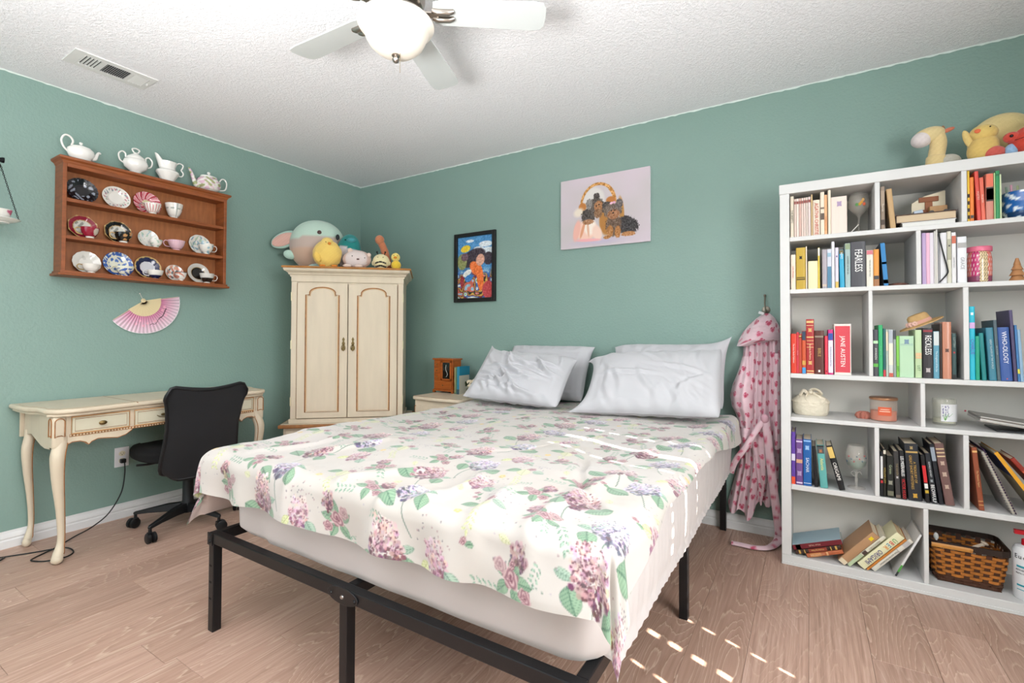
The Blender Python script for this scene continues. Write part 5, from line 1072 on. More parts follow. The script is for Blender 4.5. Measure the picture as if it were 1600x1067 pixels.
st_ = thing('white_stick', 'thin white stick leaning beside the balloon wine glass', 'stick', (3.648, -.26, 1.5725)); MB().tube([(0, 0, 0), (.034, .012, .040)], .0022, 8).build('stick', cmat('#e6e2da', .5), st_)
def sky(v):
    a = np.arctan2(v[:, 1], v[:, 0]); z = v[:, 2]; n = np.sin(a*9+3*np.sin(z*60))+np.sin(z*150+a*5)+.6*np.sin(a*17-z*90)
    c = np.outer(np.ones(len(a)), hexa('#1f5fa8'))*(1-.4*(z < .03)[:, None]); k = np.clip((n-.75)*3, 0, 1)[:, None]; return c*(1-k)+hexa('#e4ecf2')*k
def dense(prof, k=6): out = []; [out.extend([(prof[i][0]+(prof[i+1][0]-prof[i][0])*t/k, prof[i][1]+(prof[i+1][1]-prof[i][1])*t/k) for t in range(k)]) for i in range(len(prof)-1)]; return out+[prof[-1]]
bp = thing('painted_pot', 'blue round pot painted with white clouds on the top shelf', 'pot', (4.232, -.24, 1.5675))
paint(MB().lathe(dense([(.001, 0), (.060, 0), (.066, .02), (.068, .07), (.066, .112), (.062, .112), (.062, .02), (.001, .012)], 8), 64).build('pot', M_pattr, bp), sky)
for k, (x, y, c) in enumerate(((-.03, 0, '#d9a0b4'), (-.01, .02, '#c9d4a0'), (.0, -.02, '#dcd8d0'), (.02, .01, '#d8b0c0'), (-.035, .025, '#b8d0c0'), (.03, -.01, '#e0c890'))): MB().tube([(x, y, .014), (x*1.3, y*1.2, .148)], .004, 7).build('pencil', cmat(c, .5), bp)
sl = thing('stone_slab', 'flat brownish-pink stone lying on the second shelf', 'stone', (3.824, -.27, 1.3155)); MB().lathe([(.001, 0), (.9, 0), (1, .005), (.92, .011), (.5, .014), (.001, .013)], 22, sx=.034, sy=.028, fn=lambda a, z: 1+.12*sin(3*a)+.07*sin(7*a)).build('slab', mat('agate', '#7a5448', .4, var=.4, vscale=50, bump=.3, bscale=90), sl)
cdb = thing('bookmark_strap', 'black cord looped down over the white books on second shelf', 'cord', (3.95, -.335, 1.316)); MB().tube([Vector(p)-Vector((3.95, -.335, 1.316)) for p in bez([(3.958, -.315, 1.532), (3.952, -.3225, 1.529), (3.954, -.3235, 1.505), (3.965, -.3245, 1.442), (3.977, -.3245, 1.380), (3.978, -.3245, 1.358), (3.967, -.3245, 1.340), (3.952, -.3235, 1.3205)], 6)], .0026, 8).build('cord', M_blackpl, cdb)
def jarp(v):
    a = np.arctan2(v[:, 1], v[:, 0]); z = v[:, 2]; seg = ((a+pi)/(2*pi)*9).astype(int) % 3
    c = np.array([hexa('#e07a6c'), hexa('#c2346e'), hexa('#dfc9a0')])[seg]; d = (np.sin(z*420)*np.sin(a*60) > .35)[:, None] & (seg == 2)[:, None]; c = np.where(d, hexa('#5a4438'), c)
    e = (np.sin(z*170+1)*np.sin(a*22) > .55)[:, None] & (seg != 2)[:, None]; c = np.where(e, hexa('#f0dfe0'), c); return np.where((z < .03)[:, None] & (seg != 2)[:, None], hexa('#8a4460'), c)
jr = thing('candle_jar', 'pink patterned glass jar with pink lid on the second shelf', 'jar', (4.095, -.24, 1.3155))
paint(MB().lathe(dense([(.001, 0), (.034, 0), (.0385, .008), (.0395, .05), (.0395, .10), (.036, .125), (.033, .132), (.001, .132)], 9), 90).build('jar_body', M_pattr, jr), jarp)
MB().lathe([(.001, .132), (.0395, .132), (.0405, .137), (.0405, .150), (.039, .153), (.001, .154)], 40).build('lid', cmat('#e0708c', .3), jr)
tr = thing('wooden_tree', 'small tan carved wooden fir tree ornament on the second shelf', 'ornament', (4.208, -.24, 1.3155))
for k, (r, z0, h) in enumerate(((.030, 0, .034), (.025, .026, .032), (.019, .050, .026), (.012, .070, .027))): MB().lathe([(.001, z0), (r, z0), (r*.9, z0+.003), (r*.38, z0+h), (.001, z0+h+.001)], 24).build('tier', mat('tan_ornament', '#c08a5c', .5, var=.15, vscale=40), tr)
def oval(v): return np.outer(np.ones(len(v)), hexa('#ddd6c4'))+(np.sin(v[:, 0:1]*160)*np.sin(v[:, 2:3]*190)*.03)
tb = thing('trinket_box', 'cream ceramic oval trinket box with ribbon bow lid', 'trinket box', (3.4865, -.2, .7065))
M_cer = mat('cream_ceramic', '#d9d0bc', .4, bump=.9, bscale=70, bdist=.006)
MB().lathe([(.001, 0), (.066, 0), (.072, .006), (.077, .03), (.077, .058), (.001, .058)], 40, sx=1, sy=.72).build('box_body', M_cer, tb)
MB().lathe([(.001, .058), (.0795, .058), (.081, .063), (.076, .072), (.060, .088), (.035, .100), (.001, .104)], 40, sx=1, sy=.72).build('lid', M_cer, tb)
m = MB(); P3 = [(-.045, -.02, .092), (-.030, -.03, .118), (-.010, -.02, .106), (.005, -.01, .122), (.028, -.02, .124), (.044, -.01, .104), (.020, .0, .106), (-.02, .0, .112), (-.045, -.02, .092)]
m.tube(bez(P3, 6), .008, 8, flat=.4).tube(bez([(-.01, -.02, .108), (-.02, -.045, .082), (-.012, -.05, .068)], 6), .007, 8, flat=.4).tube(bez([(.01, -.02, .108), (.035, -.035, .09), (.058, -.03, .078)], 6), .007, 8, flat=.4).ball((0, -.02, .110), .011, 10, 8); m.build('ribbon_bow', M_cer, tb)
sa = thing('sachet', 'small rumpled rose-brown scrunchie beside copper-lidded candle', 'sachet', (3.698, -.2, .7065))
MB().lathe([(.001, .0), (.8, .0), (1, .012), (.85, .026), (.5, .033), (.001, .030)], 40, sx=.030, sy=.024, fn=lambda a, z: 1+.13*sin(9*a)+.06*sin(17*a+z*90)).build('fabric', mat('rose_fabric', '#a8695a', .85, bump=.6, bscale=200), sa)
c1 = thing('candle', 'orange candle in glass jar with copper lid on fourth shelf', 'candle', (3.770, -.22, .7065))
MB().lathe([(.001, 0), (.046, 0), (.0505, .006), (.051, .05), (.0505, .095), (.001, .095)], 44).build('jar_glass', mat('smoky_glass', '#cbb9aa', .06, alpha=.35, coat=.5), c1)
MB().lathe([(.001, .004), (.047, .004), (.048, .045), (.001, .047)], 40).build('wax', cmat('#dc6a44', .5), c1); MB().lathe([(.001, .0955), (.0525, .0955), (.0535, .099), (.053, .105), (.050, .107), (.001, .107)], 44).build('lid', mat('copper_lid', '#b98a6a', .3, metal=.8), c1)
def arcpatch(nm, r, a0, a1, z0, z1, mt, par, n=14):
    a = np.linspace(rad(a0), rad(a1), n); Pp = np.array([[(r*cos(t), r*sin(t), z) for t in a] for z in (z0, z1)]); return grid_obj(nm, Pp, mt, par)
arcpatch('label', .0516, -118, -62, .028, .066, cmat('#cf5b3a', .5), c1); arcpatch('label_line', .0519, -112, -68, .045, .048, cmat('#f0d8c0', .5), c1); arcpatch('label_line', .0519, -108, -72, .054, .0565, cmat('#f0d8c0', .5), c1)
c2 = thing('candle', 'clear glass candle with white lavender-print label on fourth shelf', 'candle', (3.984, -.2, .7065))
MB().lathe([(.001, 0), (.038, 0), (.041, .005), (.0415, .10), (.040, .112), (.038, .112), (.0385, .014), (.001, .010)], 44).build('jar_glass', mat('clear_jar', '#d5d6c8', .05, alpha=.30, coat=.5), c2)
MB().lathe([(.001, .0105), (.037, .0105), (.037, .028), (.001, .028)], 36).build('wax', cmat('#ddd6b8', .6), c2)
lb = arcpatch('label', .0420, -115, -20, .018, .092, cmat('#e2e2e4', .5), c2, 20)
m = MB(); rr = random.Random(4)
for k in range(60):
    s_ = rr.choice((0, 1, 2)); a = rad(-104+s_*11+rr.uniform(-3, 3)); z = rr.uniform(.040, .086); m.ball((.0424*cos(a), .0424*sin(a), z), (.0013, .0013, .0017), 6, 4)
m.build('lavender_print', cmat('#6f6a9a', .6), c2); m = MB()
for k in range(9): a0_ = rad(-96); a1_ = rad(-108+k*6); m.tube([(.0425*cos(a0_), .0425*sin(a0_), .022), (.0425*cos(a1_), .0425*sin(a1_), .045+.004*(k % 3))], .0006, 4)
m.build('leaf_print', cmat('#6fae5a', .6), c2)
lpb = thing('black_tablet', 'thin black tablet under the silver laptop on fourth shelf', 'tablet', (4.20, -.22, .7065)); box('slab', (-.075, .12, -.08, .08, 0, .006), cmat('#1b1d22', .4), lpb, .002)
lp = thing('laptop', 'closed silver laptop lying tilted on the fourth shelf', 'laptop', (4.352, -.22, .7075)); lp.rotation_euler = (0, rad(7.6), 0)
box('base', (-.282, 0, -.095, .09, .0005, .013), mat('silver_alu', '#b9b6b2', .35, metal=.6), lp, .003); box('lid', (-.282, 0, -.095, .09, .0138, .023), mat('silver_alu2', '#a3a09c', .35, metal=.6), lp, .003)
gb = thing('painted_goblet', 'clear stemmed goblet with green base colour and red dots', 'glass', (3.6655, -.23, .3845))
MB().lathe([(.001, 0), (.036, 0), (.035, .003), (.007, .007), (.005, .02), (.007, .035), (.005, .05), (.006, .078), (.022, .088), (.036, .106), (.0415, .130), (.040, .160), (.033, .198), (.0315, .198), (.0385, .160), (.040, .130), (.034, .108), (.020, .091), (.001, .083)], 36, cap=False).build('glass_body', M_g1, gb, ang=80)
MB().lathe([(.001, .0845), (.0195, .0925), (.0335, .109), (.0385, .124), (.001, .125)], 36).build('green_tint', mat('green_tint', '#4fae96', .1, alpha=.55), gb)
for k in range(9):
    a = rad(-150+k*15); z = .115+.035*((k*37 % 10)/10)+.01; MB().ball((.0415*cos(a), .0415*sin(a), z), (.0028, .0028, .003), 8, 6).build('painted_dot', cmat('#c8404a' if k % 2 else '#3a5a7a', .4), gb)
MB().tube(bez([(-.008, -.004, .055), (-.020, -.010, .068), (-.012, -.010, .078), (0, -.006, .070), (.014, -.008, .078), (.020, -.008, .066)], 6), .002, 7).build('stem_twist', M_g1, gb)
# straw hat resting on the books
ht = thing('straw_hat', 'small straw hat with dusty pink flower band lying on books', 'hat', (3.902, -.245, 1.148)); ht.rotation_euler = (rad(6), rad(-24), 0)
M_straw = mat('straw', '#c4a06c', .8, bump=.6, bscale=250, bdist=.002, var=.12, vscale=60)
MB().lathe([(.082, -.004), (.080, .0), (.044, .003), (.041, .010), (.038, .036), (.030, .044), (.001, .047), (.001, .044), (.036, .034), (.040, .0), (.078, -.004)], 48, sy=.62, cap=False).build('crown_and_brim', M_straw, ht)
MB().lathe([(.0425, .003), (.0435, .006), (.0415, .017), (.040, .018)], 40, sy=.63, cap=False).build('band', cmat('#c9988a', .8), ht)
for x, y in ((-.036, -.016), (-.024, -.024), (-.044, -.006)):
    m = MB()
    for k in range(6): a = k*1.05; m.ball((x+.006*cos(a), y-.004, .012+.006*sin(a)), (.0055, .003, .0055), 8, 6)
    m.build('fabric_flower', cmat('#d6b0a4', .85), ht)
# basket
bk_ = thing('wicker_basket', 'rectangular woven orange splint basket with dark rim on lowest shelf', 'basket', (4.045, -.175, .0465))
def rrect(hx, hy, r, n=6):
    P = []
    for cx, cy, a0 in ((hx-r, -hy+r, -pi/2), (hx-r, hy-r, 0), (-hx+r, hy-r, pi/2), (-hx+r, -hy+r, pi)):
        for k in range(n): a = a0+pi/2*k/(n-1); P.append((cx+r*cos(a), cy+r*sin(a), cos(a), sin(a)))
    return P
def resample(P, n):
    Q = P+[P[0]]; L = [0]
    for i in range(len(P)): L.append(L[-1]+math.hypot(Q[i+1][0]-Q[i][0], Q[i+1][1]-Q[i][1]))
    T_ = np.linspace(0, L[-1], n+1)[:-1]; A = np.array(Q); return [tuple(np.interp(t, L, A[:, k]) for k in range(4)) for t in T_]
M_spl = mat('orange_splint', '#b9722e', .45, var=.3, vscale=40, stretch=(1, 1, .3)); M_stake = mat('dark_splint', '#4a2a18', .6)
NS_ = 26
def ring_dims(t): return .104+.020*t, .088+.014*t
m = MB()
for k in range(NS_):
    pts_s = []
    for t in (0, .5, 1):
        hx, hy = ring_dims(t); p = resample(rrect(hx, hy, .03), NS_)[k]; pts_s.append((p[0], p[1], p[2], p[3], .004+.150*t))
    V = []
    for (x, y, nx, ny, z) in pts_s:
        for s_ in (-1, 1):
            for q_ in (-.001, .001): V.append((x-ny*.009*s_+nx*q_, y+nx*.009*s_+ny*q_, z))
    F = []
    for i in range(2): b0 = i*4; b1 = b0+4; F += [(b0, b0+1, b1+1, b1), (b0+2, b1+2, b1+3, b0+3), (b0, b1, b1+2, b0+2), (b0+1, b0+3, b1+3, b1+1)]
    o_ = MB().add(V, F).build('stake', M_stake, bk_, smooth=False)
for j in range(11):
    t = (j+.6)/12; hx, hy = ring_dims(t); P = resample(rrect(hx, hy, .03), NS_*4); z = .004+.150*t; V = []
    for i, (x, y, nx, ny) in enumerate(P):
        o_ = .0042*cos(pi*i/4+pi*j)
        for dz in (-.0054, .0054):
            for q_ in (-.0009, .0009): V.append((x+nx*(o_+q_), y+ny*(o_+q_), z+dz))
    n_ = len(P); F = []
    for i in range(n_): a = i*4; b = ((i+1) % n_)*4; F += [(a, b, b+1, a+1), (a+2, a+3, b+3, b+2), (a, a+2, b+2, b), (a+1, b+1, b+3, a+3)]
    MB().add(V, F).build('weaver', M_spl if j > 1 else M_stake, bk_, smooth=True)
P = resample(rrect(.127, .105, .03), 48); V = []
for (x, y, nx, ny) in P: V += [(x-nx*.003, y-ny*.003, .150), (x+nx*.003, y+ny*.003, .150), (x+nx*.003, y+ny*.003, .174), (x-nx*.003, y-ny*.003, .174)]
n_ = 48; F = [tuple((i*4+a, ((i+1) % n_)*4+a, ((i+1) % n_)*4+b, i*4+b)) for i in range(n_) for a, b in ((0, 1), (1, 2), (2, 3), (3, 0))]
MB().add(V, F).build('rim', mat('dark_leather_rim', '#2c1d16', .5), bk_, smooth=False)
box('bottom', (-.10, .10, -.084, .084, .0, .004), M_stake, bk_, .001)
MB().tube([(-.123, -.112, .158), (.0, -.112, .158), (.008, -.112, .157)], [.0095, .0095, .008], 10, flat=.35).ball((.004, -.116, .158), .004, 8, 6).build('handle', mat('handle_wood', '#bf8440', .4), bk_)
pc = thing('black_pouch', 'glossy black pouch lying inside the woven basket', 'pouch', (4.015, -.175, .135)); MB().ball((0, 0, .025), (.055, .045, .028), 20, 12).build('pouch', mat('black_satin', '#111218', .35), pc); MB().tube(bez([(-.04, -.03, .045), (-.02, -.04, .05), (.02, -.036, .05), (.04, -.02, .05), (.045, .02, .045)], 6), .0016, 6).build('piping', cmat('#8f2a38', .5), pc)
MB().ball((0, 0, -.036), (.046, .042, .045), 14, 8).build('pouch_lower', MATS['black_satin'], pc)
cb = thing('white_comb', 'white plastic comb standing in the left of the basket', 'comb', (3.951, -.205, .14)); MB().ball((.0, 0, .075), (.009, .005, .016), 12, 8).tube([(0, 0, -.085), (0, 0, .07)], .004, 8).build('handle', cmat('#dcdcd8', .4), cb)
m = MB()
for k in range(6): m.tube([(.012+k*.006, 0, .0), (.012+k*.006, 0, .055-.003*k)], .0022, 6)
m.box(-.002, .05, -.002, .002, .0, .012); m.build('teeth', cmat('#dcdcd8', .4), cb)
hc = thing('hair_clips', 'tangled beige plastic hair clips in the right of the basket', 'hair clips', (4.095, -.18, .147))
MB().tube(bez([(-.055, -.02, .02), (-.03, -.02, .04), (0, -.01, .055), (.02, 0, .062)], 6), [.006]*18+[.009], 8, flat=.5).ball((.018, 0, .064), (.014, .010, .007), 12, 8, Euler((0, .5, 0)).to_matrix()).build('clip', cmat('#c9b9a6', .45), hc)
MB().tube(bez([(-.04, -.03, .025), (0, -.04, .025), (.03, -.03, .035), (.040, -.02, .042)], 6), .0065, 8, flat=.5).build('clip', cmat('#cfc3b4', .45), hc)
MB().ball((0, 0, -.038), (.042, .038, .05), 14, 8).build('hair_ties', mat('dark_cloth', '#1c1a20', .8), hc)
bt = thing('lotion_bottle', 'white lotion bottle with red pump on the lowest shelf', 'bottle', (4.222, -.262, .0465))
MB().lathe([(.001, 0), (.042, 0), (.046, .006), (.046, .19), (.038, .205), (.016, .212), (.016, .220), (.001, .221)], 40).build('bottle_body', cmat('#dfe2e4', .35), bt)
MB().lathe([(.001, .2), (.019, .206), (.019, .232), (.008, .236), (.007, .262), (.001, .263)], 24).box(-.040, .006, -.008, .008, .252, .268).build('pump', cmat('#c01826', .35), bt)
for z0, z1 in ((.128, .136), (.055, .062), (.040, .043)): arcpatch('label_stripe', .0464, -150, -30, z0, z1, cmat('#2f98a8', .4), bt)
def arc_text(s, size, r, a0, z, mt, par, step):
    for k, chh in enumerate(s):
        a = rad(a0+k*step); o = text(chh, size, mt, par, (r*cos(a), r*sin(a), z), (rad(90), 0, a+pi/2), 'lettering', .9)
arc_text('Eucerin', .025, .0468, -152, .170, cmat('#1c1f24', .5), bt, 17); arc_text('ADVANCED', .010, .0468, -150, .118, cmat('#2a2f34', .5), bt, 7.5); arc_text('REPAIR LOTION', .008, .0468, -150, .105, cmat('#2a2f34', .5), bt, 6)
# ================================================================ china rack on left wall
rk = thing('plate_rack', 'honey-brown wooden wall rack with three shelves of china', 'wall rack', (0, -1.6705, 1.41))
M_rack = mat('rack_wood', '#96532b', .42, var=.35, vscale=14, stretch=(1, .6, 5)); M_rackb = mat('rack_back_wood', '#a8683c', .5, var=.28, vscale=22, stretch=(1, 3, .5))
YR = .4225
def rb_(nm, d, mt=M_rack, bev=.002): return box(nm, d, mt, rk, bev)
rb_('back_panel', (.001, .010, -YR+.01, YR-.01, .01, .60), M_rackb, .0005)
for s in (-1, 1): rb_('side_panel', (.001, .12, min(s*YR, s*(YR-.018)), max(s*YR, s*(YR-.018)), .012, .60))
for z in (.4105, .2105): rb_('shelf', (.010, .112, -YR+.018, YR-.018, z-.020, z-.0005))
rb_('bottom_board', (.001, .128, -YR-.006, YR+.006, .0, .018)); rb_('bottom_molding', (.001, .138, -YR-.016, YR+.016, -.008, .006), M_rack, .004)
rb_('top_rail', (.010, .120, -YR+.018, YR-.018, .575, .600))
m = MB(); rings = []
for e, z in ((.0, .592), (.004, .600), (.006, .606), (.018, .614), (.020, .624), (.014, .628)): rings.append([(.001, -YR-e, z), (.12+e, -YR-e, z), (.12+e, YR+e, z), (.001, YR+e, z)])
m.loft(rings).build('crown_molding', M_rack, rk, smooth=False)
def fnoise(a, b, s): return np.sin(a*s+1.7*np.sin(b*s*.7+s))*np.sin(b*s*1.1+1.3*np.sin(a*s*.6))
def plate(label, y, z, r, fn, sides=0, scal=0, name='saucer', cat='saucer', yaw=0, xo=.047):
    o = thing(name, label, cat, (xo, y, z+.0008)); o.rotation_euler = (0, rad(76), rad(yaw))
    pr = [(.001, 0), (r*.30, 0), (r*.52, .001), (r*.60, .004), (r*.80, .009), (r*.97, .014), (r, .0155), (r*.985, .0175), (r*.78, .0125), (r*.58, .0065), (r*.50, .0035), (r*.25, .003), (.001, .003)]
    def f(a, zz):
        q = 1
        if sides: q = cos(pi/sides)/cos(((a+pi/sides) % (2*pi/sides))-pi/sides)*(1 if 1 else 1); q = q*.35+.65*q if zz > .004 else 1
        if scal: q = 1+.028*abs(sin(scal*a/2))*(1 if zz > .006 else 0)
        return q
    mb = MB(); P = dense(pr, 4)
    mb.lathe(P, 96, fn=f); ob = mb.build('plate_body', M_pattr, o, loc=(-r*.97, 0, .0)) ; ob.location = (-r*(.97 if not sides else .93), 0, 0)
    def g(v):
        a = np.arctan2(v[:, 1], v[:, 0]); d = np.hypot(v[:, 0], v[:, 1])/r; return np.clip(fn(a, d, v), 0, 1)
    paint(ob, g); return o
def cup(label, y, z, r, h, fn, hd=1, x=.094, mug=False, handle=True, hcol='#e8e4dc', foot=True):
    o = thing('teacup', label, 'teacup', (x, y, z+.0008))
    pr = [(.001, 0), (r*.45, 0), (r*.45, h*.06), (r*.40, h*.10), (r*.62, h*.22), (r*.84, h*.50), (r*.95, h*.80), (r, h), (r*.96, h), (r*.90, h*.8), (r*.78, h*.5), (r*.5, h*.2), (.001, h*.14)]
    ob = MB().lathe(dense(pr, 4), 64).build('cup_body', M_pattr, o)
    paint(ob, lambda v: np.clip(fn(np.arctan2(v[:, 1], v[:, 0]), v[:, 2]/h, v), 0, 1))
    if handle: MB().tube(bez([(0, hd*r*.90, h*.84), (0, hd*r*1.30, h*.90), (0, hd*r*1.52, h*.66), (0, hd*r*1.30, h*.36), (0, hd*r*.78, h*.30)], 6), .0026, 8).build('handle', cmat(hcol, .2), o)
    return o
W = hexa('#e2dfd8'); H_ = hexa
def solid(c): return lambda a, d, v: np.outer(np.ones(len(a)), H_(c))
def mixc(k, c1, c2): k = np.clip(k, 0, 1)[:, None]; return c1*(1-k)+c2*k
def black_sc(a, d, v):
    c = mixc((fnoise(v[:, 0]*1, v[:, 1], 130) > .35)*(d > .42)*(d < .85)*1., H_('#17171c'), H_('#9298a4')); return mixc((d > .93)*1.*(np.sin(a*24) > .2), c, H_('#4a4c56'))
def floral(cols, dens=.5, lo=.55, hi=.95, sc=150, base=W, rim=None):
    def f(a, d, v):
        c = np.outer(np.ones(len(a)), base)
        for k, cc in enumerate(cols): c = mixc((fnoise(v[:, 0]+k*.031, v[:, 1]-k*.017, sc) > dens)*(d > lo)*(d < hi)*.85, c, H_(cc))
        if rim: c = mixc((d > .95)*1., c, H_(rim))
        return c
    return f
def swirl(a, d, v): c = mixc((np.sin(a*11+d*7) > .1)*1., H_('#dc8f98'), H_('#b01f38')); c = mixc((np.sin(a*22+d*14) > .85)*1., c, H_('#f0d8d8')); return mixc((d < .34)*1., c, H_('#d8cfa8'))
def oct_(col):
    def f(a, d, v): c = mixc((d > .90)*1., np.outer(np.ones(len(a)), H_(col)), H_('#c9a870')); c = mixc((d < .58)*1., c, H_('#d4d2c8')); c = mixc((fnoise(v[:, 0], v[:, 1], 120) > .3)*(d < .55), c, H_('#8f8f86')); return mixc((abs(d-.58) < .025)*1., c, H_('#c9a870'))
    return f
def willow(a, d, v): c = mixc(((d > .72)*(fnoise(v[:, 0], v[:, 1], 200) > -.35))*1., W*0+H_('#dcdccb'), H_('#3b5fa8')); return mixc((d < .6)*(fnoise(v[:, 0], v[:, 1], 140) > .25)*1., c, H_('#4a70b4'))
def navy(a, d, v): c = np.outer(np.ones(len(a)), H_('#1d2348')); e = .86+.07*np.abs((a*5/pi) % 1-.5)*2; c = mixc((d > e)*1., c, H_('#c7a468')); c = mixc((d < .56)*1., c, H_('#cfd0d6')); return mixc((abs(d-.40) < .02)*1., c, H_('#9a9cae'))
def blk_c(a, d, v): c = mixc((d < .62)*1., np.outer(np.ones(len(a)), H_('#cfcbc4')), H_('#1c1814')); return mixc((abs(d-.62) < .04)*1., c, H_('#b09a70'))
S1, S2, S3 = 1.820, 1.620, 1.4285
plate('black scalloped saucer with grey leaf pattern, top shelf of china rack', -1.990, S1, .070, black_sc, scal=18)
plate('white oval dish with tiny garland border, top shelf of china rack', -1.834, S1, .068, floral(['#8fa08a', '#b86a7a', '#7a8a94'], .62, .62, .93, 170), name='dish', cat='dish')
plate('red and pink candy-swirl saucer on china rack top shelf', -1.679, S1, .072, swirl, scal=12)
plate('crimson octagonal gold-edged saucer, left on the rack middle shelf', -1.984, S2, .070, oct_('#8f1c34'), sides=8)
plate('black octagonal gold-edged saucer, middle shelf of china rack', -1.824, S2, .070, oct_('#141312'), sides=8)
plate('small white saucer with faint green leaves, middle shelf of rack', -1.673, S2, .055, floral(['#9fbfa8', '#a8c4cc'], .6, .3, .95, 120))
plate('white saucer with pale blue flowers, right end of rack middle shelf', -1.380, S2, .066, floral(['#8fb4c4', '#7a9aac', '#a8c0a8'], .55, .1, .9, 110), scal=10)
plate('plain white scalloped saucer, left on the rack bottom shelf', -1.965, S3, .063, floral(['#d0ccc4'], .7, .3, .9, 60), scal=14)
plate('blue willow-pattern saucer, bottom shelf of china rack', -1.820, S3, .073, willow)
plate('navy and gold scalloped saucer with white centre, bottom shelf', -1.671, S3, .071, navy)
plate('small saucer with coral flowers, bottom shelf of china rack', -1.528, S3, .052, floral(['#c8705a', '#5f6a70', '#d89a80'], .35, .0, .97, 110), sides=0)
plate('white saucer with black centre, right end of bottom shelf', -1.385, S3, .067, blk_c, scal=0)
strip = lambda a, z, v: mixc((np.sin(a*16) > .2)*(z < .93)*(z > .1)*1., W, H_('#c23a50'))
cup('red and white striped teacup before the candy-swirl saucer', -1.672, S1, .044, .060, strip, -1, hcol='#8a7a80')
cup('white handleless cup with grey sprig, right on rack top shelf', -1.546, S1, .048, .092, lambda a, z, v: mixc((abs(np.sin(a*3)) < .07)*(z < .99) + (abs(z-.62) < .03)*(np.sin(a*8) > -.2), W, H_('#8a9690')), 1, x=.07, handle=False)
cup('crimson teacup with round medallion and white foot', -1.968, S2, .042, .058, lambda a, z, v: mixc(((a-.55)**2+((z-.6)*1.2)**2 < .16)*1., mixc((z < .16)*1., np.outer(np.ones(len(a)), H_('#8f1c34')), W), H_('#c9bfae')), -1, hcol='#c9a870')
cup('black teacup with gold flower spray and white foot', -1.815, S2, .043, .058, lambda a, z, v: mixc((fnoise(v[:, 1], v[:, 2], 120) > .3)*(z > .2), mixc((z < .16)*1., np.outer(np.ones(len(a)), H_('#141312')), W), H_('#b98a58')), -1, hcol='#c9a870')
cup('small white teacup with faint green leaves', -1.652, S2, .034, .045, lambda a, z, v: mixc((fnoise(v[:, 1], v[:, 2], 140) > .6)*.8, W, H_('#9fbfa8')), 1, handle=False)
cup('plain pink fluted teacup standing alone on rack middle shelf', -1.532, S2, .047, .062, lambda a, z, v: np.outer(1-.05*np.sin(a*40), H_('#d9b4c0')), -1, x=.075, hcol='#d9b4c0')
cup('white teacup with pale blue flowers, handle to the right', -1.363, S2, .043, .066, lambda a, z, v: mixc((fnoise(v[:, 1], v[:, 2], 120) > .45)*.85, W, H_('#88aebc')), 1)
cup('plain white teacup with thin gold handle, bottom shelf', -1.960, S3, .040, .048, lambda a, z, v: np.outer(np.ones(len(a)), W), -1, hcol='#a88f5a')
cup('blue and white willow-pattern teacup with gold rim', -1.805, S3, .044, .055, lambda a, z, v: mixc((fnoise(v[:, 1], v[:, 2], 150) > .0)*(z < .75), H_('#dcdccb')+0*v, H_('#3b5fa8')), -1, hcol='#d8d0b0')
cup('white teacup with navy base, bottom shelf of rack', -1.652, S3, .042, .050, lambda a, z, v: mixc((z < .38)*1., W+0*v, H_('#1d2348')), -1, hcol='#dcdcda')
cup('small teacup with coral flowers and dark rim line', -1.512, S3, .032, .055, lambda a, z, v: mixc((abs(z-.97) < .05)*1., mixc((fnoise(v[:, 1], v[:, 2], 110) > .3)*1., W+0*v, H_('#c8806a')), H_('#4a4440')), 1, handle=False)
cup('white-rimmed black teacup with white handle, right on bottom shelf', -1.357, S3, .043, .062, lambda a, z, v: mixc((z < .55)*(z > .1), W*.92+0*v, H_('#201a16')), 1, hcol='#e4e0d8')
ZR = 1.41+.6288
M_p = M_porc
t1 = thing('teapot', 'plain white teapot with large ring handle, left end on top of rack', 'teapot', (.068, -2.006, ZR))
MB().lathe([(.001, 0), (.030, 0), (.034, .004), (.052, .026), (.060, .048), (.058, .066), (.050, .074), (.001, .076)], 40, sx=.75).build('body', M_p, t1)
MB().lathe([(.001, .074), (.046, .074), (.044, .080), (.020, .090), (.006, .093), (.005, .097), (.009, .101), (.007, .107), (.001, .108)], 32, sx=.75).build('lid', M_p, t1)
MB().tube(bez([(0, .046, .030), (0, .062, .036), (0, .070, .058), (0, .078, .074), (0, .088, .072)], 6), list(np.linspace(.012, .0045, 25)), 10).build('spout', M_p, t1)
MB().tube(bez([(0, -.050, .040), (0, -.072, .062), (0, -.082, .098), (0, -.068, .128), (0, -.046, .126), (0, -.034, .104), (0, -.040, .080)], 6), .0048, 9).build('handle', M_p, t1)
t2 = thing('sugar_bowl', 'white lidded sugar bowl with two handles and loop knob on rack', 'sugar bowl', (.066, -1.751, ZR))
fl = lambda a, z: 1+.035*abs(cos(4*a))
MB().lathe([(.001, 0), (.036, 0), (.034, .006), (.020, .014), (.030, .024), (.054, .042), (.062, .066), (.056, .086), (.046, .094), (.001, .095)], 48, fn=fl, sx=.80).build('body', M_p, t2)
MB().lathe([(.001, .094), (.047, .094), (.044, .104), (.028, .118), (.012, .128), (.010, .134), (.001, .136)], 40, fn=fl, sx=.80).build('lid', M_p, t2)
MB().tube(bez([(0, -.010, .134), (0, -.018, .152), (0, 0, .160), (0, .018, .152), (0, .010, .134)], 6), .0042, 8).build('knob', M_p, t2)
for s in (-1, 1): MB().tube(bez([(0, s*.056, .058), (0, s*.078, .072), (0, s*.084, .104), (0, s*.068, .124), (0, s*.052, .116), (0, s*.050, .094)], 6), .0042, 8).build('handle', M_p, t2)
t3 = thing('cream_jug', 'white fluted cream jug with high pouring lip on top of rack', 'jug', (.066, -1.583, ZR))
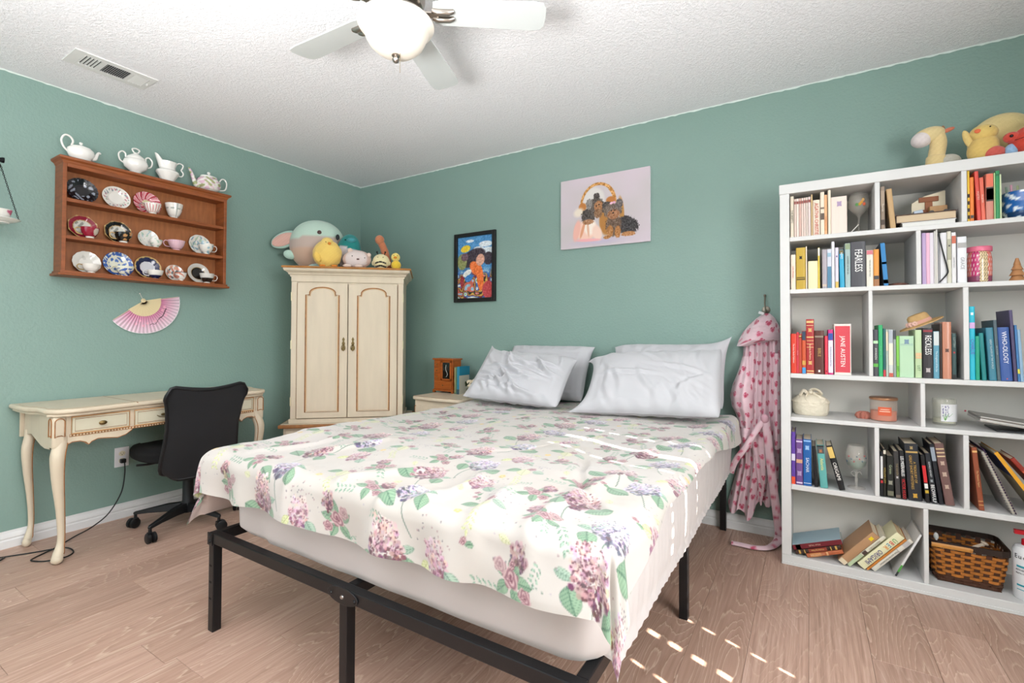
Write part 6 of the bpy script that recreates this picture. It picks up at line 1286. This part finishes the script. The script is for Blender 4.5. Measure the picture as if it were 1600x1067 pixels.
MB().lathe([(.001, 0), (.030, 0), (.032, .010), (.046, .036), (.061, .060), (.058, .072), (.042, .082), (.040, .098), (.050, .130), (.048, .130), (.036, .10), (.001, .09)], 48, fn=lambda a, z: 1+.04*abs(cos(5*a)), sx=.80).build('body', M_p, t3)
m = MB(); R_ = []
for t in np.linspace(0, 1, 7): R_.append([(.030*cos(a)*(1-.45*t), -.010-.045*t*.9+.030*sin(a)*(1-.5*t)-.006, .088+.070*t+.012*t*(-sin(a))) for a in np.linspace(0, 2*pi, 17)[:-1]])
m.loft(R_).build('pouring_lip', M_p, t3)
MB().tube(bez([(0, .046, .126), (0, .066, .142), (0, .086, .134), (0, .082, .112), (0, .076, .100), (0, .088, .082), (0, .080, .062), (0, .056, .058)], 6), .0040, 8).build('handle', M_p, t3)
t4 = thing('teapot', 'white teapot covered in pink and green flowers, right on rack', 'teapot', (.068, -1.342, ZR))
fz = lambda v: mixc((fnoise(v[:, 1]+.02, v[:, 2], 90) > .38)*(v[:, 2] > .018)*.8, mixc((fnoise(v[:, 1], v[:, 2]*1.1, 110) > .15)*(v[:, 2] > .015)*.7, W+0*v, H_('#d4a3bd')), H_('#8f9a5a'))
paint(MB().lathe(dense([(.001, 0), (.036, 0), (.038, .006), (.062, .020), (.076, .048), (.070, .078), (.052, .098), (.001, .100)], 6), 72, sx=.75).build('body', M_pattr, t4), fz)
MB().lathe([(.001, .098), (.054, .098), (.050, .106), (.026, .114), (.007, .117), (.006, .121), (.011, .127), (.008, .136), (.001, .138)], 36, sx=.75).build('lid', M_p, t4)
paint(MB().tube(bez([(0, -.060, .026), (0, -.082, .040), (0, -.094, .074), (0, -.108, .108), (0, -.122, .134)], 8), list(np.linspace(.018, .0055, 33)), 14).build('spout', M_pattr, t4), fz)
MB().tube(bez([(0, .066, .086), (0, .084, .112), (0, .104, .112), (0, .116, .088), (0, .110, .050), (0, .092, .036), (0, .066, .030)], 6), .0044, 8).build('handle', M_p, t4)
# ================================================================ hanging scale with saucer at the frame's left edge
sc_ = thing('hanging_scale', 'black iron balance bar with chains holding a saucer on left wall', 'wall scale', (.12, -2.325, 1.93))
M_iron = mat('black_iron', '#141518', .5, metal=.6, bump=.1, bscale=200)
MB().tube([(0, -.50, .012), (0, -.02, .012), (0, .010, .012)], [.009, .009, .012], 14).build('beam', M_iron, sc_); MB().tube([(0, .004, .012), (0, .013, .012)], .0135, 16).build('end_cap', M_iron, sc_)
MB().tube([(-.118, -.45, .012), (0, -.45, .012)], .008, 10).build('wall_bracket', M_iron, sc_)
for k, a in enumerate((90, 210, 330)):
    p0 = Vector((0, .0, -.010)); p1 = Vector((.070*cos(rad(a)), .070*sin(rad(a)), -.276)); m = MB(); n = 30; d = (p1-p0)/n; u = d.normalized(); s1 = u.cross(Vector((1, 0, 0))).normalized(); s2 = u.cross(s1)
    for i in range(n):
        c = p0+d*(i+.5); w1 = s1 if i % 2 else s2; m.tube([tuple(c+u*.0062*cos(t)+w1*.0032*sin(t)) for t in np.linspace(0, 2*pi, 9)[:-1]], .0011, 5, closed=True)
    m.build('chain', M_iron, sc_)
su = thing('saucer', 'white saucer hanging in chains at the left edge', 'saucer', (.12, -2.325, 1.632)); MB().lathe([(.001, 0), (.035, 0), (.036, .004), (.060, .010), (.076, .020), (.074, .022), (.055, .013), (.001, .008)], 48).build('plate_body', M_p, su)
cp = cup('white teacup with pink rose standing on the hanging saucer', -2.325, 1.6412, .046, .056, lambda a, z, v: mixc((fnoise(v[:, 1]+.01, v[:, 2], 80) > .35)*.85, W+0*v, H_('#c0587a')), -1, x=.12)
# ================================================================ folding fan pinned on wall
hf = thing('folding_fan', 'open pink paper folding fan with pale bamboo ribs on left wall', 'folding fan', (.006, -1.677, 1.292))
NR = 25; A0, A1 = rad(-142), rad(12); M_bam = mat('bamboo_pale', '#dccba0', .6, bump=.2, bscale=100)
for k in range(NR):
    a = A0+(A1-A0)*k/(NR-1); u = (cos(a), sin(a)); q = (-u[1], u[0]); x = .002+.0012*(k % 2); V = []
    for (r, w_) in ((-.012, .003), (.02, .0036), (.095, .0058), (.097, .002), (.192, .0015)):
        for s in (-1, 1):
            for dx in (0, .0009): V.append((x+dx, u[0]*r+q[0]*w_*s, u[1]*r+q[1]*w_*s))
    F = []
    for i in range(4): b = i*4; F += [(b, b+4, b+5, b+1), (b+2, b+3, b+7, b+6), (b+1, b+5, b+7, b+3), (b, b+2, b+6, b+4)]
    F += [(0, 1, 3, 2), (16, 18, 19, 17)]
    MB().add(V, F).build('rib', M_bam, hf, smooth=False)
nA, nR = 385, 60; aa = np.linspace(A0, A1, nA)[None, :]+np.zeros((nR, 1)); rr_ = np.linspace(.092, .198, nR)[:, None]+np.zeros((1, nA))
ph = np.linspace(0, (NR-1)*2, nA)[None, :]; zz = .0036+.0032*np.abs((ph % 2)-1)
P = np.stack([zz+0*rr_, rr_*np.cos(aa), rr_*np.sin(aa)], -1); t_ = ((rr_-.092)/.106)[..., None]
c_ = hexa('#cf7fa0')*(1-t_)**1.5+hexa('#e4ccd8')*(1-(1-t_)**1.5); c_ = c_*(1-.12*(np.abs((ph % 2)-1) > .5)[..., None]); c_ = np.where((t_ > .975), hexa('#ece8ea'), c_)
yy_, z2_ = P[..., 1], P[..., 2]
for i in range(120):
    t = i/119; bx = .035+.085*t; bz = -.145+.10*t**1.8+.006*sin(t*14); k = np.hypot(yy_-bx, z2_-bz) < .0016+.0012*(t > .6); c_[k] = hexa('#4a3238')
for bx, bz in ((.02, -.135), (-.02, -.12), (.0, -.15), (.10, -.05), (.12, -.08), (.06, -.12), (-.04, -.14), (.11, -.03)):
    k = (np.hypot(yy_-bx, z2_-bz) < .007) & (np.hypot(yy_-bx, z2_-bz) > .002); c_[k] = hexa('#e8a8bc')
grid_obj('paper_leaf', P, M_dattr, hf, c_)
MB().lathe([(.001, 0), (.012, 0), (.013, .003), (.001, .006)], 20).build('pivot_disc', M_bam, hf, loc=(.005, -.004, .004), rot=(0, rad(90), 0))
MB().tube(bez([(.006, -.006, .010), (.006, -.014, .028), (.004, -.020, .044)], 6), .0012, 6).ball((.004, -.022, .046), .0035, 8, 6).build('hanging_string', cmat('#d8d4cc', .7), hf)
# ================================================================ plush toys
def plush(nm, label, loc, rz=0, cat='plush toy', scale=1):
    o = thing(nm, label, cat, loc, rz); o.scale = (scale,)*3; return o
def blobm(c, r, R=None, n=48, m=32, lump=0, sup=1.0):
    mb = MB().ball((0, 0, 0), 1, n, m); V = []
    for p in mb.v:
        x, y, z = p; q = 1+lump*(sin(7*x+2)*sin(6*y+1)*sin(8*z))
        if sup != 1: x, y, z = [math.copysign(abs(k)**sup, k) for k in (x, y, z)]
        v = Vector((x*r[0]*q, y*r[1]*q, z*r[2]*q)); v = R @ v if R is not None else v; V.append((v.x+c[0], v.y+c[1], v.z+c[2]))
    mb.v = V; return mb
def fz_(mb, nm, par, col, fn=None): o = mb.build(nm, M_fuzz, par); paint(o, fn or (lambda v: np.outer(np.ones(len(v)), hexa(col))+(np.sin(v[:, 0:1]*300)*np.sin(v[:, 2:3]*280)*.02))); return o
M_bead = mat('black_bead', '#0d0d0f', .15)
def bead(par, c, r): return MB().ball(c, r, 12, 8).build('eye', M_bead, par)
def AP(x, y): t = Vector((.747, .665, 0)); n_ = Vector((-.665, .747, 0)); p = Vector(AO)+t*x+n_*y; return (p.x, p.y, 1.5725)
# local frame: x along the armoire front (to the right), -y towards the viewer
p1 = plush('plush_toy', 'large round mint and oatmeal plush with one drooping pink-lined ear', AP(-.275, .285), AZ)
def c1f(v):
    c = np.outer(np.ones(len(v)), hexa('#b9d2c4')); c = mixc((v[:, 2] < .245+.05*v[:, 0])*1., c, hexa('#bcaaa0')); return mixc((v[:, 2] < .165)*1., c, hexa('#c4a590'))
fz_(blobm((0, 0, .198), (.200, .150, .196), sup=.93), 'body', p1, None, c1f)
fz_(blobm((-.225, -.03, .235), (.105, .022, .058), Euler((0, rad(-28), rad(12))).to_matrix(), 32, 20), 'ear', p1, '#a8c8bc'); fz_(blobm((-.232, -.047, .232), (.088, .010, .044), Euler((0, rad(-28), rad(12))).to_matrix(), 32, 20), 'ear_lining', p1, '#d0a69a')
fz_(blobm((-.185, -.06, .118), (.045, .03, .034), Euler((0, rad(15), 0)).to_matrix(), 24, 16), 'arm', p1, '#b4d4c6'); fz_(blobm((.02, -.135, .022), (.055, .03, .022), None, 24, 16), 'foot', p1, '#a9c4bc')
MB().ball((.04, -.137, .278), (.016, .008, .016), 16, 10).build('eye', cmat('#4a2f2c', .3), p1); MB().ball((.14, -.090, .258), (.012, .008, .014), 16, 10).build('eye', cmat('#4a2f2c', .3), p1)
p2 = plush('plush_chick', 'fluffy yellow chick plush with orange beak on the armoire', AP(-.155, .040), AZ)
M_fl = M_fuzz
fz_(blobm((0, 0, .10), (.100, .068, .102), None, 56, 40, .04), 'body', p2, '#e6c468'); fz_(blobm((.0, -.01, .175), (.045, .045, .045), None), 'head', p2, '#e8c870')
MB().ball((.025, -.062, .168), (.012, .008, .010), 12, 8).build('beak', cmat('#d9822e', .8), p2); bead(p2, (.0, -.058, .178), .0035)
for x in (-.02, .062): MB().ball((x, -.068, .008), (.022, .012, .008), 14, 8).build('foot', cmat('#d9822e', .8), p2)
fz_(blobm((-.055, -.060, .070), (.022, .012, .038), Euler((0, rad(-20), 0)).to_matrix(), 24, 16), 'wing', p2, '#dfba5c')
p3 = plush('plush_toy', 'teal and white round plush behind the yellow chick', AP(-.028, .160), AZ)
def c3f(v): return mixc((v[:, 2] < .165-.35*v[:, 0])*(v[:, 0] > -.06)*1., np.outer(np.ones(len(v)), hexa('#1f7f7c')), hexa('#d6cfd2'))
fz_(blobm((0, 0, .138), (.088, .058, .138), Euler((0, rad(8), 0)).to_matrix(), 48, 32), 'body', p3, None, c3f); fz_(blobm((.028, -.050, .222), (.032, .015, .018), None, 20, 14), 'cheek', p3, '#3f8f96')
bead(p3, (-.015, -.052, .222), .005); MB().ball((-.075, -.02, .245), (.014, .012, .022), 12, 8).build('ear', cmat('#23262a', .9), p3)
p4 = plush('plush_cat', 'cream and pale pink lying cat plush with small ears on armoire', AP(.052, .030), AZ)
fz_(blobm((0, 0, .066), (.100, .062, .067), None, 48, 32), 'body', p4, '#cdb8ac', lambda v: mixc((v[:, 1] < -.03)*(np.hypot(v[:, 0]-.0, v[:, 2]-.06) < .075), np.outer(np.ones(len(v)), hexa('#c9aca0')), hexa('#d6c8c4')))
for x in (-.045, .082): fz_(blobm((x, -.02, .125 if x < 0 else .095), (.018, .010, .020), Euler((0, rad(-20 if x < 0 else 40), 0)).to_matrix(), 16, 12), 'ear', p4, '#d4bcae')
bead(p4, (-.025, -.059, .082), .004); bead(p4, (.060, -.050, .072), .0035); MB().ball((.015, -.063, .060), (.010, .005, .006), 12, 8).build('nose', cmat('#6a504c', .8), p4)
for x in (-.06, .02): fz_(blobm((x, -.052, .012), (.030, .014, .012), None, 16, 12), 'paw', p4, '#d2bcb0')
p5 = plush('plush_giraffe', 'brown-orange long-necked plush leaning behind bee plush', AP(.215, .16), AZ)
fz_(MB().tube(bez([(.05, 0, .03), (.035, 0, .10), (.015, 0, .17), (-.005, 0, .215)], 8), [.030]*8+[.028]*8+[.026]*9, 20), 'neck', p5, '#b8714f'); fz_(blobm((-.016, -.01, .238), (.034, .030, .036), None, 28, 18), 'head', p5, '#c07a56'); fz_(blobm((.05, .0, .034), (.06, .05, .034), None, 28, 18), 'body', p5, '#b8714f')
p6 = plush('plush_bee', 'small cream bee plush with dark stripes and antennae on armoire', AP(.222, .035), AZ)
fz_(blobm((0, 0, .056), (.060, .048, .056), None, 56, 44), 'body', p6, None, lambda v: mixc((np.abs(((v[:, 2]-.010+.25*np.abs(v[:, 0]))*38) % 1-.5) < .22)*(v[:, 2] < .062-.25*np.abs(v[:, 0]))*(np.abs(v[:, 0]) < .04)*(v[:, 1] < 0), np.outer(np.ones(len(v)), hexa('#dfd3a4')), hexa('#2b2826')))
for x in (-.028, .030): MB().tube([(x*.7, -.01, .10), (x, -.015, .120)], .003, 6).ball((x, -.016, .123), .007, 10, 8).build('antenna', M_bead, p6)
bead(p6, (-.020, -.043, .082), .003); bead(p6, (.018, -.043, .082), .003)
for x in (-.054, .054): fz_(blobm((x, 0, .045), (.014, .010, .018), None, 16, 12), 'arm', p6, '#d8cba0')
p7 = plush('plush_duck', 'little yellow duck plush with orange beak at armoire right', AP(.328, .050), AZ)
fz_(blobm((0, 0, .034), (.036, .032, .036), None, 28, 20), 'body', p7, '#e2bf3c'); fz_(blobm((-.004, 0, .094), (.032, .028, .032), None, 28, 20), 'head', p7, '#e6cf72'); MB().ball((-.004, -.028, .088), (.013, .010, .009), 12, 8).build('beak', cmat('#d98a2a', .8), p7); bead(p7, (-.015, -.026, .102), .003); bead(p7, (.010, -.026, .102), .003)
# on top of the bookshelf
ZS = 1.8255
q1 = plush('plush_giraffe', 'pale yellow long-necked plush with white muzzle on bookshelf top', (3.965, -.19, ZS))
fz_(MB().tube(bez([(.0, 0, .01), (.005, 0, .07), (.012, 0, .125), (.005, 0, .165)], 8), [.036]*8+[.030]*8+[.030]*9, 24), 'neck', q1, '#d9c08a')
fz_(blobm((-.022, -.005, .165), (.058, .036, .036), Euler((0, rad(-14), 0)).to_matrix(), 36, 24), 'head', q1, '#d9c490'); fz_(blobm((-.045, -.006, .152), (.040, .039, .034), Euler((0, rad(-14), 0)).to_matrix(), 36, 24), 'muzzle', q1, '#d8cdcc')
fz_(blobm((.045, .0, .178), (.024, .010, .009), Euler((0, rad(-18), 0)).to_matrix(), 20, 12), 'ear', q1, '#c9755a'); fz_(blobm((.030, .012, .190), (.008, .008, .016), None, 12, 10), 'horn', q1, '#9a6a4a')
fz_(blobm((.045, .01, .036), (.045, .045, .036), None, 28, 18), 'body', q1, '#b4b0a4')
q2 = plush('plush_fish', 'small yellow plush with fin-like ear and coral cheek on bookshelf', (4.115, -.232, ZS))
fz_(blobm((.0, 0, .125), (.046, .040, .036), None, 32, 22), 'head', q2, '#d8ba6c'); fz_(blobm((-.002, .002, .060), (.050, .042, .062), Euler((0, rad(20), 0)).to_matrix(), 32, 22), 'body', q2, '#d4b468')
fz_(blobm((-.050, 0, .110), (.014, .010, .042), Euler((0, rad(-16), 0)).to_matrix(), 20, 14), 'ear', q2, '#d6bc78'); MB().ball((-.026, -.034, .128), (.011, .006, .009), 12, 8).build('cheek', cmat('#dc6f48', .9), q2); bead(q2, (.012, -.038, .138), .003)
fz_(blobm((.028, -.02, .030), (.036, .026, .028), None, 28, 18), 'blanket', q2, '#c65a50')
q3 = plush('plush_duck', 'large pale yellow oval plush with orange bill on bookshelf', (4.205, -.085, ZS))
fz_(blobm((0, 0, .135), (.115, .058, .105), Euler((0, rad(-38), 0)).to_matrix(), 48, 32), 'body', q3, '#dfc98e')
for x, z in ((-.052, .150), (-.066, .130)): MB().ball((x, -.052, z), (.018, .012, .013), 14, 10).build('bill', cmat('#e08a44', .85), q3)
for x in (-.02, .05): fz_(blobm((x, -.040, .018), (.035, .022, .018), None, 16, 12), 'foot', q3, '#d8bf84')
q4 = plush('plush_crab', 'bright red fuzzy plush with black bead eyes on bookshelf top', (4.240, -.258, ZS))
fz_(blobm((.02, 0, .062), (.075, .050, .062), Euler((0, rad(-12), 0)).to_matrix(), 48, 32, .04), 'body', q4, '#c4402f'); fz_(blobm((-.050, -.012, .078), (.026, .022, .022), None, 24, 16), 'claw', q4, '#c8483a'); fz_(blobm((.045, -.01, .118), (.026, .024, .024), None, 24, 16), 'eye_bump', q4, '#c8483a')
bead(q4, (-.056, -.034, .078), .006); bead(q4, (.045, -.034, .122), .006); MB().tube(bez([(-.05, -.045, .055), (-.02, -.056, .062), (.01, -.060, .085), (.03, -.056, .10)], 6), .0012, 5).build('mouth', M_bead, q4)
fz_(blobm((-.050, -.006, .028), (.020, .020, .026), None, 24, 16), 'blue_foot', q4, '#8fb0d0')
q5 = plush('swim_goggles', 'black-rimmed grey swim goggles on white plush at bookshelf right', (4.315, -.150, ZS+.0), cat='goggles')
fz_(blobm((0, -.05, .115), (.06, .04, .05), None, 28, 18), 'white_plush', q5, '#cfc8c8'); MB().tube([(-.035+.030*cos(a), -.098+.0*a, .148+.016*sin(a)+.55*.030*cos(a)) for a in np.linspace(0, 2*pi, 21)[:-1]], .003, 6, closed=True).build('rim', M_blackpl, q5)
MB().ball((-.035, -.095, .148), (.026, .004, .014), 16, 8, Euler((0, rad(-28), 0)).to_matrix()).build('lens', cmat('#6f8a8c', .1), q5)
fz_(blobm((0, -.04, .035), (.05, .04, .038), None, 20, 14), 'plush_base', q5, '#cfc8c8')
# ================================================================ books by the jewelry box
for x, t, h_, c, l, yy in ((1.262, .030, .195, '#5f7a5a', 'green hardback book standing beside the jewelry box on nightstand', -.12), (1.2935, .024, .200, '#1f7f9c', 'turquoise hardback with white lower cover, beside the green one on nightstand', -.13)):
    o = book(0, 0, t, h_, c, l, depth=.125); o.location = (x, yy-.09, .6607); 
    if c == '#1f7f9c': box('white_cover_panel', (t-.0002, t+.0005, .0, .12, .0, .135), cmat('#c9c6b8', .6), o, 0); box('spine_foot', (.0, t, -.0012, .0, .0, .035), cmat('#2c4a55', .6), o, 0)
    else: box('spine_stripe', (.004, .012, -.0012, .0, .01, .19), cmat('#a89a6a', .6), o, 0)
# ---- lettering: turn the font curves into plain meshes
bpy.context.view_layer.update(); _dg = bpy.context.evaluated_depsgraph_get()
for o in [o for o in COL.objects if o.type == 'FONT']:
    me = bpy.data.meshes.new_from_object(o.evaluated_get(_dg)); n = bpy.data.objects.new(o.name, me); COL.objects.link(n)
    n.parent = o.parent; n.location = o.location; n.rotation_euler = o.rotation_euler; n.scale = o.scale
    nm = o.name; bpy.data.objects.remove(o, do_unlink=True); n.name = nm
